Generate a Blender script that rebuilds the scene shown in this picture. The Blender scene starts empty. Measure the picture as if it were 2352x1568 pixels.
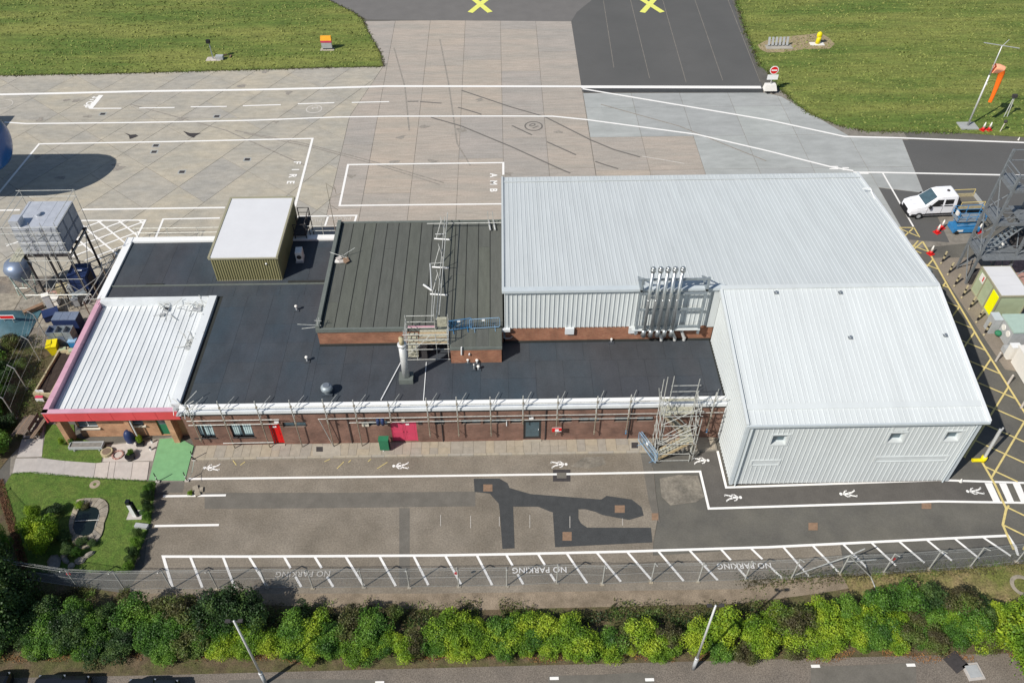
import bpy, bmesh, math, random
from math import sin, cos, pi, radians, hypot, atan2, sqrt, tan, floor
from mathutils import Vector, Matrix, noise
random.seed(7)
sc = bpy.context.scene
COL = sc.collection
# ------------------------------------------------------------------ camera
PITCH, ROLL, YAW, FPX, CAMH = .786081718, -.00332337, .01665015, 1908.625, 48.0
_cp, _sp, _cy, _sy = cos(PITCH), sin(PITCH), cos(YAW), sin(YAW)
FW = Vector((_sy*_cp, _cy*_cp, -_sp)); RT0 = Vector((_cy, -_sy, 0)); UP0 = RT0.cross(FW)
RT = cos(ROLL)*RT0 + sin(ROLL)*UP0; UP = -sin(ROLL)*RT0 + cos(ROLL)*UP0
CAM = Vector((0, 0, CAMH))
cd = bpy.data.cameras.new('camera'); cam = bpy.data.objects.new('camera', cd); COL.objects.link(cam)
cd.sensor_width = 36; cd.lens = 36*FPX/2352; cd.clip_end = 4000; cd.clip_start = .5
cam.matrix_world = Matrix(((RT.x, UP.x, -FW.x, 0), (RT.y, UP.y, -FW.y, 0), (RT.z, UP.z, -FW.z, CAMH), (0, 0, 0, 1)))
sc.camera = cam
# ------------------------------------------------------------------ world, sun, exposure
SUN_EL, SUN_AZ = radians(43.5), radians(37.3)          # shadows run towards +x turned 34.5 deg to +y
sundir = Vector((cos(SUN_EL)*cos(SUN_AZ), cos(SUN_EL)*sin(SUN_AZ), -sin(SUN_EL)))   # direction light travels
wd = bpy.data.worlds.new('World'); sc.world = wd; wd.use_nodes = True
nt = wd.node_tree; nt.nodes.clear()
sky = nt.nodes.new('ShaderNodeTexSky'); sky.sky_type = 'NISHITA'; sky.sun_disc = False
sky.sun_elevation = SUN_EL; sky.sun_rotation = atan2(-sundir.x, -sundir.y)
sky.air_density = 1.0; sky.dust_density = .6; sky.ozone_density = 1.0
bg = nt.nodes.new('ShaderNodeBackground'); bg.inputs['Strength'].default_value = .075
wo = nt.nodes.new('ShaderNodeOutputWorld')
nt.links.new(sky.outputs[0], bg.inputs[0]); nt.links.new(bg.outputs[0], wo.inputs[0])
sl = bpy.data.lights.new('sun', 'SUN'); sl.energy = 4.2; sl.angle = radians(.5); sl.color = (1, .955, .89)
so = bpy.data.objects.new('sun', sl); COL.objects.link(so)
so.rotation_euler = sundir.to_track_quat('-Z', 'Y').to_euler(); so.location = (0, 0, 90)
sc.view_settings.view_transform = 'Standard'; sc.view_settings.look = 'None'
sc.view_settings.exposure = 0.28; sc.view_settings.gamma = 1
sc.view_settings.use_curve_mapping = False
# ------------------------------------------------------------------ survey helpers (photo point -> place)
def P(x, y, ax, v):
    d = (x-1176)/FPX*RT - (y-784)/FPX*UP + FW
    t = (v-CAM[ax])/d[ax]
    return CAM + d*t
def G(x, y, z=0.0): return P(x, y, 2, z)
def G2(x, y, z=0.0):
    p = P(x, y, 2, z); return (p.x, p.y)
# ------------------------------------------------------------------ materials
MATS = {}
def mat(name, col, rough=.85, var=.12, scale=1.5, metal=0., col2=None, mix=.5, scale2=.25, bump=0., bscale=30, rnd=0., spec=.3, fine=0., stretch=None, trans=0.):
    if name in MATS: return MATS[name]
    m = bpy.data.materials.new(name); m.use_nodes = True
    n = m.node_tree; b = n.nodes['Principled BSDF']; L = n.links.new
    geo = n.nodes.new('ShaderNodeNewGeometry'); vec = geo.outputs['Position']
    if stretch:
        mp = n.nodes.new('ShaderNodeMapping'); mp.inputs['Scale'].default_value = stretch; L(vec, mp.inputs[0]); vec2 = mp.outputs[0]
    else: vec2 = vec
    rgb = n.nodes.new('ShaderNodeRGB'); rgb.outputs[0].default_value = (*col, 1); cur = rgb.outputs[0]
    def nz(sc_, v, det=5, ro=.6):
        t = n.nodes.new('ShaderNodeTexNoise'); t.inputs['Scale'].default_value = sc_; t.inputs['Detail'].default_value = det
        t.inputs['Roughness'].default_value = ro; L(v, t.inputs['Vector']); return t.outputs['Fac']
    def ramp(f, lo, hi, a=0., bb=1.):
        r = n.nodes.new('ShaderNodeMapRange'); r.inputs[1].default_value = lo; r.inputs[2].default_value = hi
        r.inputs[3].default_value = a; r.inputs[4].default_value = bb; L(f, r.inputs[0]); return r.outputs[0]
    if col2 is not None:
        mx = n.nodes.new('ShaderNodeMix'); mx.data_type = 'RGBA'; mx.inputs['B'].default_value = (*col2, 1)
        L(cur, mx.inputs['A']); L(ramp(nz(scale2, vec2), .5-.12-(mix-.5)*.4, .5+.12-(mix-.5)*.4), mx.inputs['Factor']); cur = mx.outputs['Result']
    def mulv(cur, f):
        mx = n.nodes.new('ShaderNodeMix'); mx.data_type = 'RGBA'; mx.blend_type = 'MULTIPLY'; mx.inputs['Factor'].default_value = 1
        cb = n.nodes.new('ShaderNodeCombineColor'); L(f, cb.inputs[0]); L(f, cb.inputs[1]); L(f, cb.inputs[2])
        L(cur, mx.inputs['A']); L(cb.outputs[0], mx.inputs['B']); return mx.outputs['Result']
    if var: cur = mulv(cur, ramp(nz(scale, vec2, 8), .3, .7, 1-var, 1+var))
    if fine: cur = mulv(cur, ramp(nz(bscale, vec, 3), .3, .7, 1-fine, 1+fine))
    if rnd:
        oi = n.nodes.new('ShaderNodeObjectInfo'); cur = mulv(cur, ramp(oi.outputs['Random'], 0, 1, 1-rnd, 1+rnd))
        hs = n.nodes.new('ShaderNodeHueSaturation'); L(ramp(oi.outputs['Random'], 0, 1, .8, 1.25), hs.inputs['Saturation'])
        L(cur, hs.inputs['Color']); cur = hs.outputs[0]
    L(cur, b.inputs['Base Color']); b.inputs['Roughness'].default_value = rough; b.inputs['Metallic'].default_value = metal
    b.inputs['Specular IOR Level'].default_value = spec
    if bump:
        bp = n.nodes.new('ShaderNodeBump'); bp.inputs['Strength'].default_value = bump; bp.inputs['Distance'].default_value = .05
        L(nz(bscale, vec, 6), bp.inputs['Height']); L(bp.outputs[0], b.inputs['Normal'])
    if trans: b.inputs['Transmission Weight'].default_value = trans
    MATS[name] = m; return m
def brickmat(name, c1, c2, mortar=(.33, .30, .27)):
    m = bpy.data.materials.new(name); m.use_nodes = True; n = m.node_tree; b = n.nodes['Principled BSDF']; L = n.links.new
    geo = n.nodes.new('ShaderNodeNewGeometry'); sp = n.nodes.new('ShaderNodeSeparateXYZ'); L(geo.outputs['Position'], sp.inputs[0])
    ad = n.nodes.new('ShaderNodeMath'); ad.operation = 'ADD'; L(sp.outputs[0], ad.inputs[0]); L(sp.outputs[1], ad.inputs[1])
    cb = n.nodes.new('ShaderNodeCombineXYZ'); L(ad.outputs[0], cb.inputs[0]); L(sp.outputs[2], cb.inputs[1])
    bt = n.nodes.new('ShaderNodeTexBrick'); L(cb.outputs[0], bt.inputs['Vector']); bt.inputs['Scale'].default_value = 1
    bt.inputs['Brick Width'].default_value = .225; bt.inputs['Row Height'].default_value = .075; bt.inputs['Mortar Size'].default_value = .006
    bt.inputs['Color1'].default_value = (*c1, 1); bt.inputs['Color2'].default_value = (*c2, 1); bt.inputs['Mortar'].default_value = (*mortar, 1)
    t = n.nodes.new('ShaderNodeTexNoise'); t.inputs['Scale'].default_value = 1.1; t.inputs['Detail'].default_value = 8; L(geo.outputs['Position'], t.inputs['Vector'])
    r = n.nodes.new('ShaderNodeMapRange'); r.inputs[1].default_value = .3; r.inputs[2].default_value = .7; r.inputs[3].default_value = .72; r.inputs[4].default_value = 1.25; L(t.outputs['Fac'], r.inputs[0])
    mx = n.nodes.new('ShaderNodeMix'); mx.data_type = 'RGBA'; mx.blend_type = 'MULTIPLY'; mx.inputs['Factor'].default_value = 1
    c3 = n.nodes.new('ShaderNodeCombineColor'); [L(r.outputs[0], c3.inputs[i]) for i in range(3)]
    L(bt.outputs['Color'], mx.inputs['A']); L(c3.outputs[0], mx.inputs['B']); L(mx.outputs['Result'], b.inputs['Base Color'])
    bp = n.nodes.new('ShaderNodeBump'); bp.inputs['Strength'].default_value = .5; bp.inputs['Distance'].default_value = .01; bp.invert = True
    L(bt.outputs['Fac'], bp.inputs['Height']); L(bp.outputs[0], b.inputs['Normal']); b.inputs['Roughness'].default_value = .9
    MATS[name] = m; return m
def leafmat(name, c1, c2, c3):
    m = bpy.data.materials.new(name); m.use_nodes = True; n = m.node_tree; b = n.nodes['Principled BSDF']; L = n.links.new
    geo = n.nodes.new('ShaderNodeNewGeometry'); oi = n.nodes.new('ShaderNodeObjectInfo')
    t = n.nodes.new('ShaderNodeTexNoise'); t.inputs['Scale'].default_value = .9; t.inputs['Detail'].default_value = 4; L(geo.outputs['Position'], t.inputs['Vector'])
    cr = n.nodes.new('ShaderNodeValToRGB'); e = cr.color_ramp.elements
    e[0].position = .36; e[0].color = (*c1, 1); e[1].position = .64; e[1].color = (*c3, 1); q = cr.color_ramp.elements.new(.5); q.color = (*c2, 1)
    a = n.nodes.new('ShaderNodeMath'); a.operation = 'MULTIPLY_ADD'; L(oi.outputs['Random'], a.inputs[0]); a.inputs[1].default_value = .16; a.inputs[2].default_value = -.08
    a2 = n.nodes.new('ShaderNodeMath'); a2.operation = 'ADD'; L(t.outputs['Fac'], a2.inputs[0]); L(a.outputs[0], a2.inputs[1]); L(a2.outputs[0], cr.inputs[0])
    ri = n.nodes.new('ShaderNodeMapRange'); ri.inputs[3].default_value = .72; ri.inputs[4].default_value = 1.32; L(geo.outputs['Random Per Island'], ri.inputs[0])
    mx = n.nodes.new('ShaderNodeMix'); mx.data_type = 'RGBA'; mx.blend_type = 'MULTIPLY'; mx.inputs['Factor'].default_value = 1
    c4 = n.nodes.new('ShaderNodeCombineColor'); [L(ri.outputs[0], c4.inputs[i]) for i in range(3)]
    L(cr.outputs[0], mx.inputs['A']); L(c4.outputs[0], mx.inputs['B']); L(mx.outputs['Result'], b.inputs['Base Color'])
    b.inputs['Roughness'].default_value = .55; b.inputs['Specular IOR Level'].default_value = .35
    tr = n.nodes.new('ShaderNodeBsdfTranslucent'); L(mx.outputs['Result'], tr.inputs[0]); ms = n.nodes.new('ShaderNodeMixShader'); ms.inputs[0].default_value = .25
    o = n.nodes['Material Output']; L(b.outputs[0], ms.inputs[1]); L(tr.outputs[0], ms.inputs[2]); L(ms.outputs[0], o.inputs[0])
    MATS[name] = m; return m
M = dict(
 conc=mat('apron_concrete', (.40, .365, .30), rnd=.07, var=.14, scale=.9, col2=(.34, .32, .275), scale2=.25, fine=.09, bscale=7, stretch=(1, 2.2, 1)),
 conc2=mat('lane_concrete', (.335, .305, .265), rnd=.07, var=.13, scale=1.1, col2=(.39, .34, .29), scale2=.2, fine=.1, bscale=6, stretch=(.5, 3.5, 1)),
 conc3=mat('pale_concrete', (.37, .38, .365), rnd=.05, var=.1, scale=.8, col2=(.33, .34, .325), scale2=.25, fine=.05, bscale=7, stretch=(.7, 1.8, 1)),
 joint=mat('joint_filler', (.215, .195, .165), var=.25),
 asph=mat('worn_asphalt', (.185, .158, .122), var=.16, scale=.6, col2=(.225, .195, .155), scale2=.18, fine=.22, bscale=9, bump=.4),
 asph2=mat('road_asphalt', (.132, .124, .104), var=.12, scale=.5, col2=(.105, .10, .088), scale2=.3, fine=.1, bscale=11, bump=.2),
 dark=mat('new_asphalt', (.055, .057, .057), var=.15, scale=2, fine=.18, bscale=14, bump=.3),
 taxi=mat('taxiway_asphalt', (.108, .106, .101), var=.06, scale=.6, fine=.08, bscale=12, col2=(.096, .095, .091), scale2=.15),
 taxi2=mat('old_taxiway_asphalt', (.155, .147, .138), var=.07, scale=.6, fine=.08, bscale=12),
 patch=mat('patched_asphalt', (.142, .13, .11), var=.15, scale=1.2, fine=.12, bscale=12),
 grav=mat('gravelly_ground', (.27, .215, .155), var=.2, scale=1.5, fine=.3, bscale=16, bump=.6, col2=(.19, .15, .105), scale2=.7),
 carp=mat('car_park_chippings', (.19, .16, .13), var=.12, scale=.8, fine=.4, bscale=14, bump=.6, col2=(.165, .142, .118), scale2=.3),
 rubble=mat('rubbly_yard', (.24, .20, .155), var=.3, scale=1.6, fine=.25, bscale=8, bump=.5, col2=(.16,.145,.125), scale2=.5),
 dgrey=mat('tower_steel', (.20,.215,.225), rough=.5, metal=.3, var=.2, scale=4),
 soil=mat('brown_earth', (.115, .085, .05), var=.3, scale=2, fine=.35, bscale=12, bump=.8, col2=(.085, .085, .03), scale2=.8),
 grass=mat('mown_grass', (.185, .20, .048), var=.28, scale=1.1, fine=.34, bscale=4.0, bump=.9, col2=(.095, .142, .026), scale2=.16, stretch=(.28, 1.5, 1)),
 lawn=mat('lawn_grass', (.105, .15, .028), var=.25, scale=3, fine=.3, bscale=12, bump=.9, col2=(.07, .13, .018), scale2=.9),
 dry=mat('worn_turf', (.30, .24, .14), var=.2, scale=1.5, fine=.2, bscale=6),
 verge=mat('verge_grass', (.13, .14, .035), var=.3, scale=2, fine=.35, bscale=8, bump=.9, col2=(.22, .17, .08), scale2=.6),
 flag=mat('paving_slab', (.335, .295, .235), rnd=.09, var=.12, scale=3, fine=.08, bscale=20),
 kerb=mat('kerb_concrete', (.36, .325, .265), rnd=.05, var=.12, scale=3),
 path=mat('path_concrete', (.46, .42, .38), rnd=.12, var=.1, scale=2, fine=.06, bscale=15),
 green=mat('green_coating', (.175, .36, .17), var=.1, scale=2, fine=.05, bscale=20),
 white=mat('white_paint', (.80, .78, .74), var=.05, scale=6, rough=.7),
 faded=mat('faded_white_paint', (.52, .49, .44), var=.2, scale=6),
 greyp=mat('grey_blackout_paint', (.15, .14, .125), var=.15, scale=6),
 yellow=mat('yellow_paint', (.62, .50, .20), var=.15, scale=3, rough=.7),
 yellow2=mat('taxiway_yellow', (.72, .72, .16), var=.08, scale=3, rough=.7),
 roofw=mat('white_sheet_metal', (.575, .605, .60), rough=.5, var=.055, scale=1.1, spec=.4, stretch=(1, .12, .3), fine=.02, bscale=14),
 roofl=mat('bright_white_sheet', (.66, .68, .68), rough=.5, var=.09, scale=.9, spec=.4, stretch=(1, .3, 1)),
 plroof=mat('plant_room_roofing', (.64, .64, .645), rough=.5, var=.03, scale=.7),
 trim=mat('pale_trim', (.50, .545, .56), rough=.45, var=.05, scale=2),
 felt=mat('slate_membrane', (.048, .062, .074), rough=.6, var=.16, scale=.9, col2=(.056, .059, .066), scale2=.15, fine=.12, bscale=9, rnd=.025, stretch=(1, .5, 1)),
 felt2=mat('green_mineral_felt', (.098, .102, .088), rough=.85, var=.13, scale=1.2, rnd=.05, fine=.14, bscale=12, stretch=(2.5, .4, 1)),
 seam=mat('felt_seam', (.03, .032, .029), var=.2),
 feltedge=mat('felt_edge', (.135, .15, .135), var=.12, scale=3),
 khaki=mat('khaki_cladding', (.25, .23, .115), rough=.5, var=.05),
 khaki2=mat('khaki_trim', (.30, .28, .19), rough=.5, var=.05),
 red=mat('red_fascia', (.72, .075, .085), rough=.42, var=.08, scale=1, spec=.4),
 pink=mat('red_fascia_with_glare', (.58, .33, .40), rough=.35, var=.1, scale=1),  # fascia red with glare mixed into the colour; a toe board shares it
 reddoor=mat('red_door_paint_with_glare', (.58, .06, .12), rough=.45, var=.06),  # red pushed towards pink to hold the glare on the double doors
 brightred=mat('bright_red_paint', (.62, .008, .008), rough=.4, var=.05),
 glass=mat('window_glass', (.06, .10, .12), rough=.12, var=.2, scale=2, spec=.8),
 blind=mat('window_blind', (.45, .58, .58), rough=.7, var=.1),
 frame=mat('dark_window_frame', (.035, .035, .035), rough=.5, var=0),
 wframe=mat('white_upvc', (.78, .78, .76), rough=.4, var=0),
 sill=mat('stone_sill', (.60, .55, .45), var=.08),
 steel=mat('galvanised_tube', (.52, .52, .48), rough=.5, metal=.35, var=.25, scale=8),
 steel2=mat('rusty_galvanised_tube', (.30, .26, .20), rough=.6, metal=.3, var=.35, scale=6),
 steelb=mat('pale_blue_steel', (.30, .34, .36), rough=.5, metal=.4, var=.2, scale=4),
 flue=mat('stainless_flue', (.50, .52, .52), rough=.33, metal=.8, var=.1, scale=5),
 fluw=mat('light_flue', (.60, .60, .58), rough=.45, metal=.3, var=.08, scale=5),
 blue=mat('bright_blue_steel', (.04, .20, .42), rough=.45, var=.15, scale=5),
 lblue=mat('light_blue_galvanised', (.28, .45, .62), rough=.45, var=.15, scale=5, metal=.3),
 dblue=mat('dark_blue_paint', (.02, .035, .10), rough=.45, var=.1),
 acblue=mat('aircraft_blue', (.008, .085, .30), rough=.25, var=.05, spec=.5),
 black=mat('black_rubber', (.015, .015, .016), rough=.7, var=.1),
 board=mat('scaffold_board', (.36, .29, .19), var=.25, scale=5, rnd=.1),
 debris=mat('weathered_board', (.36, .35, .27), var=.35, scale=7),
 wood=mat('weathered_wood', (.19, .145, .11), var=.2, scale=8, rnd=.12),
 rust=mat('rusty_iron', (.24, .155, .10), var=.2, scale=5),
 dkiron=mat('dark_iron', (.05, .045, .045), var=.2, scale=5),
 plast=mat('yellow_plastic', (.75, .62, .01), rough=.4, var=.05),
 orange=mat('windsock_fabric', (.85, .16, .012), rough=.7, var=.08, scale=6),
 orangel=mat('pale_windsock_fabric', (.9, .42, .25), rough=.7, var=.05),
 cone=mat('traffic_red', (.62, .02, .02), rough=.45, var=0),
 cream=mat('weathered_white_plastic', (.75, .72, .66), rough=.5, var=.05),
 vanw=mat('white_car_paint', (.82, .82, .84), rough=.25, var=0, spec=.5),
 blackp=mat('black_car_paint', (.012, .013, .016), rough=.2, var=0, spec=.6),
 sage=mat('sage_green_cladding', (.37, .42, .27), rough=.55, var=.08, scale=2),
 sage2=mat('mint_green_lid', (.38, .49, .42), rough=.5, var=.06, scale=2),
 hiviz=mat('fluorescent_yellow', (.90, .88, 0), rough=.5, var=.02),
 grey=mat('grey_enamel', (.38, .39, .39), rough=.5, var=.1, scale=3),
 tanktop=mat('tank_lid', (.52, .54, .58), rough=.4, var=.1, scale=2, metal=.3),
 tankside=mat('tank_panel', (.20, .245, .33), rough=.4, var=.1, scale=2, metal=.4),
 tarp=mat('dark_green_box', (.03, .17, .085), rough=.5, var=.1),
 teal=mat('teal_tarpaulin', (.06, .13, .16), rough=.6, var=.2, scale=2),
 brickpink=mat('broken_brick_paving', (.38, .22, .18), var=.4, scale=3, fine=.3, bscale=10),
 stone=mat('paving_stone', (.29, .255, .20), var=.32, scale=2.5, rnd=.14, fine=.15, bscale=12),
 rock=mat('garden_rock', (.24, .22, .19), var=.25, scale=4, rnd=.15),
 water=mat('pond_water', (.008, .014, .012), rough=.06, var=0, spec=.6),
 gold=mat('cream_gravel', (.42, .36, .22), var=.2, scale=6, fine=.3, bscale=30),
)
M['brick'] = brickmat('brown_brick', (.17, .085, .06), (.225, .115, .08), (.20, .15, .12))
M['brick2'] = brickmat('orange_brick', (.42, .20, .10), (.50, .27, .14), (.40, .30, .21))
M['brick3'] = brickmat('red_brown_brick', (.27, .10, .055), (.34, .15, .08), (.26, .17, .12))
LEAF = [leafmat('shrub_leaf_lime', (.09, .18, .014), (.19, .31, .02), (.33, .42, .03)),
        leafmat('shrub_leaf_green', (.04, .105, .014), (.085, .19, .022), (.14, .26, .03)),
        leafmat('shrub_leaf_dark', (.018, .04, .012), (.04, .085, .022), (.09, .15, .035)),
        leafmat('shrub_leaf_brownish', (.075, .065, .03), (.10, .11, .03), (.12, .19, .035))]
# ------------------------------------------------------------------ mesh builder
class MB:
    def __init__(s): s.v = []; s.f = []
    def add(s, vs, fs):
        o = len(s.v); s.v += [tuple(a) for a in vs]; s.f += [tuple(i+o for i in f) for f in fs]; return s
    def box(s, x0, y0, z0, x1, y1, z1):
        return s.add([(x0,y0,z0),(x1,y0,z0),(x1,y1,z0),(x0,y1,z0),(x0,y0,z1),(x1,y0,z1),(x1,y1,z1),(x0,y1,z1)],
                     [(3,2,1,0),(4,5,6,7),(0,1,5,4),(1,2,6,5),(2,3,7,6),(3,0,4,7)])
    def obox(s, c, sz, rz=0, rx=0, ry=0):
        from mathutils import Euler
        R = Euler((rx, ry, rz)).to_matrix(); c = Vector(c); h = Vector(sz)/2
        vs = [c + R @ Vector((sx*h.x, sy*h.y, sz_*h.z)) for sz_ in (-1, 1) for sx, sy in ((-1,-1),(1,-1),(1,1),(-1,1))]
        return s.add(vs, [(3,2,1,0),(4,5,6,7),(0,1,5,4),(1,2,6,5),(2,3,7,6),(3,0,4,7)])
    def cyl(s, p, q, r, n=8, r1=None, cap=True):
        p, q = Vector(p), Vector(q); d = q-p
        if d.length < 1e-6: return s
        r1 = r if r1 is None else r1
        a = d.orthogonal().normalized(); b = d.normalized().cross(a)
        vs = []
        for c, rr in ((p, r), (q, r1)):
            for i in range(n): vs.append(c + (a*cos(2*pi*i/n) + b*sin(2*pi*i/n))*rr)
        fs = [(i, (i+1) % n, n+(i+1) % n, n+i) for i in range(n)]
        if cap: fs += [tuple(reversed(range(n))), tuple(range(n, 2*n))]
        return s.add(vs, fs)
    def path(s, pts, r, n=6):
        for a, b in zip(pts, pts[1:]): s.cyl(a, b, r, n)
        return s
    def sph(s, c, r, nu=10, nv=6, sc=(1,1,1), zmin=-1):
        vs = []; fs = []
        for j in range(nv+1):
            ph = -pi/2 + pi*j/nv
            for i in range(nu):
                t = 2*pi*i/nu; vs.append((c[0]+r*sc[0]*cos(ph)*cos(t), c[1]+r*sc[1]*cos(ph)*sin(t), c[2]+r*sc[2]*max(zmin, sin(ph))))
        for j in range(nv):
            for i in range(nu): fs.append((j*nu+i, j*nu+(i+1)%nu, (j+1)*nu+(i+1)%nu, (j+1)*nu+i))
        return s.add(vs, fs)
    def prism(s, pts, z0, z1):
        n = len(pts)
        A = sum(pts[i][0]*pts[(i+1)%n][1]-pts[(i+1)%n][0]*pts[i][1] for i in range(n))
        if A < 0: pts = pts[::-1]
        return s.add([(x,y,z0) for x,y in pts]+[(x,y,z1) for x,y in pts],
                     [tuple(range(n, 2*n))]+[(i,(i+1)%n,n+(i+1)%n,n+i) for i in range(n)])
    def face(s, pts): return s.add(pts, [tuple(range(len(pts)))])
    def sheet(s, pts, z):
        n = len(pts); A = sum(pts[i][0]*pts[(i+1)%n][1]-pts[(i+1)%n][0]*pts[i][1] for i in range(n))
        if A < 0: pts = pts[::-1]
        return s.add([(x,y,z) for x,y in pts], [tuple(range(n))])
    def lathe(s, c, prof, n=12):
        vs = [(c[0]+r*cos(2*pi*i/n), c[1]+r*sin(2*pi*i/n), c[2]+z) for r, z in prof for i in range(n)]
        fs = [(j*n+i, j*n+(i+1)%n, (j+1)*n+(i+1)%n, (j+1)*n+i) for j in range(len(prof)-1) for i in range(n)]
        return s.add(vs, fs)
    def mesh(s, name, m, smooth=False):
        me = bpy.data.meshes.new(name); me.from_pydata(s.v, [], s.f)
        if any(len(f) > 4 for f in s.f):
            bm = bmesh.new(); bm.from_mesh(me)
            bmesh.ops.triangulate(bm, faces=[f for f in bm.faces if len(f.verts) > 4]); bm.to_mesh(me); bm.free()
        me.materials.append(m)
        if smooth: me.polygons.foreach_set('use_smooth', [True]*len(me.polygons))
        me.update(); return me
    def build(s, name, m, parent=None, smooth=False, label=None, kind=None):
        o = bpy.data.objects.new(name, s.mesh(name, m, smooth)); COL.objects.link(o)
        if parent is not None: o.parent = parent
        if label: o['label'] = label
        if kind: o['kind'] = kind
        return o
def B(*a): return MB().box(*a)
def thing(name, label, cat, loc=(0,0,0), rz=0, group=None):
    o = bpy.data.objects.new(name, None); COL.objects.link(o); o.location = loc; o.rotation_euler = (0,0,rz)
    o.empty_display_size = .3; o['label'] = label; o['category'] = cat
    if group: o['group'] = group
    return o
def tag(o, label, cat, group=None):
    o['label'] = label; o['category'] = cat
    if group: o['group'] = group
    return o
def struct(name, mb, m, smooth=False): return mb.build(name, m, kind='structure', smooth=smooth)
def inst(name, me, parent, loc=(0,0,0), rot=(0,0,0), scale=None):
    o = bpy.data.objects.new(name, me); COL.objects.link(o); o.parent = parent; o.location = loc; o.rotation_euler = rot
    if scale: o.scale = scale
    return o
def copy_tree(root, loc, rz=0, label=None, scale=None):
    def rec(o, par):
        c = o.copy(); COL.objects.link(c)
        if par is not None: c.parent = par
        for ch in KIDS.get(o.name, []): rec(ch, c)
        return c
    KIDS = {}
    for ob in COL.objects:
        if ob.parent: KIDS.setdefault(ob.parent.name, []).append(ob)
    r = rec(root, None); r.location = loc; r.rotation_euler = (0,0,rz)
    if label: r['label'] = label
    if scale: r.scale = scale
    return r
def wall(mb, p0, p1, z0, z1, ops=(), t=.25):
    """wall face from p0 to p1 (outside on the right-hand side of p0->p1), with real openings (u0,u1,z0,z1) and reveals of depth t"""
    p0 = Vector((*p0, 0)); p1 = Vector((*p1, 0)); d = p1-p0; L_ = d.length; d.normalize(); n = Vector((d.y, -d.x, 0))
    us = sorted({0, L_} | {u for o in ops for u in o[:2]}); zs = sorted({z0, z1} | {z for o in ops for z in o[2:4]})
    def pt(u, z, dd=0): return p0 + d*u - n*dd + Vector((0,0,z))
    for a, b in zip(us, us[1:]):
        for c, e in zip(zs, zs[1:]):
            if any(o[0]-1e-6 <= a and b <= o[1]+1e-6 and o[2]-1e-6 <= c and e <= o[3]+1e-6 for o in ops): continue
            mb.face([pt(a,c), pt(b,c), pt(b,e), pt(a,e)])
    for u0, u1, c, e in ops:
        mb.face([pt(u0,c), pt(u0,e), pt(u0,e,t), pt(u0,c,t)]); mb.face([pt(u1,c), pt(u1,c,t), pt(u1,e,t), pt(u1,e)])
        mb.face([pt(u0,c), pt(u0,c,t), pt(u1,c,t), pt(u1,c)]); mb.face([pt(u0,e), pt(u1,e), pt(u1,e,t), pt(u0,e,t)])
    return mb
def ribbon(mb, pts, w, z=.012, closed=False):
    """painted line of width w along ground points"""
    pts = [Vector((p[0], p[1])) for p in pts]; n = len(pts)
    L_ = []; R_ = []
    for i in range(n):
        a = pts[i-1] if (i > 0 or closed) else None; c = pts[(i+1) % n] if (i < n-1 or closed) else None
        d1 = (pts[i]-a).normalized() if a is not None else None; d2 = (c-pts[i]).normalized() if c is not None else None
        if d1 is None: d1 = d2
        if d2 is None: d2 = d1
        t = (d1+d2).normalized(); nn = Vector((-t.y, t.x)); k = 1/max(.4, nn.dot(Vector((-d1.y, d1.x))))
        L_.append(pts[i]+nn*w/2*k); R_.append(pts[i]-nn*w/2*k)
    m_ = n if closed else n-1
    for i in range(m_):
        j = (i+1) % n
        mb.add([(*R_[i], z), (*R_[j], z), (*L_[j], z), (*L_[i], z)], [(0,1,2,3)])
    return mb
def clip(poly, region):
    """clip a convex polygon by a convex ccw region"""
    out = list(poly)
    for i in range(len(region)):
        a, b = region[i], region[(i+1) % len(region)]; inp = out; out = []
        if not inp: return []
        def side(p): return (b[0]-a[0])*(p[1]-a[1])-(b[1]-a[1])*(p[0]-a[0])
        for j in range(len(inp)):
            p, q = inp[j-1], inp[j]; sp_, sq = side(p), side(q)
            if sq >= 0:
                if sp_ < 0: t = sp_/(sp_-sq); out.append((p[0]+(q[0]-p[0])*t, p[1]+(q[1]-p[1])*t))
                out.append(q)
            elif sp_ >= 0: t = sp_/(sp_-sq); out.append((p[0]+(q[0]-p[0])*t, p[1]+(q[1]-p[1])*t))
    return out
def area(p): return .5*sum(p[i-1][0]*p[i][1]-p[i][0]*p[i-1][1] for i in range(len(p)))
def ccw(p): return p if area(p) > 0 else p[::-1]
def inset(p, d):
    n = len(p); c = Vector((sum(q[0] for q in p)/n, sum(q[1] for q in p)/n)); out = []
    for i in range(n):
        a, b, e = Vector(p[i-1]), Vector(p[i]), Vector(p[(i+1) % n]); d1 = (b-a); d2 = (e-b)
        if d1.length < 1e-4 or d2.length < 1e-4: out.append(tuple(b)); continue
        d1.normalize(); d2.normalize(); n1 = Vector((-d1.y, d1.x)); n2 = Vector((-d2.y, d2.x)); m_ = (n1+n2)
        if m_.length < .2: out.append(tuple(b)); continue
        m_.normalize(); out.append(tuple(b + m_*d/max(.35, m_.dot(n1))))
    return out
def text_mesh(name, body, size, m, parent, loc, rz, sx=1.0, bold=.0, extr=0., rx=0, width=None):
    cu = bpy.data.curves.new(name, 'FONT'); cu.body = body; cu.size = size; cu.align_x = 'CENTER'; cu.align_y = 'CENTER'
    cu.offset = bold; cu.extrude = extr; cu.resolution_u = 3
    if width: cu.space_character = width
    o = bpy.data.objects.new(name+'_src', cu); COL.objects.link(o)
    bpy.context.view_layer.update()
    me = bpy.data.meshes.new_from_object(o.evaluated_get(bpy.context.evaluated_depsgraph_get()))
    bpy.data.objects.remove(o); me.name = name; me.materials.clear(); me.materials.append(m)
    q = bpy.data.objects.new(name, me); COL.objects.link(q); q.parent = parent; q.location = loc; q.rotation_euler = (rx, 0, rz); q.scale = (sx, 1, 1)
    return q
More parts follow.
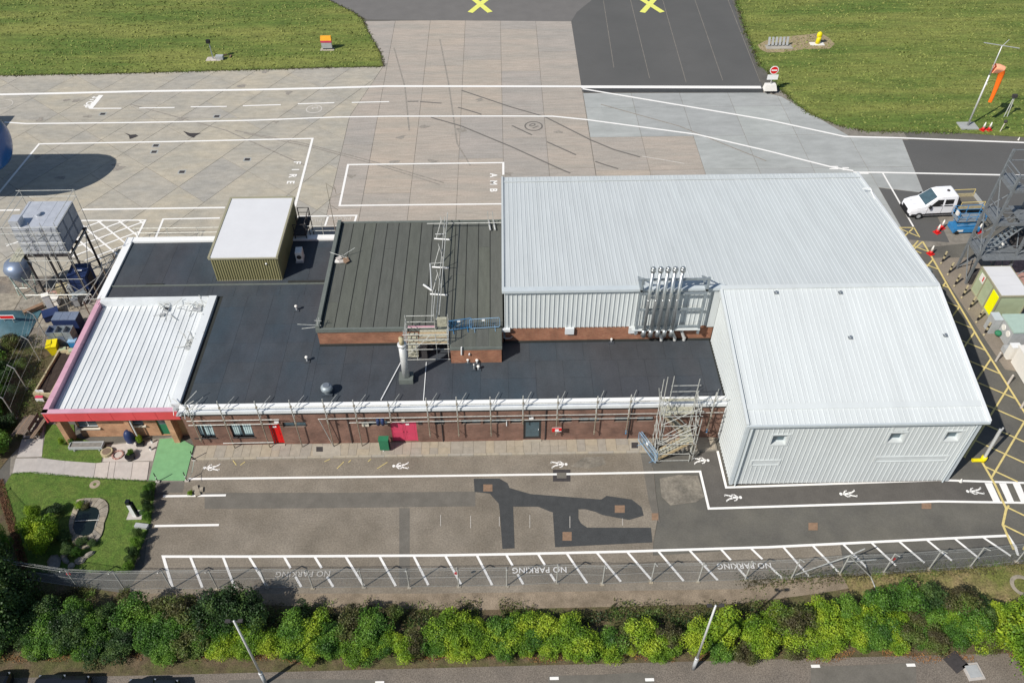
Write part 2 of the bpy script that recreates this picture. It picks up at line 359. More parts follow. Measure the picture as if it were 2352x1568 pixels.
# ================================================================== GROUND
def V(*pts): return [G2(*p) for p in pts]
struct('ground', MB().sheet([(-700,-500),(700,-500),(700,1200),(-700,1200)], -.09), M['grass'])
yard = struct('yard', MB().sheet([(-90,26.0),(120,26.0),(120,128),(-90,128)], -.03), M['asph2'])
apron = struct('apron', MB().sheet([(-72,56),(-72,96),(-14.2,96),(-14.2,108.5),(9.9,108.5),(9.9,88.6),(44,88.6),(44,60),(15,56)], -.022), M['joint'])
# --- grass fields beyond the apron
lg = V((0,174),(300,168),(588,160),(760,155),(880,153),(872,120),(852,88),(832,46),(812,30),(768,8),(740,-6)); lg = [(-120,94.0)]+lg+[(-24,150),(-24,260),(-120,260)]
grass_l = struct('grass_field', MB().prism(lg, -.08, .06), M['grass'])
rg = V((1688,-40),(1692,2),(1702,30),(1715,75),(1730,105),(1745,150),(1762,160),(1795,205),(1830,238),(1862,262),(1930,288),(1990,300),(2200,304),(2290,311),(2420,318))
rg = rg+[(150,80),(150,260),(48,260)]
grass_r = struct('grass_field', MB().prism(rg, -.08, .05), M['grass'])
def sheet(name, pts, z, m, parent=None): return MB().sheet(pts, z).build(name, m, parent)
sheet('old_asphalt', V((742,-6),(770,9),(812,31),(845,46),(1312,49.5),(1325,28),(1360,0))+[(11,260),(-24,260),(-24,150)], .001, M['taxi2'], yard)
sheet('dark_asphalt', V((1312,49.5),(1337,211),(1752,212),(1750,196),(1712,95),(1681,0))+[(47,260),(11.5,260)]+V((1360,0),(1325,28)), .005, M['taxi'], yard)
sheet('dark_asphalt', V((2073,321),(2122,443),(2112,420),(2130,470),(2260,470),(2420,540),(2420,330)), -.012, M['taxi'], yard)
sheet('black_threshold', V((1338,203.5),(1752,203.5),(1753,213),(1341,213)), .009, M['dark'], yard)
m = MB()
for a, b in (((1386,2),(1410,156)),((1448,0),(1492,180)),((1522,0),(1576,190)),((1596,0),(1660,185)),((1672,0),(1746,188))): ribbon(m, V(a,b), .07, .010)
m.build('paving_seam', M['joint'], yard)
# --- concrete slabs, one object each
def slab(poly, m, d=.022, parent=apron, z=0., name='slab'):
    poly = ccw(poly)
    if len(poly) < 3 or area(poly) < .35: return
    q = inset(poly, d)
    if area(q) < .2: return
    zz = z+random.uniform(-.004, .004)
    MB().prism(q, -.02, zz).build(name, m, parent)
b0 = G2(880,153); b1 = G2(803,268); b3 = G2(745,515)
RA = [(-70,b1[1]), (b1[0],b1[1]), (b0[0],b0[1]), (-70,94.3)]
RB = [(-70,57), (b3[0],57), (b1[0],b1[1]), (-70,b1[1])]
d1 = Vector(G2(237,279))-Vector(G2(145,225)); d2 = Vector(G2(337,215))-Vector(G2(155,320)); d1.normalize(); d2.normalize()
rnd = random.Random(3)
us = [-30]; vs_ = [-30]
us = [-90]
while us[-1] < 120: us.append(us[-1]+rnd.choice((4.2,5.6,6.5,3.1)))
vs_ = [-90]
while vs_[-1] < 120: vs_.append(vs_[-1]+rnd.choice((4.4,5.4,6.2)))
o0 = Vector((-42,60)); S1 = d1; S2 = -d2
for i in range(len(us)-1):
    j = 0
    while j < len(vs_)-1:
        jj = j+1+(rnd.random() < .25)
        jj = min(jj, len(vs_)-1)
        c = [o0+S1*us[i]+S2*vs_[j], o0+S1*us[i+1]+S2*vs_[j], o0+S1*us[i+1]+S2*vs_[jj], o0+S1*us[i]+S2*vs_[jj]]
        c = ccw([tuple(p) for p in c])
        for R_ in (RA, RB): slab(clip(c, R_), M['conc'])
        j = jj
LX = [-18.2,-13.55,-8.9,-4.25,.4,5.08,9.8]
TY = {0:[57,66.5,78,83.84],1:[57,69,83.84,96,108.4],2:[57,71,83.84,92,101,108.4],3:[57,62,75,83.84,97,103.5,108.4],4:[57,68,78.9,83.84,94,105.5,108.4],5:[57,73,83.84,88.8,99,108.4]}
Y89 = G2(1340,201)[1]
GE = G2(836,48)
TY[1] = [57,69,83.84,b0[1],108.4]; TY[2] = [57,71,83.84,b0[1],101,108.4]; TY[0] = [57,66.5,78,83.84,b0[1]]
slab(clip([(-26,b0[1]),(-18.2,b0[1]),(-18.2,108.4),(-26,108.4)], [b0,(60,b0[1]),(60,108.4),(GE[0],108.4)]), M['conc2'])
slab(clip([(-18.2,b0[1]),(-13.55,b0[1]),(-13.55,108.4),(-18.2,108.4)], [b0,(60,b0[1]),(60,108.4),(GE[0],108.4)]), M['conc2'])
for k in range(6):
    x0, x1 = LX[k], LX[k+1]; ys = TY[k]
    for a, b in zip(ys, ys[1:]):
        r = [(x0,a),(x1,a),(x1,b),(x0,b)]
        if b <= 83.85: r = clip(r, [(b3[0],57),(60,57),(60,83.84),(b1[0],83.84)])
        elif x0 < -8: r = clip(r, [(b1[0],83.84),(60,83.84),(60,b0[1]),(b0[0],b0[1])]) if b < b0[1]+.6 else clip(r, [b0,(60,b0[1]),(60,108.4),(GE[0],108.4)])
        slab(r, M['conc2'])
XS = G2(1950,312); XE = G2(2072,320); XF = G2(2122,443)
xs = [9.8+(XS[0]-9.8)*i/5 for i in range(6)]; ysl = [60.5,66,72.5,78.9,85.08,88.5]
A1 = [(9.85,60.5),(XS[0],60.5),XS,G2(1795,222),G2(1757,213),(9.85,88.5)]
for i in range(5):
    for a, b in zip(ysl, ysl[1:]):
        brown = i < 2 and b <= 79
        slab(clip([(xs[i],a),(xs[i+1],a),(xs[i+1],b),(xs[i],b)], A1), M['conc2'] if brown else M['conc3'])
A2 = [(XS[0],68.9),XF,XE,XS]
MB().sheet([(XS[0],60.5),(XS[0],68.8),XF,(XF[0]+.2,67.5),(41.5,60)], -.010).build('dark_asphalt', M['taxi'], yard)
for a, b in ((60.5,66),(66,72.5),(72.5,78.9),(78.9,85)):
    slab(clip([(XS[0],a),(XE[0],a),(XE[0],b),(XS[0],b)], ccw(A2)), M['conc3'])
    slab(clip([(XE[0],a),(48,a),(48,b),(XE[0],b)], ccw(A2)), M['conc3'])
# --- drains
def drain(x, y, sx=.55, sy=.45, z=.004, m='dkiron', par=apron):
    p = G(x, y); e = MB().box(-sx/2-.12, -sy/2-.12, 0, sx/2+.12, sy/2+.12, z).build('drain_surround', M['conc3'], par); e.location = (p.x, p.y, 0)
    MB().box(-sx/2, -sy/2, 0, sx/2, sy/2, z+.006).build('drain_cover', M[m], e)
for q in ((236,262),(498,267.5),(358,334.5),(354,349),(568,366.5),(418,395),(78,491)): drain(*q)
M['tyre'] = mat('tyre_mark', (.27,.245,.21), var=.25, scale=3)
rz_ = random.Random(21)
for k in range(26):
    x, y = rz_.uniform(60,1290), rz_.uniform(110,500); p = G(x,y); a0 = rz_.uniform(0,6.28); q = []
    for i in range(9): a = 2*pi*i/9; r_ = rz_.uniform(.15,.55); q.append((p.x+r_*cos(a)*rz_.uniform(1,1.9), p.y+r_*sin(a)))
    MB().sheet(q, .0075+.0002*k).build('faint_stain', M['tyre'], apron)
for s in (((540,300),(700,330),(860,372),(1020,420)),((560,306),(715,338),(870,380),(1010,424)),((905,110),(930,200),(940,300)),((1010,90),(1030,190),(1050,330),(1080,380)),((300,240),(520,300),(700,380)),((1380,240),(1560,290),(1760,370))):
    mb = MB(); ribbon(mb, V(*s), .16, .007); mb.build('tyre_mark', M['tyre'], apron)
for pts in (((285,305),(300,310),(312,309),(318,313),(305,318),(298,320),(296,312)),((420,301),(436,306),(462,306),(450,312),(445,317),(432,312))):
    MB().sheet(V(*pts), .010).build('oil_stain', M['dkiron'], apron)
# --- front yard
M['walk'] = mat('walkway_asphalt', (.10,.092,.082), var=.14, scale=.8, fine=.14, bscale=11, bump=.2)
sheet('rough_asphalt', V((430,1052),(1470,1040),(1500,1075),(1512,1180),(1500,1250),(1500,1275),(1930,1248),(1938,1300),(1700,1352),(1000,1362),(290,1362),(330,1300),(350,1150),(425,1105)), -.004, M['asph'], yard)
sheet('patched_asphalt', V((470,1131),(760,1131),(1092,1128),(1092,1162),(760,1166),(470,1168)), -.001, M['patch'], yard)
sheet('patched_asphalt', V((917,1166),(941,1166),(941,1345),(917,1345)), .0, M['patch'], yard)
sheet('patched_asphalt', V((1472,1043),(1494,1043),(1508,1145),(1516,1200),(1500,1185),(1490,1150)), .0, M['patch'], yard)
sheet('walkway_asphalt', V((1606,1040),(1648,1037),(1668,1119),(2000,1107),(2150,1102),(2262,1106),(2282,1151),(2155,1151),(1628,1167)), -.002, M['walk'], yard)
sheet('pale_stained_patch', V((1515,1098),(1560,1090),(1603,1092),(1618,1140),(1600,1152),(1540,1160),(1519,1140)), .003, mat('stained_asphalt', (.155,.14,.115), var=.2, scale=2.2, fine=.2, bscale=7, col2=(.23,.205,.165), scale2=1.0), yard)
sheet('pale_stained_patch', V((1340,1050),(1385,1048),(1392,1066),(1350,1076),(1310,1070)), .002, MATS['stained_asphalt'], yard)
hp = [(1088,1099),(1147,1098.5),(1165.5,1109),(1170,1120),(1218.5,1134),(1381,1146.5),(1393.5,1138),(1451,1146.5),(1473.5,1164),(1478.5,1183.5),(1445,1193.5),(1383.5,1182),(1368,1175),(1345,1169),(1328.5,1169),(1328.5,1190),(1334,1201),(1348.5,1211),(1495,1211),(1498.5,1245),(1275,1256),(1269.7,1176),(1263,1174),(1236,1163),(1178.5,1163),(1182,1258.5),(1154,1260),(1148,1176),(1145.5,1156),(1125,1133),(1108,1131),(1090,1129)]
sheet('fresh_asphalt_patch', V(*hp), .006, M['dark'], yard)
def cover(x0, x1, y0, y1, m='rust', z=.010):
    c = V((x0,y1),(x1,y1),(x1,y0),(x0,y0)); MB().prism(c, 0, z).build('inspection_cover', M[m], yard)
for q in ((1110,1131,1112,1128),(1412,1435,1160,1177),(1292,1313,1221,1241),(1857,1878,1200,1217),(2117,2139,1155,1168)): cover(*q)
cover(1497,1512,1178,1194,'rust'); cover(1270,1310,1078,1105,'dkiron'); cover(1279,1301,1085,1098,'patch',.016)
# gravel strip, verge, car park
struct('gravel_strip', MB().sheet(V((292,1362),(700,1358),(1164,1352),(1700,1338),(1934,1322),(1950,1350),(1880,1362),(1700,1385),(1100,1400),(700,1392),(440,1382),(300,1378)), -.005), M['grav'])
struct('verge', MB().sheet(V((-300,1335),(62,1330),(292,1362),(700,1372),(1164,1366),(1700,1352),(1934,1322),(2029,1318),(2133,1312),(2228,1305),(2334,1295),(2600,1275),(2600,1580),(-300,1580)), -.016), M['soil'])
struct('verge', MB().prism(V((1938,1326),(2029,1319),(2133,1313),(2228,1306),(2334,1296),(2600,1276),(2600,1420),(2300,1420),(1960,1372)), -.016, .02), M['verge'])
car_park = struct('car_park', MB().sheet([(-90,20.9),(-20,20.9),(30,21.2),(90,21.2),(90,-60),(-90,-60)], -.012), M['carp'])
for pts in (((525,1561),(590,1558),(880,1560),(905,1600),(905,1700),(525,1700)),((1260,1551),(1380,1548),(1470,1543),(1502,1549),(1510,1700),(1255,1700)),((1862,1530),(1990,1526),(2090,1521),(2104,1530),(2110,1700),(1864,1700))):
    MB().sheet(V(*pts), -.004).build('smooth_asphalt_bay', M['patch'], car_park)
def pm(name, quads, m, par, z=.012):
    mb = MB()
    for q in quads: mb.sheet(q, z)
    return mb.build(name, m, par)
for x, y in ((1273,1557),(1492,1560),(1873,1529),(2092,1526.5),(872,1567),): 
    p = G(x, y); pm('bay_tick', [[(p.x-.26,p.y-.09),(p.x+.26,p.y-.09),(p.x+.26,p.y+.09),(p.x-.26,p.y+.09)]], M['white'], car_park)
# --- pavement along the facade: kerb stones and flags
pave = struct('pavement', MB().box(-22.3,36.45,-.03,15.4,37.68,.075), M['joint'])
x = -22.3; rk = random.Random(5)
while x < 9.9:
    MB().box(x+.008, 36.4, -.02, x+.907, 36.55, .10).build('kerb_stone', M['kerb'], pave); x += .915
x = -22.3
while x < 15.0:
    w = rk.choice((.6,.75,.9,.6)); x1 = min(x+w, 15.3)
    if rk.random() < .35:
        MB().box(x+.008, 36.565, .07, x1-.008, 37.1, .10+rk.uniform(-.004,.004)).build('paving_flag', M['flag'], pave)
        MB().box(x+.008, 37.115, .07, x1-.008, 37.66, .10+rk.uniform(-.004,.004)).build('paving_flag', M['flag'], pave)
    else: MB().box(x+.008, 36.565, .07, x1-.008, 37.66, .10+rk.uniform(-.005,.005)).build('paving_flag', M['flag'], pave)
    x = x1
for x0, x1, y0, y1, c0, c1, d0, d1_ in ((719,783,1024,1048,727,742,1028,1039),(1447,1468,1014,1035,1450,1465,1018,1031)):
    q = V((x0,y1),(x1,y1),(x1,y0),(x0,y0)); e = MB().prism(q, .05, .118).build('drain_surround', M['kerb'], pave)
    MB().prism([G2(c0,d1_),G2(c1,d1_),G2(c1,d0),G2(c0,d0)], .1, .128).build('drain_cover', M['dkiron'], e)
# --- painted lines
def LN(name, segs, w, m, par, z=.014):
    mb = MB()
    for s in segs: ribbon(mb, V(*s), w, z)
    return mb.build(name, m, par)
W_ = M['white']
LN('painted_line', [[(-20,218),(150,214.5),(330,210),(588,206.5),(735,203),(885,198.5),(1335,199)]], .42, W_, apron)
LN('painted_line', [[(1335,200),(1748,201)]], .62, W_, apron, .016)
LN('painted_line', [[(10,281),(60,284.5),(300,282),(450,279.5),(588,276.5),(770,269.5),(900,267.5),(1176,267),(1270,267.5),(1345,275),(1600,309),(1764,347),(1910,384),(1960,392.5)]], .25, W_, apron)
LN('painted_line', [[(1960,396),(2027,396.5),(2295,402),(2400,404)]], .25, W_, yard)
for a, b in (((1905,383),(1925,383)),((1935,386),(1950,386)),((1905,388),(1925,388.5)),((1935,390),(1950,390.5)),((1975,398.5),(1995,399))): LN('painted_dash', [[a,b]], .18, W_, apron, .016)
LN('painted_line', [[(1338,204.5),(1764,276),(1940,314),(2060,317),(2352,328),(2420,330)]], .27, W_, apron, .018)
LN('stop_line', [[(232.5,219),(207.5,249)]], .55, W_, apron, .018)
for s in (((205,249.5),(279,249.3)),((320,248.5),(401,247.5)),((438,246),(521,245)),((558,243.5),(645,241)),((684,239),(768,236.5)),((808,236),(894,234))): LN('painted_dash', [s], .2, W_, apron)
for s in (((936,233.5),(961,233)),((965,234),(1014,237.5)),((1052,247),(1080,255),(1106,263)),((1060,208),(1176,247),(1250,268),(1357,322),(1410,344),(1470,361)),((1176,289),(1222,310.5)),((990,270),(1060,290),(1176,338),(1290,390),(1310,398)),((1256,326),(1323,356)),((1367,371),(1390,379),(1420,388))):
    LN('blacked_out_line', [s], .2, M['greyp'], apron, .01)
LN('painted_line', [[(1475,359.5),(1520,367),(1572,376)]], .13, M['faded'], apron, .016)
LN('bay_outline', [[(-12,455),(90,331),(400,325.5),(718,318.5),(678,473),(668,473)],[(-30,484),(46,482.5)],[(187,481.5),(517,477)]], .24, W_, apron)
LN('bay_outline', [[(1152,468.5),(780,472.5),(799.5,378.5),(1156,374),(1156,402)]], .22, W_, apron)
LN('bay_outline', [[(670,522),(685,497.5),(819,495),(811,522)],[(754,496.3),(746,520)]], .2, W_, apron)
LN('bay_outline', [[(352,560),(375,503.5),(505,501)]], .2, W_, apron)
def ring(c, r0, r1, m, name='painted_ring', z=.014, n=40, par=apron):
    mb = MB()
    for i in range(n):
        a, b = 2*pi*i/n, 2*pi*(i+1)/n
        mb.add([(c.x+r0*cos(a),c.y+r0*sin(a),z),(c.x+r1*cos(a),c.y+r1*sin(a),z),(c.x+r1*cos(b),c.y+r1*sin(b),z),(c.x+r0*cos(b),c.y+r0*sin(b),z)],[(0,1,2,3)])
    return mb.build(name, m, par)
c = G(721.5,251); ring(c, .78, .92, M['faded']); text_mesh('painted_character', '2', 1.0, M['faded'], apron, (c.x+.1,c.y+.25,.015), radians(100), bold=.03)
c = G(1225.5,290); ring(c, .86, 1.02, M['greyp']); text_mesh('painted_character', '01', 1.15, M['greyp'], apron, (c.x,c.y,.015), radians(-55), bold=.01)
c = G(8,240); ring(c, .95, 1.05, M['faded'])
# letters read from the taxiway side: tops towards +x
for ch, q in zip('FIRE', ((682,374),(678,390),(672,404),(667,419))):
    p = G(*q); text_mesh('painted_letter', ch, 1.05, W_, apron, (p.x,p.y,.015), radians(-90), bold=.03)
for ch, q in zip('AMB', ((1133,403),(1133,420),(1133,437))):
    p = G(*q); text_mesh('painted_letter', ch, 1.0, W_, apron, (p.x,p.y,.015), radians(-90), bold=.03)
p = G(208,234.5); text_mesh('painted_word', 'STOP', 1.05, W_, apron, (p.x,p.y,.015), radians(-102), bold=.035, sx=1.0)
for q, t in (((718,506),'PILOT'),((785,501.5),'PILOT')):
    p = G(*q); text_mesh('painted_word', t, .7, M['faded'], apron, (p.x,p.y,.015), radians(180))
# hatch helper: families of lines clipped to any polygon
def hatch(mb, poly, d, sp, w, z, off=0.):
    d = Vector(d).normalized(); nn = Vector((-d.y, d.x)); ks = [Vector(p).dot(nn) for p in poly]
    k = floor(min(ks)/sp)*sp+off
    while k < max(ks):
        ts = []
        for i in range(len(poly)):
            a, b = Vector(poly[i-1]), Vector(poly[i]); ka, kb = a.dot(nn)-k, b.dot(nn)-k
            if ka*kb < 0: q = a+(b-a)*(ka/(ka-kb)); ts.append(q.dot(d))
        ts.sort()
        for t0, t1 in zip(ts[::2], ts[1::2]):
            if t1-t0 > .3: ribbon(mb, [d*t0+nn*k, d*t1+nn*k], w, z)
        k += sp
hb = V((187,507),(334,506),(311,552),(270,585),(212,602),(165,592),(120,560))
mb = MB(); hatch(mb, hb, (1,.72), 1.25, .17, .014); hatch(mb, hb, (1,-.95), 1.35, .17, .018, .4); ribbon(mb, V((187,507),(334,506),(311,552)), .2, .022)
hb2 = V((10,560),(60,540),(70,575),(30,580)); hatch(mb, hb2, (1,.72), 1.5, .15, .014); mb.build('keep_clear_hatching', W_, apron)
# front yard
LN('painted_line', [[(432,1099.5),(900,1094),(1300,1088.5),(1608,1082.5),(1628,1167.5),(2000,1156),(2155,1151),(2380,1154.5)]], .17, W_, yard)
LN('painted_line', [[(1648,1035),(1668,1119),(2000,1107.5),(2155,1102),(2380,1109.5)]], .17, W_, yard)
LN('bay_line', [[(375,1139.3),(519,1137)]], .17, W_, yard); LN('bay_line', [[(355,1207.5),(503,1205)]], .17, W_, yard)
LN('bay_line', [[(1012,1182),(1012,1208)],[(1081,1184),(1081,1212)],[(1147,1186),(1147,1208)],[(1217,1182),(1217,1212)],[(1309,1185),(1309,1212)],[(1430,1190),(1430,1206)]], .035, M['faded'], yard, .016)
LN('hatched_margin_line', [[(396,1349),(375,1277.5),(588,1277.5),(1000,1275),(1176,1272),(1440,1266),(1764,1256),(2155,1237),(2315,1229.5),(2332,1255),(2338,1275)]], .18, W_, yard)
tops = [437.5,512.5,572.5,653,723,794,872,950.5,1023,1095.5,1163,1236,1302,1371,1441,1512,1583.5,1656,1725,1799,1866.5,1936.5,2001.5,2065,2129,2193,2258]
bots = [(465,1348.5),(539,1348.5),(614,1347),(692,1347),(765.5,1347),(835.5,1345),(909,1345),(984,1343),(1059,1341),(1130.5,1343),(1202,1341),(1278.5,1340),(1348.5,1338.5),(1426,1335),(1498.5,1333.5),(1570,1333.5),(1648.5,1332),(1717,1328.5),(1796,1327),(1860,1325),(1928,1316),(1990,1302),(2058,1298.5),(2123,1292),(2186.5,1287),(2249,1282),(2321.5,1276)]
def topy(x):
    T_ = [(375,1277.5),(588,1277.5),(1000,1275),(1176,1272),(1440,1266),(1764,1256),(2155,1237),(2315,1229.5)]
    for a, b in zip(T_, T_[1:]):
        if a[0] <= x <= b[0]: return a[1]+(b[1]-a[1])*(x-a[0])/(b[0]-a[0])
for t, b in zip(tops, bots):
    a = (t, topy(t)+1.5); gap = t in (653, 723, 1163, 1236, 1656, 1725)
    def lerp(k): return (a[0]+(b[0]-a[0])*k, a[1]+(b[1]-a[1])*k)
    LN('hatched_margin_line', [[a, lerp(.37)],[lerp(.66), b]] if gap else [[a, b]], .15, W_, yard, .018)
for q in ((696,1317),(1239,1308),(1709,1298.5)):
    p = G(*q); text_mesh('painted_word', 'NO PARKING', .56, M['faded'] if q[0] < 1000 else W_, yard, (p.x,p.y,.02), radians(180), bold=.008, width=1.05)
# walking figures
def walker(x, y, rz):
    mb = MB(); p = G(x, y)
    def seg(a, b, w): ribbon(mb, [a, b], w, .018)
    n = 12; mb.add([(-.50+.105*cos(2*pi*i/n), .01+.12*sin(2*pi*i/n), .018) for i in range(n)], [tuple(range(n))])
    mb.add([(-.36,-.07,.018),(-.36,.07,.018),(.06,.10,.018),(.08,-.08,.018)], [(3,2,1,0)])
    seg((-.30,.05),(-.14,.26), .09); seg((-.16,.24),(-.02,.27), .07); seg((-.30,-.05),(-.08,-.24), .09); seg((-.10,-.22),(.10,-.20), .07)
    seg((.02,.06),(.30,.12), .12); seg((.28,.12),(.52,.26), .10); seg((.02,-.04),(.28,-.16), .12); seg((.26,-.15),(.56,-.22), .10)
    seg((.48,.24),(.52,.34), .08); seg((.52,-.22),(.58,-.12), .08)
    o = mb.build('painted_walking_figure', W_, yard); o.location = (p.x, p.y, 0); o.rotation_euler = (0, 0, rz)
for x, y, r in ((486,1074,0),(920.5,1070,0),(1284,1066,pi),(1610,1057,pi),(1684,1142,pi),(1948,1134,0),(2239,1128,0)): walker(x, y, r)
# zebra
zb = [[(2261,1109),(2278,1109),(2297.5,1151),(2281,1151)],[(2294,1109.5),(2310.6,1110),(2329,1152),(2313.5,1152)],[(2325.6,1110),(2342.5,1110.5),(2360,1153),(2345,1153)],[(2358,1111),(2374,1111),(2391,1153),(2376,1153)]]
for q in zb: MB().sheet(V(*q), .022).build('zebra_stripe', W_, yard)
# yellow hatching on the right-hand road
yA = Vector(G2(2299,861))-Vector(G2(2261.5,919)); yB = Vector(G2(2352,1014))-Vector(G2(2279,981.5))
P1 = V((2119,555),(2136.5,584.5),(2184,669.5),(2251,784),(2351,944),(2500,1170))+V((2500,1106),(2285,1106),(2255,1060))+[(31.0,36.3),(31.0,63.5)]
P2 = V((2310,1172),(2303,1205),(2328,1262),(2500,1262),(2500,1160),(2306,1160))
mb = MB(); hatch(mb, P1, yA, 2.1, .13, .012); hatch(mb, P1, yB, 2.0, .13, .016, .3); hatch(mb, P2, yA, 1.9, .13, .012); hatch(mb, P2, yB, 1.62, .13, .016, .3)
mb.build('yellow_box_hatching', M['yellow'], yard)
LN('yellow_line', [[(2119,555),(2136.5,584.5),(2184,669.5),(2251,784),(2351,944),(2500,1175)],[(2255,1060),(2285,1112),(2311,1168),(2303,1205),(2328,1262)]], .16, M['yellow'], yard, .024)
LN('yellow_line', [[(2062,523),(2099,523),(2112,545)],[(2064,524),(2108,543)],[(2099,523),(2078,542)],[(2119,555),(2098,574)],[(2098,574),(2116,582)]], .12, M['yellow'], yard, .02)
LN('painted_line', [[(2027,397),(2098,521)]], .16, W_, yard, .018)
LN('worn_yellow_mark', [[(535,1057),(543,1068)],[(552,1068),(563,1060)],[(774,1076),(790,1060)],[(800,1062),(806,1056)],[(845,1060),(852,1054)],[(866,1076),(890,1061)],[(745,1060),(758,1054)]], .05, M['yellow'], yard, .016)
# yellow crosses of the closed taxiway
for cx, cy in ((1103,10.5),(1493,10.5)):
    p = G(cx, cy+2.0); mb = MB()
    for k, z in ((1,.016),(-1,.022)): ribbon(mb, [(p.x-1.35*k, p.y-2.3),(p.x+1.35*k, p.y+2.9)], .78, z)
    mb.build('closed_runway_cross', M['yellow2'], yard)
# --- west side garden ground
struct('garden_lawn', MB().prism(V((107,975),(170,975),(172,1004),(240,1022),(232,1064),(181,1064),(106,1052),(96,1050)), -.06, .02), M['lawn'])
struct('garden_lawn', MB().prism(V((27,1088),(76,1085),(170,1095),(357,1107),(352,1140),(345,1200),(325,1252),(300,1312),(66,1312),(40,1220),(8,1118)), -.06, .02), M['lawn'])
struct('planting_bed', MB().sheet(V((-60,1080),(8,1110),(40,1220),(66,1325),(30,1325),(-60,1325)), -.006), M['soil'])
gpath = struct('garden_path', MB().sheet(V((30,960),(105,960),(100,1050),(180,1063),(232,1063),(245,1020),(412,1000),(440,1022),(420,1108),(170,1096),(76,1088),(22,1090)), -.008), M['joint'])
cuts = [(86,1051,1087),(150,1058,1093),(221,1063,1098),(252,1060,1099.5),(266,1060,1100),(306,1060,1101.5),(344,1060,1102.5)]
for (xa, ya, yb), (xc, yc, yd) in zip(cuts, cuts[1:]):
    slab(V((xa,ya),(xc,yc),(xc-6 if xc > 200 else xc-3,yd),(xa-6 if xa > 200 else xa-8,yb)), M['path'], .015, gpath, .025, 'path_slab')
for q in (((60,960),(104,960),(100,1002),(52,1006)),((50,1008),(100,1004),(97,1048),(38,1050)),((36,1052),(93,1052),(86,1086),(28,1088)),((245,1022),(364,1010),(352,1058),(236,1060))):
    slab(V(*q), M['path'], .015, gpath, .012, 'path_slab')
sheet('green_surfacing', V((367,1008),(412,1006),(445,1024),(425,1104),(342,1103)), .03, M['green'], gpath)
sheet('patched_asphalt', V((356,1105),(424,1106),(420,1130),(358,1132)), -.001, M['patch'], yard)
# ground behind / west
wyard = struct('service_yard', MB().sheet([(-90,57.2),(-90,38),(-34.6,38),(-32.2,42),(-32.2,57.2)], -.006), M['rubble'])
struct('rubble_ground', MB().sheet([(-60,48.0),(-33,48.0),(-33,43.5),(-35.5,37),(-38,27),(-60,27)], .0), M['soil'])
for x0 in (-47,-44.2,-41.4,-38.6,-35.8):
    for y0 in (50.4,52.6): slab([(x0,y0),(x0+2.75,y0),(x0+2.75,y0+2.15),(x0,y0+2.15)], M['stone'], .02, wyard, .012)
# ================================================================== BUILDINGS
def XZ(x, y, Y): p = P(x, y, 1, Y); return p.x, p.z
def pcopy(name, me, par, n, fn):
    for i in range(n): inst(name, me, par, *fn(i))
def rib_profile(w, n, L_, h=.045, rw=.05, base=.02):
    """ribbed sheet, width w along x, length L_ along +y (flat in xy), ribs up +z"""
    mb = MB(); g = w/n; xs_ = []
    for i in range(n):
        c = (i+.5)*g; xs_ += [(c-rw, 0), (c-rw*.5, h), (c+rw*.5, h), (c+rw, 0)]
    xs_ = [(0, 0)]+xs_+[(w, 0)]
    for (a, za), (b, zb_) in zip(xs_, xs_[1:]): mb.add([(a,0,za),(b,0,zb_),(b,L_,zb_),(a,L_,za)], [(0,1,2,3)])
    prof = [(x, 0, z) for x, z in xs_]+[(w,0,-base),(0,0,-base)]
    mb.face(prof); mb.face([(x, L_, z) for x, _, z in reversed(prof)])
    mb.add([(0,0,-base),(w,0,-base),(w,L_,-base),(0,L_,-base),(0,0,0),(w,0,0),(w,L_,0),(0,L_,0)], [(3,2,1,0),(1,2,6,5),(3,0,4,7)])
    return mb
def slope_panels(name, x0, x1, n, y0, z0, y1, z1, m, par, nr=3, h=.045, rw=.045):
    w = (x1-x0)/n; L_ = hypot(y1-y0, z1-z0); me = rib_profile(w-.006, nr, L_, h, rw).mesh(name, m)
    for i in range(n): inst(name, me, par, (x0+i*w, y0, z0), (atan2(z1-z0, y1-y0), 0, 0))
def wall_ribs(mb, p0, p1, z0, zfun, sp, ops=(), d=.045, w=.05):
    p0 = Vector((*p0,0)); p1 = Vector((*p1,0)); dr = p1-p0; L_ = dr.length; dr.normalize(); n = Vector((dr.y,-dr.x,0))
    u = sp*.5
    while u < L_-.03:
        zt = zfun((p0+dr*u)); segs = [(z0, zt)]
        for o in ops:
            if o[0]-.14 < u < o[1]+.14:
                ns = []
                for a, b in segs:
                    if o[2]-.12 > a: ns.append((a, min(b, o[2]-.12)))
                    if o[3]+.12 < b: ns.append((max(a, o[3]+.12), b))
                segs = ns
        for a, b in segs:
            if b-a < .05: continue
            q = p0+dr*u
            c = [q-dr*w, q-dr*w*.5+n*d, q+dr*w*.5+n*d, q+dr*w]
            vs = [(*p.xy, a) for p in c]+[(*p.xy, b) for p in c]
            mb.add(vs, [(0,1,5,4),(1,2,6,5),(2,3,7,6),(7,6,5,4)])
        u += sp
    return mb
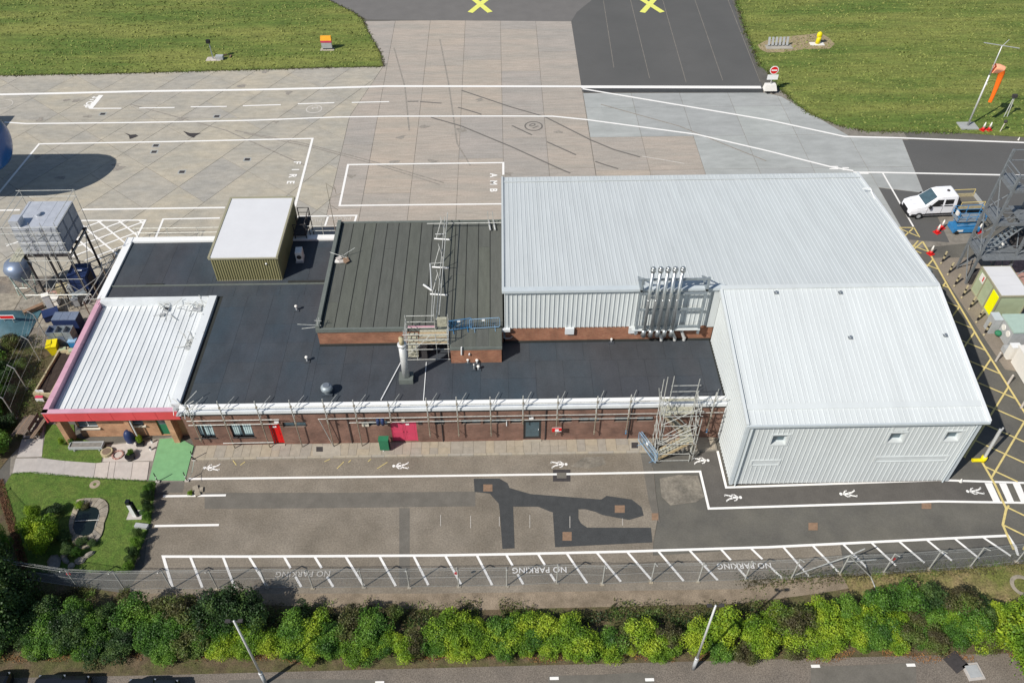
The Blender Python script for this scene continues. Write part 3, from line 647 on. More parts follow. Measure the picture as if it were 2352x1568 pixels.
# ---- hangar (main hall + lower front block share one white metal skin)
XL, XM, XR, YR, YF = .24, 15.66, 30.80, 43.9, 33.52
ZR, ZB, ZF = 9.08, 5.6, 6.78
CB = G(1972, 394, 5.75); XRB, YB = CB.x-.2, CB.y-.35; XLB = .36  # rear eave lowered and right wall flared to thin the cast shadow
hang = thing('hangar', 'large white ribbed metal hangar with a ridged roof behind and beside the dark flat roofs', 'hangar', (15,48,0))
HO = Vector((15,48,0))
def hp_(o): o.location = Vector(o.location)-HO; return o
def hb_(mb, name, m, kind=None, label=None): return hp_(mb.build(name, m, hang, kind=kind, label=label))
ops = []
for x0, x1, y0, y1 in ((1774,1806,997,1022),(2040,2078,992,1016),(2170,2206,990,1012)):
    a = XZ((x0+x1)/2, (y0+y1)/2, YF); ops.append((a[0]-XM-.5, a[0]-XM+.5, a[1]-.48, a[1]+.48))
pans = []
for x0, x1, y0, y1 in ((1728,1788,1055,1068),(2012,2172,1047,1060),(2055,2085,975,986)):
    a = XZ(x0, (y0+y1)/2, YF); b = XZ(x1, (y0+y1)/2, YF); pans.append((a[0]-XM, b[0]-XM, a[1]-.24, a[1]+.20))
m = wall(MB(), (XM,YF), (XR,YF), .12, ZF, ops, .38); hb_(m, 'front_wall', M['roofw'])
m = MB(); m.face([(XM,YF,.1),(XM,YF,ZF),(XM,YR,ZR-.02),(XM,YR,.1)]); hb_(m, 'side_wall', M['roofw'])
m = MB(); m.face([(XR,YF,.1),(XR,YR,.1),(XR,YR,ZR),(XR,YF,ZF)]); m.face([(XR,YR,.1),(XRB,YB,.1),(XRB,YB,ZB),(XR,YR,ZR)]); m.face([(XRB,YB,.1),(XL,YB,.1),(XL,YB,ZB),(XRB,YB,ZB)]); m.face([(XL,YR,.1),(XL,YR,ZR),(XL,YB,ZB),(XL,YB,.1)]); hb_(m, 'rear_wall', M['roofw'])
m = MB(); m.face([(XL,44.0,5.32),(XM,44.0,5.32),(XM,44.0,9.0),(XL,44.0,9.0)]); hb_(m, 'gable_wall', M['roofw'])
m = MB(); m.face([(XL,44.03,3.85),(XM,44.03,3.85),(XM,44.03,5.36),(XL,44.03,5.36)]); hb_(m, 'brick_plinth', M['brick3'])
m = wall_ribs(MB(), (XM,YF), (XR,YF), .12, lambda p: ZF, .325, ops+pans, .032, .034); hb_(m, 'cladding_ribs', M['roofw'], 'stuff')
zs_ = lambda p: ZF+(ZR-ZF)*(p.y-YF)/(YR-YF)-.05
m = wall_ribs(MB(), (XM,YR), (XM,YF), .12, zs_, .30); hb_(m, 'cladding_ribs', M['roofw'], 'stuff')
m = wall_ribs(MB(), (XL,44.0), (XM,44.0), 5.32, lambda p: 8.95, .333, d=.05); hb_(m, 'cladding_ribs', M['roofw'], 'stuff')
m = wall_ribs(MB(), (XR,YF), (XR,YR), .12, zs_, .5); wall_ribs(m, (XR,YR), (XRB,YB), .12, lambda p: ZR+(ZB-ZR)*(p.y-YR)/(YB-YR)-.1, .5); hb_(m, 'cladding_ribs', M['roofw'], 'stuff')
def panels(*a):
    n0 = len(COL.objects); slope_panels(*a)
slope_n = [0]
def hslope(x0, x1, n, y0, z0, y1, z1, nr, h=.05, rw=.045):
    w = (x1-x0)/n; L_ = hypot(y1-y0, z1-z0); me = rib_profile(w-.008, nr, L_, h, rw).mesh('roof_panel', M['roofw'])
    for i in range(n): inst('roof_panel', me, hang, Vector((x0+i*w, y0, z0))-HO, (atan2(z1-z0, y1-y0), 0, 0))
NP = 31; wa = (XR+.12-XL+.12)/NP; wb = (XRB+.12-XLB+.12)/NP; LH = hypot(YB+.4-YR, ZR-ZB+.03)
for i in range(NP):
    me = rib_profile(wa-.008, 3, LH, .026, .024).mesh('roof_panel', M['roofw']); xa = XL-.12+i*wa; xb = XLB-.12+i*wb
    for v in me.vertices:
        if v.co.y > 1: v.co.x = (v.co.x*wb/wa)+(xb-xa)
    inst('roof_panel', me, hang, Vector((xa, YR-.05, ZR+.02))-HO, (-atan2(ZR+.03-ZB, YB+.4-YR), 0, 0))
hslope(XM-.10, XR+.12, 15, YF-.30, ZF+.12, YR-.06, ZR+.02, 3, .028, .024)
hb_(B(XL-.2,YR-.16,ZR-.12,XM+.2,YR+.32,ZR+.085), 'ridge_flashing', M['trim'])
hb_(B(XM-.15,YR-.22,ZR+.03,XR+.15,YR+.16,ZR+.10), 'ridge_flashing', M['roofw'])
def sbox(y0, z0, y1, z1, x0, x1, h, name, m_, dx=0):
    mb = MB(); mb.add([(x0,y0,z0),(x1,y0,z0),(x1+dx,y1,z1),(x0+dx,y1,z1),(x0,y0,z0+h),(x1,y0,z0+h),(x1+dx,y1,z1+h),(x0+dx,y1,z1+h)], [(3,2,1,0),(4,5,6,7),(0,1,5,4),(1,2,6,5),(2,3,7,6),(3,0,4,7)])
    return hb_(mb, name, m_)
sbox(YR,ZR-.2,YB+.4,ZB-.22,XL-.22,XL-.05,.30,'verge_flashing',M['roofw'],XLB-XL); sbox(YR,ZR-.2,YB+.4,ZB-.22,XR+.08,XR+.24,.30,'verge_flashing',M['roofl'],XRB-XR)
sbox(YF-.34,ZF-.05,YR,ZR-.2,XR+.08,XR+.24,.30,'verge_flashing',M['roofl']); sbox(YF-.34,ZF-.05,YR-.2,ZR-.24,XM-.26,XM-.08,.32,'verge_flashing',M['roofw'])
sbox(YF+.75,ZF+.12+.21+.02,YF+1.15,ZF+.12+.29+.02,XM,XR,.05,'roof_flashing',M['roofw']); sbox(YB-.75,ZB+.24,YB-.55,ZB+.20,XLB,XRB,.035,'roof_flashing',M['roofw'])
hb_(B(XM-.2,YF-.42,ZF-.06,XR+.2,YF-.16,ZF+.12), 'gutter', M['trim']); hb_(B(XL,YB+.3,ZB-.25,XRB,YB+.5,ZB-.08), 'gutter', M['trim'])
hb_(B(XM-.06,YF-.07,.12,XM+.16,YF+.16,ZF), 'corner_trim', M['trim']); hb_(B(XR-.16,YF-.07,.12,XR+.06,YF+.12,ZF), 'corner_trim', M['trim'])
hb_(B(XL-.05,43.93,5.25,XL+.22,44.05,8.95), 'corner_trim', M['roofw']); hb_(B(XM-.55,43.9,5.25,XM-.02,43.98,8.9), 'corner_trim', M['roofw'])
for x in (XM+.32, XR-.32): hb_(MB().cyl((x,YF-.14,.1),(x,YF-.14,ZF-.05),.055,8), 'downpipe', M['trim'])
hb_(B(XM+.03,YF+.03,.0,XR-.03,YB,.12), 'plinth', M['dkiron'])
for x0, x1 in ((2.9,3.6),(6.85,7.6)):
    pass
for cx in (XZ(1308,760,43.9)[0], XZ(1454,760,43.9)[0]): hb_(B(cx-.33,43.82,4.75,cx+.33,43.99,5.34), 'rainwater_hopper', M['roofl'])
hb_(B(XL-.25,43.72,5.2,XL+.35,43.98,5.42), 'rainwater_hopper', M['roofl'])
for o in ops:
    x0, x1, c, e = XM+o[0], XM+o[1], o[2], o[3]
    w_ = MB(); w_.box(x0,YF+.3,c,x0+.07,YF+.36,e).box(x1-.07,YF+.3,c,x1,YF+.36,e).box(x0+.07,YF+.3,c,x1-.07,YF+.36,c+.07).box(x0+.07,YF+.3,e-.07,x1-.07,YF+.36,e)
    wo_ = hb_(w_, 'window', M['trim'])
    g = B(x0+.07,YF+.32,c+.07,x1-.07,YF+.34,e-.07).build('pane', M['glass'], wo_)
    fl = MB()
    for a in ((x0-.13,c-.13,x1+.13,c-.002),(x0-.13,e+.002,x1+.13,e+.13),(x0-.13,c-.002,x0-.002,e+.002),(x1+.002,c-.002,x1+.13,e+.002)): fl.box(a[0],YF-.05,a[1],a[2],YF-.005,a[3])
    hb_(fl, 'window_flashing', M['roofw'])
for o in pans:
    x0, x1, c, e = XM+o[0], XM+o[1], o[2], o[3]
    fl = MB().box(x0,YF-.012,c,x1,YF-.003,e)
    for a in ((x0-.1,c-.08,x1+.1,c),(x0-.1,e,x1+.1,e+.08),(x0-.1,c,x0,e),(x1,c,x1+.1,e)): fl.box(a[0],YF-.055,a[1],a[2],YF-.003,a[3])
    hb_(fl, 'blanked_opening', M['roofw'])
for q in ((1783,673,0),(1930,673,0),(1953,776,0),(2171,771,0)):
    yy = 42.6 if q[1] < 700 else 39.0
    for it in range(6):
        zz = ZF+.12+(ZR-.1-ZF)*(yy-YF+.3)/(YR-YF+.24); p = G(q[0], q[1], zz); yy = p.y
    v = MB().cyl((p.x,p.y,zz),(p.x,p.y,zz+.14),.06,8).cyl((p.x,p.y,zz+.14),(p.x,p.y,zz+.17),.11,8,.09); v.box(p.x-.15,p.y-.15,zz+.02,p.x+.15,p.y+.15,zz+.04)
    hb_(v, 'roof_vent', M['flue'])
# cladding details on the right side of the hangar: twin ducts
for i, (x, y) in enumerate(((2133,617),(2141,631))):
    p = G(x, y, 4.0); d = thing('extract_duct', ['round galvanised extract duct beside the hangar, further from the front of the pair','round galvanised extract duct beside the hangar, nearer the front of the pair'][i], 'duct', (p.x, p.y, 0), group='ducts beside the hangar')
    MB().cyl((0,0,0),(0,0,3.6),.36,14).build('duct_pipe', M['steelb'], d, True); MB().cyl((0,0,3.6),(0,0,3.75),.42,14).cyl((0,0,3.75),(0,0,4.05),.42,14,.12).build('duct_cowl', M['steelb'], d, True)
# ---- low flat-roofed building
low = thing('office_building', 'long low brick office block with dark slate membrane roof and white front gutter', 'building', (-8,45,0))
LO = Vector((-8,45,0))
def lb(mb, name, m, kind=None, par=None, label=None):
    o = mb.build(name, m, par or low, kind=kind, label=label)
    if par is None: o.location = -LO
    return o
FYW = 37.72; X0F, X1F = -22.45, XM
def fw(x0, x1, y0, y1):
    a = XZ(x0, y1, FYW); b = XZ(x1, y1, FYW); t = XZ((x0+x1)/2, y0, FYW)
    return [a[0]-X0F, b[0]-X0F, a[1], t[1]]
FW_ = {}
FW_['A'] = fw(446,495,969,999); FW_['B'] = fw(534,584,969,998)
FW_['door1'] = fw(628,653,970,1012); FW_['hi1'] = fw(651,705,972,980.5); FW_['hi2'] = fw(833,892,970,982)
FW_['ddoor'] = fw(903,961,968,1013); FW_['door2'] = fw(1202,1242,965,1012.5)
for k, q in dict(h3=(1060,1105,966,976),h4=(1110,1163,966,976),h5=(1172,1197,966,976),h6=(1284,1313,966,974),h7=(1328,1376,966,974),h8=(1410,1446,965,973),h9=(1461,1500,965,973),h10=(999,1022,966,977)).items(): FW_[k] = fw(*q)
for k in ('door1','ddoor','door2'): FW_[k][2] = .16; FW_[k][3] = 2.32
for k in ('A','B'): FW_[k][2] = .95; FW_[k][3] = 2.45
for k in FW_:
    if k.startswith('h'): FW_[k][2] = 1.95; FW_[k][3] = 2.5
m = wall(MB(), (X0F,FYW), (X1F,FYW), 0, 3.45, [tuple(v) for v in FW_.values()], .22); lb(m, 'front_wall', M['brick'])
m = MB(); m.face([(X0F,FYW,0),(X0F,FYW,3.9),(X0F,45,3.9),(X0F,45,0)]); m.face([(-31.8,49.2,0),(-31.8,57,0),(-31.8,57,3.85),(-31.8,49.2,3.85)][::-1]); m.face([(-31.8,57,0),(-14,57,0),(-14,57,3.85),(-31.8,57,3.85)][::-1]); lb(m, 'side_wall', M['brick'])
m = MB().box(-31.7,49.3,3.55,-13.5,56.9,3.885).box(-22.4,38.0,3.55,-13.5,49.3,3.885).box(-13.5,38.0,3.55,XM-.02,44.0,3.885); lb(m, 'roof_deck', M['seam'])
rm = random.Random(11)
def strips(x0, x1, y0, y1, w, cut=None):
    x = x0
    while x < x1-.2:
        xe = min(x+w, x1); y = y0+ (0 if rm.random() < .5 else 0)
        ys_ = [y0]
        while ys_[-1] < y1: ys_.append(min(y1, ys_[-1]+rm.choice((2.0,2.0,4.0))))
        for a, b in zip(ys_, ys_[1:]):
            if b-a > .1: lb(B(x+.006,a+.006,3.88,xe-.006,b-.006,3.9+rm.uniform(0,.004)), 'membrane_sheet', M['felt'])
        x = xe
strips(-31.4,-23.1,49.6,56.5,2.0); strips(-23.1,-17.7,49.6,51.5,1.8); strips(-17.7,-13.6,49.6,56.5,2.0)
strips(-22.1,-13.6,38.3,49.6,2.0); strips(-13.6,15.5,38.3,42.0,2.0); strips(-13.6,-3.8,42.0,43.9,2.0); strips(.0,15.5,42.0,43.9,2.0)
lb(B(X0F-.05,37.55,3.66,XM-.04,37.84,3.93), 'gutter', M['roofl']); lb(B(X0F-.05,37.86,3.5,XM-.04,38.2,4.03), 'gutter', M['wframe'])
lb(B(X0F,37.66,3.40,XM-.04,37.84,3.65), 'fascia_board', M['seam'])
lb(B(-31.95,56.55,3.85,-13.6,57.15,4.06), 'coping', M['wframe']); lb(B(-31.95,49.4,3.85,-31.35,56.54,4.06), 'coping', M['wframe'])
lb(B(-31.3,50.88,3.88,-13.6,50.98,3.99), 'upstand', M['feltedge']); lb(B(-17.2,51.0,3.88,-13.7,51.22,4.06), 'upstand', M['seam']); lb(B(-28.6,50.99,3.9,-27.2,51.12,4.0), 'upstand', M['seam'])
lb(B(-13.6,43.8,3.88,-3.8,43.92,4.05), 'upstand', M['seam']); lb(B(.1,43.85,3.88,XM-.1,43.98,4.02), 'upstand', M['seam'])
lb(B(-5.6,38.3,3.91,-5.55,42.0,3.95), 'flashing_strip', M['wframe']).location = -LO
bpy.data.objects  # keep
lb(MB().cyl((-8.55,38.4,3.95),(-7.15,42.9,3.95),.045,6), 'cable_conduit', M['wframe'])
COL.objects[-1]
# windows, doors
def window(key, npan, fm='frame', blind=False, gl='glass', y=FYW, par=None, sill=False):
    u0, u1, z0, z1 = FW_[key]; x0, x1 = X0F+u0, X0F+u1
    f = MB(); f.box(x0,y+.1,z0,x1,y+.16,z0+.06).box(x0,y+.1,z1-.06,x1,y+.16,z1).box(x0,y+.1,z0+.06,x0+.06,y+.16,z1-.06).box(x1-.06,y+.1,z0+.06,x1,y+.16,z1-.06)
    for i in range(1, npan): c = x0+(x1-x0)*i/npan; f.box(c-.04,y+.1,z0+.06,c+.04,y+.16,z1-.06)
    o = lb(f, 'window', M[fm]); 
    for i in range(npan):
        a = x0+(x1-x0)*i/npan+.07; b = x0+(x1-x0)*(i+1)/npan-.07
        B(a,y+.125,z0+.065,b,y+.135,z1-.065).build('pane', M[gl], o)
        if blind:
            bm_ = MB(); k = 0; xx = a+.03
            while xx < b-.1: bm_.obox((xx+.07,y+.118,(z0+z1)/2+.02),(.11,.006,z1-z0-.35), ry=.02*k); xx += .15; k += 1
            bm_.build('blind', M['blind'], o)
    if sill: B(x0-.05,y-.07,z0-.09,x1+.05,y+.1,z0).build('sill', M['dkiron'], o)
    return o
window('A', 2, blind=True, sill=True); window('B', 2, blind=True, sill=True)
for k in FW_:
    if k.startswith('h'): window(k, 2 if FW_[k][1]-FW_[k][0] > 1.2 else 1)
def door(key, leaves, m_, name='door', glassy=False):
    u0, u1, z0, z1 = FW_[key]; x0, x1 = X0F+u0, X0F+u1; fr = MB()
    fr.box(x0,FYW+.02,z0,x0+.06,FYW+.12,z1).box(x1-.06,FYW+.02,z0,x1,FYW+.12,z1).box(x0+.06,FYW+.02,z1-.06,x1-.06,FYW+.12,z1)
    lb(fr, 'door_frame', m_ if not glassy else M['frame'])
    w = (x1-x0-.12)/leaves
    for i in range(leaves):
        a = x0+.06+i*w; d = lb(B(a+.008,FYW+.04,z0+.01,a+w-.008,FYW+.09,z1-.065), name, m_)
        if not glassy:
            for zz in ((z0+.2,z0+.95),(z0+1.1,z1-.25)): 
                mb = MB(); 
                for q in ((a+.1,zz[0],a+w-.1,zz[0]+.02),(a+.1,zz[1]-.02,a+w-.1,zz[1]),(a+.1,zz[0]+.02,a+.12,zz[1]-.02),(a+w-.12,zz[0]+.02,a+w-.1,zz[1]-.02)): mb.box(q[0],FYW+.03,q[1],q[2],FYW+.04,q[3])
                mb.build('door_moulding', m_, d)
        else: B(a+.1,FYW+.035,z0+.25,a+w-.1,FYW+.04,z1-.3).build('pane', M['glass'], d)
        hx = a+w-.13 if (leaves == 1 or i == 0) else a+.13
        MB().cyl((hx,FYW-.01,z0+1.0),(hx,FYW-.01,z0+1.16),.02,6).build('handle', M['wframe'] if glassy else m_, d)
door('door1', 1, M['brightred']); door('ddoor', 2, M['reddoor']); door('door2', 1, M['frame'], glassy=True)
for k in ('door1','door2'): u0, u1, _, _ = FW_[k]; lb(B(X0F+u0-.04,37.50,.08,X0F+u1+.04,FYW+.02,.16), 'doorstep', M['kerb'])
lb(B(X0F+FW_['door1'][0]+.25,FYW-.004,1.95,X0F+FW_['door1'][1]-.25,FYW+.035,2.07), 'door_sign', M['wframe'])
lb(B(X0F+FW_['ddoor'][1]-.75,FYW-.004,1.98,X0F+FW_['ddoor'][1]-.5,FYW+.035,2.1), 'door_sign', M['wframe'])
def pl(x0, x1, y0, y1, m_, name, d=.06, Y=FYW):
    a = XZ(x0, y1, Y); b = XZ(x1, y1, Y); t = XZ((x0+x1)/2, y0, Y); return lb(B(a[0],Y-d,a[1],b[0],Y-.003,t[1]), name, M[m_])
pl(832,848,969,978,'sill','wall_sign'); pl(1215,1225,957,962,'wframe','bulkhead_light',.12); pl(923,930,963,968,'sill','bulkhead_light',.12); pl(1162.5,1164.5,964,976,'wframe','overflow_pipe',.08); pl(961,969,967,974,'dkiron','wall_vent'); pl(631,641,966,969,'wframe','bulkhead_light',.1)
lb(B(X0F,FYW-.05,.0,X1F,FYW-.004,.17), 'brick_plinth', M['brick'])
for x in (-16.5,-11.0,-4.4,3.0,9.0): lb(MB().cyl((x,FYW-.06,.1),(x,FYW-.06,3.5),.035,6), 'downpipe', M['dkiron'])
# ---- roof furniture on the low roof (each its own thing)
def cowl(x, y, z, label, r=.10, h=.32, ang=0, grp='small vent cowls on the dark roofs'):
    p = G(x, y, z); t = thing('vent_cowl', label, 'vent', (p.x,p.y,z), group=grp)
    B(-.2,-.2,0,.2,.2,.05).build('vent_base', M['felt'], t); MB().cyl((0,0,.05),(0,0,h),r*.55,8).build('vent_pipe', M['grey'], t); MB().sph((0,0,h),r,8,6,(1,1,.8)).build('vent_cap', M['cream'], t, True); return t
cowl(682,712,3.91,'small round vent cowl below the left corner of the green felt roof',.13,.42); cowl(706,829,3.91,'small round vent cowl between the brick upstand and the dome ventilator',.13,.42)
cowl(1075,833,3.91,'small vent cowl at the foot of the scaffold tower on the roof',.11); cowl(1096,834,3.91,'round vent cowl closest to the brick annex front wall',.13)
cowl(1089,848,3.91,'thin leaning vent cowl, left one of the pair before the annex',.06,.5); cowl(1099,848,3.91,'round vent cowl, right one of the pair before the annex',.13); cowl(1404,785,3.91,'small vent cowl against the hangar brick plinth',.1,.3)
p = G(753,902,3.91); t = thing('roof_ventilator', 'large domed metal ventilator standing alone on the slate roof', 'ventilator', (p.x,p.y,3.9))
MB().box(-.38,-.38,0,.38,.38,.12).build('ventilator_base', M['felt'], t); MB().lathe((0,0,.12),[(.24,0),(.24,.18),(.33,.22),(.42,.34),(.42,.52),(.33,.64),(.2,.68)],18).build('ventilator_cowl', M['steelb'], t, True)
MB().cyl((0,0,.66),(0,0,.84),.23,16).cyl((0,0,.84),(0,0,.841),.15,16).build('ventilator_top', M['flue'], t, False)
p = G(934,872,3.91); t = thing('flue_stack', 'thick pale flue stack with a cap beside the roof scaffold', 'flue', (p.x,p.y,3.9))
B(-.5,-.42,0,.5,.42,.42).build('flue_base', M['feltedge'], t); MB().cyl((0,0,.42),(0,0,3.55),.26,18).cyl((0,0,3.5),(0,0,3.66),.32,18).build('flue_casing', M['fluw'], t, True); MB().cyl((0,0,3.66),(0,0,4.25),.17,14).build('flue_terminal', M['gold'], t, True)
p = G(690,596,3.91); t = thing('air_conditioner', 'grey box air conditioning unit in the shade of the plant room', 'air conditioner', (p.x,p.y,3.9), radians(4))
B(-.32,-.45,0,.32,.55,.12).build('unit_stand', M['grey'], t); B(-.27,-.30,.12,.27,.5,.95).build('unit_casing', M['cream'], t); MB().cyl((0,-.31,.5),(0,-.33,.5),.2,14).build('unit_fan', M['dkiron'], t)
p = G(1166,783,3.91); t = thing('satellite_dish', 'small white dish in the shadow beside the annex', 'dish', (p.x,p.y,3.9)); MB().cyl((0,0,0),(0,0,.4),.03,6).build('dish_mount', M['steel'], t); MB().lathe((0,0,.4),[(0,.0),(.22,.05),(.4,.2)],16).build('dish_bowl', M['wframe'], t, True)
# ---- green felt roofed block + annex
fb = thing('felt_roofed_block', 'raised brick block with striped green mineral felt roof beside the hangar', 'building', (-6.6,50,0)); FO = Vector((-6.6,50,0))
def ff(mb, name, m_, **k): o = mb.build(name, m_, fb, **k); o.location = -FO; return o
FX0, FX1, FY0, FY1, FZ = -13.6, .1, 43.93, 56.75, 5.56
m = MB(); m.face([(FX0,FY0,3.85),(FX1,FY0,3.85),(FX1,FY0,5.3),(FX0,FY0,5.3)]); m.face([(FX0,FY1,0),(FX0,FY0,0),(FX0,FY0,5.3),(FX0,FY1,5.3)]); m.face([(FX1,FY1,0),(FX0,FY1,0),(FX0,FY1,5.3),(FX1,FY1,5.3)]); ff(m, 'brick_wall', M['brick3'])
ff(MB().box(FX0-.04,FY0-.04,5.3,FX1,FY1+.04,FZ-.01), 'roof_deck', M['seam'])
x = FX0+.32; rf = random.Random(4); i = 0
while x < FX1-.1:
    xe = min(x+.955, FX1); cuts_ = [FY0+.1, FY1-.05]
    if i == 4: cuts_ = [FY0+.1, 49.2, 53.2, FY1-.05]
    elif rf.random() < .5: cuts_ = [FY0+.1, rf.uniform(46,54), FY1-.05]
    for a, b in zip(cuts_, cuts_[1:]): ff(B(x+.035,a+.01,FZ-.02,xe-.035,b-.01,FZ+rf.uniform(.006,.02)), 'felt_strip', M['felt2'])
    x = xe; i += 1
ff(B(FX0-.05,FY0+.0,FZ-.06,FX0+.24,FY1+.05,FZ+.30), 'roof_kerb', M['feltedge']); ff(B(FX0-.06,FY0-.08,5.28,-3.75,FY0+.09,FZ+.05), 'roof_kerb', M['feltedge']); ff(B(FX0+.24,FY1-.1,FZ-.06,FX1,FY1+.08,FZ+.10), 'roof_kerb', M['feltedge'])
an = thing('roof_annex', 'small brick projection with felt top and two white pipes on its front wall', 'annex', (-1.9,43,0)); AO = Vector((-1.9,43,0))
def fa(mb, name, m_, **k): o = mb.build(name, m_, an, **k); o.location = -AO; return o
fa(MB().box(-3.74,41.9,3.85,-.06,43.92,5.26), 'brick_wall', M['brick3']); fa(MB().box(-3.78,41.86,5.26,-.02,43.92,5.5), 'roof_edge', M['feltedge'])
for k in range(4): fa(B(-3.7+k*.92,41.95,5.5,-3.7+k*.92+.88,43.83,5.52+.004*(k%2)), 'felt_strip', M['felt2'])
for (x, y0, y1) in ((1060,796,814),(1078,811,815)):
    a = P(x, y1, 1, 41.85); b = P(x, y0, 1, 41.85); fa(MB().cyl((a.x,41.84,a.z),(b.x,41.80,b.z),.055,8), 'wall_pipe', M['wframe'])
# ---- khaki plant room
pr = thing('plant_room', 'khaki corrugated plant room with a bright white flat roof rising above the slate roof', 'plant room', (-20.4,55.4,0)); PO = Vector((-20.4,55.4,0))
def fp(mb, name, m_, **k): o = mb.build(name, m_, pr, **k); o.location = -PO; return o
KX0, KX1, KY0, KY1, KZ = -23.0, -17.75, 51.5, 59.4, 6.15
m = MB(); m.face([(KX0,KY0,3.85),(KX1,KY0,3.85),(KX1,KY0,KZ),(KX0,KY0,KZ)]); m.face([(KX1,KY0,0),(KX1,KY1,0),(KX1,KY1,KZ),(KX1,KY0,KZ)]); m.face([(KX1,KY1,0),(KX0,KY1,0),(KX0,KY1,KZ),(KX1,KY1,KZ)]); m.face([(KX0,KY1,0),(KX0,KY0,0),(KX0,KY0,KZ),(KX0,KY1,KZ)]); fp(m, 'wall_sheet', M['khaki'])
for a, b in (((KX0,KY0),(KX1,KY0)),((KX1,KY0),(KX1,KY1))): fp(wall_ribs(MB(), a, b, 3.9, lambda p: KZ, .2, d=.06, w=.05), 'cladding_ribs', M['khaki'], kind='stuff')
fp(B(KX0-.12,KY0-.12,KZ,KX1+.12,KY1+.12,KZ+.12), 'roof_slab', M['khaki2']); fp(MB().prism([(KX0+.05,KY0-.06),(KX1-.02,KY0-.06),(KX1-.02,KY1-.05),(KX0+.05,KY1-.05)], KZ+.12, KZ+.20), 'roof', M['plroof'])
for q in ((KX1-.01,KY0-.12,KX1+.14,KY1+.12),(KX0-.14,KY0-.12,KX0+.04,KY1+.12),(KX0+.04,KY1-.04,KX1-.01,KY1+.14)): fp(B(q[0],q[1],KZ+.12,q[2],q[3],KZ+.24), 'roof_trim', M['khaki2'])
a = P(612,604,1,KY0); fp(MB().sph((a.x,KY0-.1,a.z),.08,8,6), 'bulkhead_light', M['wframe'])
fp(B(KX0+.05,KY0-.04,3.86,KX1,KY0-.0,3.96), 'base_trim', M['khaki2'])
# steel access platform on the shaded side
t = thing('access_platform', 'dark steel access platform on the shaded side of the plant room', 'platform', (-17.1,57.6,0)); TO = Vector((-17.1,57.6,0))
mb = MB().box(-17.6,56.6,4.4,-16.5,59.2,4.5)
mb.build('platform_deck', M['dkiron'], t).location = -TO
mb = MB()
for x in (-17.5,-16.55):
    for y in (56.7,58,59.1): mb.cyl((x,y,0),(x,y,5.5),.045,6)
for z in (5.0,5.5): mb.path([(-17.5,56.7,z),(-16.55,56.7,z),(-16.55,59.1,z),(-17.5,59.1,z)], .03)
mb.build('platform_railing', M['dkiron'], t).location = -TO
# ---- red fascia building
rb = thing('entrance_building', 'single-storey orange brick entrance block with red fascia and white ribbed roof', 'building', (-27.3,43,0)); RO = Vector((-27.3,43,0))
def fr_(mb, name, m_, **k): o = mb.build(name, m_, rb, **k); o.location = -RO; return o
RX0, RX1, RY0, RY1 = -31.95, -22.5, 37.72, 49.35
slope = []
w = .46; n = int((RX1-.75-(RX0+.45))/w)
me = rib_profile(w-.006, 1, RY1-.2-38.15, .05, .035).mesh('roof_panel', M['roofl'])
for i in range(n+1):
    o = inst('roof_panel', me, rb, Vector((RX0+.42+i*w, 38.12, 3.42))-RO, (.006,0,0))
fr_(B(RX0+.3,38.0,3.2,RX1,RY1,3.39), 'roof_deck', M['trim'])
fr_(B(RX1-.62,38.2,3.4,RX1-.02,RY1+.1,4.12), 'parapet', M['roofl']); fr_(B(RX0+.35,RY1-.35,3.4,RX1-.62,RY1+.12,4.05), 'parapet', M['roofl'])
fr_(B(RX1-1.0,38.15,3.46,RX1-.62,RY1-.35,3.52), 'gutter', M['roofw'])
npan = 6; L_ = (RX1-.15-RX0)/npan
for i in range(npan):
    x0 = RX0+i*L_; mb = MB(); mb.add([(x0+.012,RY0+.10,2.86),(x0+L_-.012,RY0+.10,2.86),(x0+L_-.012,RY0,3.86),(x0+.012,RY0,3.86),(x0+.012,RY0+.22,2.86),(x0+L_-.012,RY0+.22,2.86),(x0+L_-.012,RY0+.12,3.86),(x0+.012,RY0+.12,3.86)], [(0,1,2,3),(5,4,7,6),(4,5,1,0),(3,2,6,7),(1,5,6,2),(4,0,3,7)])
    fr_(mb, 'fascia_panel', M['red'])
fr_(B(RX0+.14,RY0+.13,2.9,RX1-.2,RY0+.16,3.8), 'fascia_backing', M['dkiron'])
npan = 8; L_ = (RY1-RY0)/npan
for i in range(npan):
    y0 = RY0+i*L_; fr_(B(RX0,y0+.012,2.86,RX0+.1,y0+L_-.012,3.86), 'fascia_panel', M['red'])
    fr_(B(RX0-.02,y0+.008,3.862,RX0+.36,y0+L_-.008,3.92), 'coping_panel', M['pink'])
fr_(B(RX0+.22,RY0+.3,3.3,RX0+.34,RY1,3.86), 'parapet', M['pink']); fr_(B(RX0-.02,RY0-.03,3.862,RX1-.1,RY0+.34,3.92), 'coping_panel', M['pink'])
fr_(B(RX0+.1,RY0+.16,2.86,RX1,38.75,2.95), 'soffit', M['wframe'])
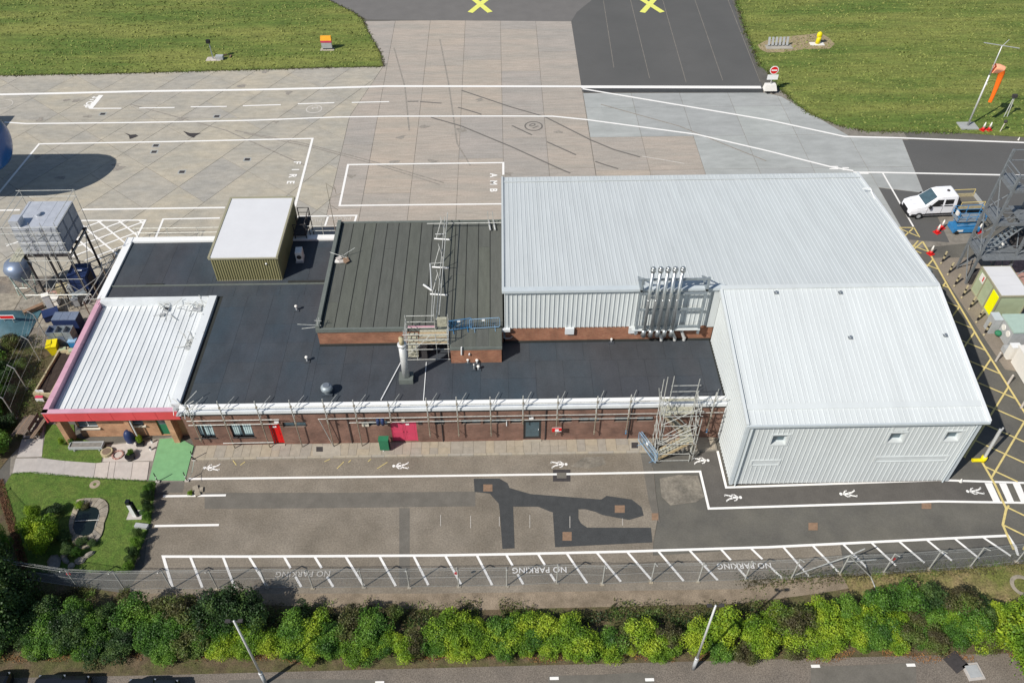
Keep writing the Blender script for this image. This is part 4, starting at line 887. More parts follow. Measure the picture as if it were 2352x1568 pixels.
# walls: window openings in the orange brick
YW = 38.72
def rw(x0, x1, y0, y1): a = XZ(x0, y1, YW); b = XZ(x1, y1, YW); t_ = XZ((x0+x1)/2, y0, YW); return (a[0]-(-30.75), b[0]-(-30.75), a[1], t_[1])
o1 = rw(183,231,976,988); o2 = rw(308,337,975,986); od = rw(374,399,977,1003)
o1 = (o1[0],o1[1],1.05,2.3); o2 = (o2[0],o2[1],1.25,2.3); od = (od[0],od[1],.05,2.3)
m = wall(MB(), (-30.75,YW), (-22.5,YW), 0, 2.9, [o1,o2,od], .25); m.face([(-30.75,49.3,0),(-30.75,YW,0),(-30.75,YW,2.9),(-30.75,49.3,2.9)]); fr_(m, 'brick_wall', M['brick2'])
fr_(B(-31.65,38.0,0,-31.3,38.75,2.9), 'brick_pier', M['brick2']); fr_(B(-27.05,38.28,0,-26.75,38.72,2.9), 'brick_pier', M['brick2']); fr_(B(-23.95,38.0,0,-23.55,38.72,2.9), 'brick_pier', M['brick2']); fr_(MB().cyl((-26.6,38.3,0),(-26.6,38.3,2.85),.05,8), 'downpipe', M['wframe'])
for o in (o1, o2):
    x0, x1 = -30.75+o[0], -30.75+o[1]
    f = MB().box(x0,YW+.12,o[2],x1,YW+.18,o[2]+.06).box(x0,YW+.12,o[3]-.06,x1,YW+.18,o[3]).box(x0,YW+.12,o[2]+.06,x0+.06,YW+.18,o[3]-.06).box(x1-.06,YW+.12,o[2]+.06,x1,YW+.18,o[3]-.06)
    if x1-x0 > 1: f.box((x0+x1)/2-.03,YW+.12,o[2]+.06,(x0+x1)/2+.03,YW+.18,o[3]-.06)
    q = fr_(f, 'window', M['wframe']); B(x0+.06,YW+.14,o[2]+.06,x1-.06,YW+.15,o[3]-.06).build('pane', M['glass'], q); B(x0-.12,YW-.14,o[2]-.1,x1+.12,YW+.12,o[2]).build('sill', M['sill'], q)
q = fr_(B(-30.75+od[0],YW+.1,.05,-30.75+od[1],YW+.16,2.3), 'door', M['tarp']); B(-30.75+od[0]+.12,YW+.09,1.2,-30.75+od[1]-.12,YW+.1,2.1).build('pane', M['glass'], q)
# brick end wall of the office block next to the entrance
lb(B(X0F-.02,FYW-.03,0,X0F+.75,FYW-.003,3.4), 'brick_pier', M['brick'])
# ================================================================== SCAFFOLDS, FLUES, MASTS, FENCES
def tube(t, name, a, b, r=.03, m='steel', n=6): return MB().cyl(a, b, r, n).build(name, M[m], t)
sf = thing('facade_scaffold', 'galvanised edge protection scaffold along the front of the low brick block', 'scaffold', (0,0,0))
SY = 37.36; coup = MB()
for x, zt, zb in ((-21.62,5.1,.9),(-19.44,5.27,.12),(-16.92,5.21,.12),(-14.57,5.27,.12),(-12.3,5.33,.12),(-10.25,5.17,.12),(-7.89,4.95,2.7),(-5.26,5.27,1.0),(-3.2,5.33,1.0),(-.89,5.27,1.0),(1.37,5.33,2.3),(3.76,5.27,1.0),(6.49,5.15,1.0),(8.78,5.27,1.0),(14.6,5.35,1.0)):
    tube(sf, 'standard', (x,SY,2.75), (x,SY,zt), .042); tube(sf, 'standard', (x,SY+.01,zb), (x,SY+.01,2.75), .042, 'steel2')
    tube(sf, 'transom', (x+.02,SY-.05,4.25), (x+.62,38.75,4.16), .024); tube(sf, 'transom', (x,SY-.05,3.35), (x,37.7,3.35), .024)
    for z in (4.62,3.3,2.84): coup.obox((x+.02,SY-.03,z),(.13,.12,.13))
    if zb > .5 and zb < 2: tube(sf, 'foot_bracket', (x,SY,zb+.3), (x+.02,37.68,zb+.28), .024, 'steel2'); coup.obox((x,SY,zb+.3),(.12,.12,.1))
coup.build('coupler', M['steel2'], sf, kind='stuff')
for a, b, z, y, m in ((-21.5,10.0,4.62,SY-.06,'steel'),(9.0,15.4,4.72,SY-.1,'steel'),(-22.0,-15.7,3.30,SY-.06,'steel'),(-22.0,-15.9,2.84,SY-.06,'steel'),(-12.9,15.3,3.30,SY-.06,'steel'),(-10.8,10.4,2.84,SY-.06,'steel'),(-20.1,-16.6,.78,SY-.06,'steel')):
    x = a
    while x < b-.1: xe = min(x+5.8, b); tube(sf, 'ledger', (x,y,z), (xe+.1,y+.008,z+.006), .032, m); x = xe
tube(sf, 'ledger', (-12.85,SY-.06,3.3), (-12.3,SY-.02,.1), .032, 'steel')
sp_ = thing('shrink_wrapped_tube', 'two short blue plastic sleeves hung over the scaffold rails by the red double doors', 'sleeve', (-8.6,37.2,2.7))
for x in (-.16,.16): MB().cyl((x,.02,0),(x,.02,.55),.13,12).build('sleeve', M['dblue'], sp_, True)
t = thing('warning_banner', 'small red and white warning board tied to a scaffold standard right of the dark door', 'sign', (3.78,37.28,1.55))
B(-.34,-.03,-.02,.34,0,.42).build('board', M['wframe'], t); MB().box(-.34,-.036,.28,.34,-.031,.42).box(-.34,-.036,-.02,-.12,-.031,.27).box(.14,-.036,.06,.34,-.031,.27).build('board_print', M['brightred'], t)
for x in (8.78,14.6): tag(MB().cyl((x,SY+.01,1.05),(x,SY+.01,1.4),.06,8).build('blue_foam_guard', M['blue']), 'blue padding wrapped round the foot of the %s' % ('scaffold tube left of the stair tower' if x < 10 else 'scaffold tube right of the stair tower'), 'padding', 'blue tube paddings')
t = thing('electrical_cabinet', 'green roadside style cabinet on a short post left of the red double doors', 'cabinet', (-8.55,37.0,.1))
B(-.33,-.2,.2,.33,.2,1.25).build('cabinet_body', M['tarp'], t); B(-.36,-.23,1.25,.36,.23,1.31).build('cabinet_lid', M['tarp'], t); MB().cyl((-.1,-.1,0),(-.1,-.1,.2),.05,8).build('cabinet_leg', M['wframe'], t); B(.33,-.05,0,.4,.1,1.0).build('cabinet_conduit', M['dkiron'], t)
# -- scaffold stair tower at the right end of the facade
st = thing('scaffold_stair_tower', 'tall scaffold stair tower with weathered boards climbing to the low roof', 'scaffold', (12,36.4,0)); T0 = Vector((12,36.4,0))
def tt(name, a, b, r=.03, m='steel'): o = tube(st, name, a, b, r, m); o.location = -T0; return o
XA, XB, YA, YB_ = 10.75, 13.15, 35.55, 37.15
for x, y, z in ((XA,YA,6.2),(XB,YA,6.4),(XA,36.35,8.1),(XB-.3,36.35,6.9),(XA,YB_,7.0),(XA+.65,YB_,7.3),(XB,YB_,7.0),(XB+.25,YA+.1,4.6),(XB+.1,YB_,5.8)): tt('standard', (x,y,.02), (x,y,z), .03)
for z in (1.0,2.1,3.1,4.1,5.1,5.6):
    tt('ledger', (XA-.1,YA-.04,z), (XB+.2,YA-.04,z), .026); tt('ledger', (XA-.04,YA-.1,z+.06), (XA-.04,YB_+.1,z+.06), .026); tt('ledger', (XB+.04,YA-.1,z+.06), (XB+.04,YB_+.1,z+.06), .026)
for z in (4.1,5.1,5.7,6.3): tt('ledger', (XA+.6,YB_+.05,z), (XB+.2,YB_+.05,z), .026)
tt('ledger', (XA-.1,YA-.05,.25), (XB,YA-.05,.25), .028)
for a, b in (((XA-.6,YA+.3,7.6),(XA+.3,YA,2.0)),((XB,YA,0.2),(XB+.3,YB_,3.6)),((XA,YA-.06,2.2),(XB,YA-.06,4.0)),((XB,YB_,.3),(XA,YB_,3.8)),((XA,YA,4.2),(XB,YA,5.9)),((XB+.1,YA,2.1),(XB+.1,YB_,5.6)),((XA,YA+.2,.2),(XA,YB_,3.2)),((XB+.9,37.2,.3),(XB,36,3.2)),((XA+.3,YA-.1,3.2),(XA+1.6,YA-.1,4.4))): tt('brace', a, b, .026)
rs = random.Random(8)
def flight(x0, z0, x1, z1, y, n, w):
    for i in range(n):
        k = (i+.5)/n; x = x0+(x1-x0)*k; z = z0+(z1-z0)*k
        o = MB().obox((x,y,z),(abs(x1-x0)/n*.86,w,.045),ry=rs.uniform(-.03,.03)).build('stair_tread', M['debris'], st); o.location = -T0
    for s in (-1,1):
        o = MB().obox(((x0+x1)/2,y+s*w/2,(z0+z1)/2-.02),(hypot(x1-x0,z1-z0),.04,.2),ry=-atan2(z1-z0,x1-x0)).build('stair_stringer', M['board'], st); o.location = -T0
        tt('handrail', (x0,y+s*w/2,z0+.95), (x1,y+s*w/2,z1+.95), .024); tt('handrail', (x0,y+s*w/2,z0+.5), (x1,y+s*w/2,z1+.5), .02)
flight(10.7,.15,12.9,2.1,35.95,11,.72); flight(12.6,2.15,10.9,4.1,36.8,9,.62)
for x0, x1, z, y0, y1 in ((12.3,13.2,2.1,35.6,37.1),(10.8,11.5,4.12,36.4,37.2),(11.5,13.1,4.12,36.5,37.2),(10.8,13.1,5.05,36.9,37.2)):
    y = y0
    while y < y1-.1:
        o = B(x0,y+.01,z,x1,y+.215,z+.04).build('scaffold_board', M['debris'], st); o.location = -T0; y += .225
for k in range(7):
    o = B(13.22,35.6+k*.23,1.0+.0*k,13.26,35.6+k*.23+.2,1.9).build('scaffold_board', M['debris'], st); o.location = -T0
o = MB(); [o.obox((XA+rs.choice((0,2.4)),rs.choice((YA,YB_)),z),(.14,.13,.14)) for z in (1,2.1,3.1,4.1,5.1) for _ in range(5)]; o.build('coupler', M['steel2'], st, kind='stuff').location = -T0
def barrier(name, label, loc, rz, L_=2.3, m='lblue', lean=0, grp='blue steel crowd barriers'):
    t = thing(name, label, 'barrier', loc, rz, group=grp); t.rotation_euler = (lean,0,rz)
    f = MB(); h0, h1 = .18, 1.1
    f.path([(0.08,0,h0),(0,0,h0+.1),(0,0,h1-.1),(.08,0,h1),(L_-.08,0,h1),(L_,0,h1-.1),(L_,0,h0+.1),(L_-.08,0,h0),(.08,0,h0)], .022); f.build('barrier_frame', M[m], t)
    for i in range(1, 16): MB().cyl((L_*i/16,0,h0),(L_*i/16,0,h1),.011,5).build('barrier_bar', M[m], t)
    for x in (.35,L_-.35): MB().cyl((x,-.3,.02),(x,.3,.02),.02,6).cyl((x,0,.02),(x,0,h0),.02,6).build('barrier_foot', M[m], t)
    B(L_/2-.2,-.02,.85,L_/2+.02,.02,1.02).build('barrier_plate', M['wframe'], t)
    return t
barrier('crowd_barrier', 'blue crowd barrier standing across the foot of the scaffold stair tower', (9.75,38.0-.6,.1), radians(-66), 2.35, 'lblue')
barrier('crowd_barrier', 'second blue crowd barrier leaning beside the first at the scaffold stair foot', (10.0,37.5,.1), radians(-66), 2.2, 'lblue', .1)
barrier('crowd_barrier', 'pale blue crowd barrier on the annex roof edge next to the hangar', (-2.35,43.6,5.55), radians(4), 2.2)
barrier('crowd_barrier', 'darker blue crowd barrier on the annex roof beside the roof scaffold tower', (-3.9,43.45,5.55), radians(10), 1.75, 'blue')
t = thing('access_platform', 'round black planter tubs stacked under the stair scaffold', 'tub', (11.1,36.9,.1)); t['category'] = 'tub'; t.name = 'black_tub'
for z, r in ((0,.3),(.3,.28)): MB().cyl((.0,.0,z),(.0,.0,z+.28),r,14,r*.9).build('tub', M['black'], t)
# -- scaffold tower on the low roof
rt = thing('roof_scaffold_tower', 'square scaffold tower with handrails and steps standing on the slate roof before the felt roof', 'scaffold', (-5.5,43,3.9)); R0 = Vector((-5.5,43,3.9))
def rr(mb, name, m_='steel'): o = mb.build(name, M[m_], rt); o.location = -R0; return o
X0, X1, Y0, Y1 = -7.0, -3.92, 42.2, 43.75
for x, y, z in ((X0,Y0,7.0),(X1,Y0,7.1),(X0,Y1,7.0),(X1,Y1,7.05),(-4.9,Y1,7.1),(-4.75,Y0,6.6),(-6.2,Y0,5.5)): rr(MB().cyl((x,y,3.92),(x,y,z),.028,6), 'standard')
for z in (4.05,5.1,5.65,6.1,6.6): rr(MB().cyl((X0-.1,Y0-.04,z),(X1+.1,Y0-.04,z),.026,6), 'ledger')
for z in (5.7,6.3,6.9): rr(MB().cyl((X0,Y1+.04,z),(-4.8,Y1+.04,z),.026,6), 'ledger')
for z in (5.1,5.65,6.1,6.6):
    for x in (X0,X1): rr(MB().cyl((x+.03,Y0,z+.05),(x+.03,Y1,z+.05),.026,6), 'ledger')
rr(MB().cyl((X0+.2,Y0,4.6),(-5,Y0,6.6),.024,6), 'brace'); rr(MB().cyl((X1,Y0,4),(X1,Y1,5.6),.024,6), 'brace')
for k in range(8):
    rr(B(X0+.1,42.35,4.1+k*.19,X0+.85,42.6,4.14+k*.19), 'step', 'debris').location = -R0+Vector((0,.13*k,0))
for k in range(6): rr(B(X0+.95,42.3+k*.24,5.52,X1-.05,42.3+k*.24+.22,5.56), 'scaffold_board', 'debris' if k % 2 else 'board')
rr(B(X0+.1,Y1+.06,5.66,-4.9,Y1+.09,5.86), 'toe_board', 'pink'); rr(B(-4.7,Y1-.1,5.9,-4.0,Y1+.1,6.7), 'gate_panel', 'debris')
for y in (42.35,42.9): rr(B(-5.9,y,3.92,-5.5,y+.3,5.0), 'roof_weight', 'dkiron')
# -- guardrail run over the felt roof
gr = thing('roof_guardrail', 'free-standing galvanised guardrail run crossing the felt roof from the scaffold tower', 'guardrail', (-4.6,50,5.6)); G0 = Vector((-4.6,50,5.6))
def gg(mb, name, m_='steel'): o = mb.build(name, M[m_], gr); o.location = -G0; return o
gg(MB().cyl((-4.55,44.0,6.75),(-4.38,56.4,6.75),.035,6), 'rail'); gg(MB().cyl((-4.78,44.0,6.3),(-4.62,56.4,6.3),.035,6), 'rail'); gg(MB().cyl((-5.0,44.0,6.6),(-4.95,46.9,6.6),.03,6), 'rail'); gg(MB().cyl((-5.15,44,6.2),(-5.2,46.9,6.2),.03,6), 'rail')
for y in (54.2,50.6,47.4):
    gg(MB().cyl((-5.45,y+.1,5.68),(-4.15,y-.05,5.68),.075,6), 'counterweight', 'fluw'); gg(MB().cyl((-5.3,y+.1,5.68),(-4.85,y+1.3,6.75),.03,6), 'brace'); gg(MB().cyl((-4.6,y,5.68),(-4.55,y,6.8),.03,6), 'post'); gg(MB().cyl((-4.6,y+.9,5.62),(-4.95,y+1.5,6.9),.028,6), 'brace')
gg(MB().cyl((-5.5,49.9,6.7),(-5.25,46.9,6.7),.05,6), 'rail', 'fluw'); gg(MB().cyl((-5.5,49.9,6.7),(-4.4,50.0,6.7),.03,6), 'rail'); gg(MB().cyl((-6.0,48.5,5.75),(-5.3,47.8,5.75),.09,6), 'counterweight', 'fluw')
gg(MB().cyl((-5.4,54.9,5.68),(-4.6,54.9,5.68),.04,6), 'counterweight', 'fluw')
t = thing('roof_guardrail', 'single galvanised rail along the rear edge of the felt roof', 'guardrail', (-3,55.8,5.6))
MB().cyl((-3.1,0,.5),(3.1,0,.5),.04,6).build('rail', M['steel'], t)
for x in (2.0,2.4): MB().cyl((x,.9,.1),(x+.15,-.5,.15),.07,6).build('counterweight', M['fluw'], t); MB().cyl((x,.2,.1),(x-.05,.2,1.5),.03,6).build('post', M['steel'], t)
# -- boiler flues on their frame
fl = thing('boiler_flues', 'five tall stainless flues with round caps on a steel frame against the hangar', 'flue', (11.4,43.4,5)); L0 = Vector((11.4,43.4,5))
def fx(mb, name, m_='flue', s=False): o = mb.build(name, M[m_], fl, s); o.location = -L0; return o
for i, x in enumerate((10.38,10.90,11.41,11.90,12.42)):
    fx(MB().cyl((x,43.32,4.95),(x,43.32,11.05),.125,14).cyl((x,43.32,4.95),(x,43.32,5.6),.165,14).cyl((x,43.32,8.5),(x,43.32,8.58),.14,14), 'flue_pipe', 'flue', True)
    fx(MB().cyl((x,43.32,11.05),(x,43.32,11.2),.13,12,.21).cyl((x,43.32,11.2),(x,43.32,11.42),.21,12,.19).cyl((x,43.32,11.42),(x,43.32,11.55),.2,12,.08), 'flue_cap', 'flue', True)
    fx(MB().cyl((x,43.36,5.05),(x,43.95,4.55),.1,8), 'flue_elbow', 'fluw')
for x in (9.82,14.42): fx(B(x-.08,43.42,5.0,x+.08,43.58,10.4), 'frame_post', 'steelb'); fx(B(x-.08,43.42,9.2,x+.08,44.9,9.36), 'frame_stay', 'steelb'); fx(MB().cyl((x,43.5,10.3),(x,45.2,9.1),.05,6), 'frame_stay', 'steelb')
for z in (10.28,8.95,7.45,5.75): fx(B(9.74,43.44,z-.08,14.5,43.54,z+.08), 'frame_rail', 'steelb')
fx(B(9.5,43.35,5.45,14.5,43.75,5.52), 'frame_shelf', 'roofw')
for x in (11.6,12.6,13.3): fx(MB().cyl((x,43.9,4.9),(x+.3,43.8,4.2),.12,10).cyl((x+.3,43.8,4.3),(x+.3,43.8,4.0),.12,10), 'intake_duct', 'fluw')
# -- aerials
def aerial(label, loc, h, els, m='steel2', r=.035):
    t = thing('aerial_mast', label, 'aerial', loc); MB().cyl((0,0,0),(-.03,0,h),r,6,r*.5).build('mast_pole', M[m], t)
    for a, b in els: MB().cyl(a, b, .022, 5).build('aerial_arm', M[m], t)
    return t
aerial('tall thin aerial mast at the rear left corner of the felt roof with two arms', (-14.05,56.9,4.2), 5.3, [((0,0,5.2),(.62,-.1,4.75)),((0,0,3.1),(.55,-.1,2.65)),((.62,-.1,5.0),(.66,-.1,4.3)),((0,0,3.8),(1.0,.2,4.1))])
p = G(742,757,5.6); aerial('short aerial with a white arm at the front left corner of the felt roof', (-13.45,44.1,5.6), .9, [((-1.5,0,.35),(.2,0,.2)),((-1.3,.1,-.2),(.2,.1,.0)),((0,-.3,.5),(.05,.4,.6)),((-.2,0,.7),(.3,0,.65))], 'steel')
t = aerial('low aerial weighted with concrete slabs on the left of the felt roof', (-12.6,51.9,5.6), .6, [((-1.1,.5,.35),(.3,0,.15)),((0,.3,.2),(.9,.7,.6))], 'steel')
for i, (x, y, c_) in enumerate(((-.45,-.3,'cream'),(-.1,-.35,'path'),(.2,-.1,'rust'),(-.35,0,'path'),(.3,-.4,'rust'))): MB().obox((x,y,.06+.02*i),(.42,.36,.08),rz=.2*i).build('ballast_slab', M[c_], t)
rails = thing('roof_edge_railing', 'grey handrail along the rear edge of the slate roof left of the plant room', 'railing', (-27,57.2,4.0))
for z in (.45,.95): MB().cyl((-4.2,0,z),(3.9,0,z),.025,6).build('rail', M['steel'], rails)
for x in (-4,-1.4,1.2,3.7): MB().cyl((x,0,0),(x,0,1.0),.025,6).build('post', M['steel'], rails)
rails = thing('roof_edge_railing', 'grey handrail along the rear edge of the slate roof right of the plant room', 'railing', (-15.4,57.2,4.0))
for z in (.45,.95): MB().cyl((-1.4,0,z),(1.6,0,z),.025,6).build('rail', M['steel'], rails)
for x in (-1.2,.2,1.5): MB().cyl((x,0,0),(x,0,1.3),.025,6).build('post', M['steel'], rails)
# scaffold frames lying on the white roof
def tangle(label, x, y, z, n, seed, sp=1.0):
    t = thing('loose_scaffold_tubes', label, 'scaffold tubes', tuple(G(x,y,z))); r_ = random.Random(seed)
    for i in range(n):
        a = Vector((r_.uniform(-sp,sp), r_.uniform(-sp*.8,sp*.8), r_.uniform(.05,.35))); b = a+Vector((r_.uniform(-.9,.9), r_.uniform(-1,1), r_.uniform(-.2,.5))); b.z = max(.04, b.z)
        MB().cyl(a, b, .026, 5).build('tube', M['steel'], t)
    for i in range(3): MB().obox((r_.uniform(-sp,sp)*.7, r_.uniform(-.4,.4), .06),(.35,.35,.07)).build('ballast_slab', M['grey'], t)
tangle('scaffold tubes at the rear right corner of the ribbed white roof', 455,712,3.55,14,1,.8)
tangle('loose scaffold tubes at the rear middle of the ribbed white roof', 390,716,3.55,11,5,.7)
tangle('loose scaffold tubes halfway down the right side of the ribbed white roof', 432,792,3.55,13,2,.6)
tangle('loose scaffold tubes where the white roof meets the front gutter', 418,945,3.9,11,3,.8)
aerial('thin aerial pole lying across the rear left corner of the white roof', (-32.4,49.3,3.95), .5, [((-.6,0,.1),(2.5,0,.12)),((-.3,-.4,.1),(-.2,.5,.3)),((.6,-.6,.1),(.7,.4,.1))], 'steel')
# -- lamp columns in the car park
for lab, x, y, hd in (('left grey lamp column with a double head rising from the car park edge', -14.0,20.29,1),('right grey lamp column with a double head in front of the lime green bushes', 10.9,20.64,1)):
    t = thing('lamp_column', lab, 'lamp post', (x,y,0), group='lamp columns at the car park edge')
    MB().cyl((0,0,0),(0,0,1.3),.11,12).build('column_base', M['grey'], t, True); MB().cyl((0,0,1.3),(0,0,7.7),.07,12,.055).cyl((0,0,1.3),(0,0,1.42),.12,12).build('column_shaft', M['fluw'], t, True)
    for s in (-1,1): MB().cyl((0,0,7.6),(s*.25,0,7.66),.035,6).obox((s*.32,0,7.68),(.26,.17,.08),ry=-.1*s).build('lamp_head', M['dkiron'], t)
# -- perimeter fence
bases = [(60,1330),(180,1348.5),(287,1353.5),(395,1351.5),(500,1351),(614,1348.5),(719,1350),(835.5,1348),(940.5,1348),(1054,1346),(1164,1345),(1278.5,1338.5),(1383.5,1341),(1495,1336),(1603.5,1335),(1711,1331),(1818,1327),(1929,1317),(2029,1315),(2133,1307),(2228,1301),(2334,1290),(2440,1282)]
def fence(label, pts, outward, h=2.3, crank=True, wires=True, wr=.0028, sp=.075):
    p0 = G(*pts[0]) if len(pts[0]) == 2 and abs(pts[0][0]) > 60 else G(*pts[0])
    W3 = [G(*q) for q in pts]; t = thing('chain_link_fence', label, 'fence', tuple(W3[0])); O = Vector(W3[0])
    for p in W3:
        q = p-O; mb = MB().cyl(q, q+Vector((0,0,h)), .042, 6)
        if crank: mb.cyl(q+Vector((0,0,h)), q+Vector((outward[0]*.42,outward[1]*.42,h+.4)), .036, 6)
        mb.build('fence_post', M['steel'], t); MB().obox(q+Vector((0,0,.02)),(.26,.26,.04)).build('post_footing', M['stone'], t)
    for a, b in zip(W3, W3[1:]):
        a, b = a-O, b-O
        for z in (.08,h*.5,h-.03): MB().cyl(a+Vector((0,0,z)), b+Vector((0,0,z)), .007, 4, cap=False).build('line_wire', M['steel'], t)
        if crank:
            for k in (.35,.9): o_ = Vector((outward[0]*.42*k,outward[1]*.42*k,h+.4*k)); MB().cyl(a+o_, b+o_, .005, 3, cap=False).build('barbed_wire', M['steel'], t)
        if wires:
            d = b-a; L_ = d.length; d.normalize(); mb = MB(); nrm = Vector((-d.y,d.x,0)).normalized()
            for s in (1,-1):
                k = -h
                while k < L_:
                    lo = max(0, -k/1.0) if s == 1 else max(0, (k+h)-L_) ; 
                    u0, u1 = k, k+h; z0_, z1_ = 0, h
                    if u0 < 0: z0_ = -u0; u0 = 0
                    if u1 > L_: z1_ = h-(u1-L_); u1 = L_
                    if z1_-z0_ > .05:
                        if s == -1: u0, u1, z0_, z1_ = u0, u1, h-z0_, h-z1_
                        A = a+d*u0+Vector((0,0,z0_)); Bp = a+d*u1+Vector((0,0,z1_)); e = (Bp-A).normalized(); wv = e.cross(nrm)*wr
                        mb.add([A-wv,A+wv,Bp+wv,Bp-wv], [(0,1,2,3)])
                    k += sp
            mb.build('chain_link_mesh', M['steelb'], t, kind='stuff')
    return t
fence('long chain-link perimeter fence with cranked posts along the no-parking strip', bases, (0.05,-1))
fence('chain-link fence with cranked posts running up the left edge beside the garden', [(60,1330),(10,1248),(-60,1165)], (-1,-.3))
fence('short chain-link fence with cranked posts behind the seating and the planter', [(37,961),(62,893),(92,827),(104,770)], (-1,.1), wires=True, sp=.12)
# back strut + gate pieces and marker discs on the fence
for lab, q, z, s in (('red marker disc on the fence near the pond', (157,1317), 1.5,.14),('red marker disc on the fence in the middle of the no-parking strip', (1048,1316), 1.2,.13),('red marker disc on the fence at the right end of the no-parking strip', (2052,1283),1.5,.15)):
    p = G(q[0], q[1], z); tag(MB().cyl((p.x,p.y-.02,z),(p.x,p.y+.02,z),s,12).build('marker_disc', M['brightred']), lab, 'marker')
t = thing('fence_strut_frame', 'braced galvanised gate frame where the fence turns at the right end of the gravel strip', 'gate', tuple(G(1929,1317)))
for a, b in (((0,0,0),(0,0,2.3)),((-3.1,-.1,0),(0,0,2.2)),((1.9,-.25,0),(0,0,2.2)),((0,0,2.2),(1.0,.35,2.4)),((0,0,1.5),(1.9,.1,1.5)),((1.9,-.25,0),(1.9,-1.4,.1))): MB().cyl(a, b, .04, 6).build('gate_tube', M['steel'], t)
# ================================================================== VEGETATION
def bush_mesh(seed, r, h, n, leaf=.13, lobes=16, spread=.72):
    R_ = random.Random(seed); mb = MB(); L_ = []
    for i in range(lobes):
        a = R_.uniform(0, 2*pi); d = R_.uniform(0, spread)*r; rr_ = r*R_.uniform(.26,.44)
        L_.append((Vector((cos(a)*d, sin(a)*d, h*R_.uniform(.35,.78))), rr_))
    L_.append((Vector((0,0,h*.55)), r*.62))
    for i in range(n):
        c, rr_ = R_.choice(L_); v = Vector((R_.gauss(0,1), R_.gauss(0,1), R_.gauss(.25,1))).normalized()
        p = c + Vector((v.x*rr_, v.y*rr_, v.z*rr_*.9))*R_.uniform(.72,1.08)
        if R_.random() < .04: p += v*R_.uniform(.05,.3)
        if p.z < .05: p.z = R_.uniform(.05,.4)
        s = leaf*R_.uniform(.6,1.35)
        nn = (v*.7+Vector((R_.uniform(-1,1), R_.uniform(-1,1), R_.uniform(-.4,1)))).normalized(); a = nn.orthogonal().normalized(); a.rotate(Matrix.Rotation(R_.uniform(0,6.28),3,nn)); b = nn.cross(a)
        mb.add([p-a*s*.5, p+b*s*.32, p+a*s*.5, p-b*s*.32], [(0,1,2,3)])
    return mb
def core_mesh(seed, r, h):
    R_ = random.Random(seed); mb = MB()
    for i in range(6):
        a = 2*pi*i/6+R_.uniform(-.3,.3); mb.cyl((0,0,0), (cos(a)*r*.45, sin(a)*r*.45, h*R_.uniform(.5,.75)), .035, 5, .01)
    return mb
M['stem'] = mat('bush_stem', (.09,.065,.04), var=.3)
BV = {}
for k in range(5):
    BV[k] = (bush_mesh(20+k, 1.25, 1.6, 6800, .10).mesh('bush_crown', LEAF[0]), core_mesh(k, 1.25, 1.6).mesh('bush_stem', M['stem']))
MIX = {}
def bush(x, y, kind, label, sx=1., sz=1., grp=None, rz=None, z=0., cat='bush', nm='bush', rot=None):
    k = rb_.randrange(5); key = (k, kind)
    if key not in MIX:
        me = BV[k][0].copy(); me.materials.clear(); me.materials.append(LEAF[kind]); me.name = 'bush_crown'; MIX[key] = me
    t = thing(nm, label, cat, (x, y, z), rb_.uniform(0,6.28), group=grp); t.scale = (sx, sx*rb_.uniform(.85,1.15), sz)
    inst('crown', MIX[key], t); inst('stem', BV[k][1], t); return t
rb_ = random.Random(77)
LBL = {0:('lime green rounded bush in the long hedge between fence and car park','lime green hedge bushes'),1:('mid green bush in the long hedge between fence and car park','mid green hedge bushes'),2:('dark green bush on the shaded back of the long hedge','dark green hedge bushes'),3:('brownish half bare bush in the long hedge','brownish hedge bushes')}
def pick(L_, x): return L_[int(len(L_)*(.5+.5*sin(x*.031+1.3*sin(x*.011))+.25*rb_.random()))%len(L_)]
def zone(x, y):
    for lim, t_ in ((160,'near the lower left corner'),(330,'behind the left parked cars'),(520,'left of the left lamp column'),(760,'just right of the left lamp column'),(1000,'in the left middle of the picture'),(1250,'below the fresh asphalt patch'),(1540,'left of the right lamp column'),(1800,'just right of the right lamp column'),(2050,'between right lamp column and grass verge'),(9999,'below the right grass verge')):
        if x < lim: return ('front row ' if y > 1490 else 'middle row ' if y > 1465 else 'back row ')+t_
NMK = ('lime green hedge bush, ','mid green hedge bush, ','dark green hedge bush, ','brownish hedge bush, ')
def hk(x):
    if x < 330: return [1,2,1,2,2]
    if x < 500: return [1,1,3,2]
    if x < 640: return [0,0,1]
    if x < 830: return [0,1,0,3]
    if x < 1000: return [1,3,0]
    if x < 1130: return [0,0,1]
    if x < 1300: return [1,0,1,0]
    if x < 2000: return [0,0,0,0,1,0,3]
    if x < 2260: return [1,1,0,3]
    return [0]
x = -30
while x < 2420:
    lift = 0 if x < 1700 else min(14, (x-1700)*.03)
    for y, s in ((1500,.72),(1481,.92),(1456,1.0)):
        xx, yy = x+rb_.uniform(-18,18), y+rb_.uniform(-8,8)-lift
        if x > 1950: yy -= 10
        if 1560 < xx < 1640 and yy > 1488-lift: continue
        if y < 1460 and ((640 < xx < 1000 and rb_.random() < .45) or (1330 < xx < 1700 and rb_.random() < .75)): continue
        kd = pick(hk(xx), xx); 
        if y < 1455 and rb_.random() < .5: kd = 2 if kd != 3 else 3
        p = G(xx, yy); s_ = s*rb_.uniform(.8,1.15); bush(p.x, p.y, kd, NMK[kd]+zone(xx, y), s_, s_*rb_.uniform(.8,1.1), LBL[kd][1])
    x += rb_.uniform(38,54)
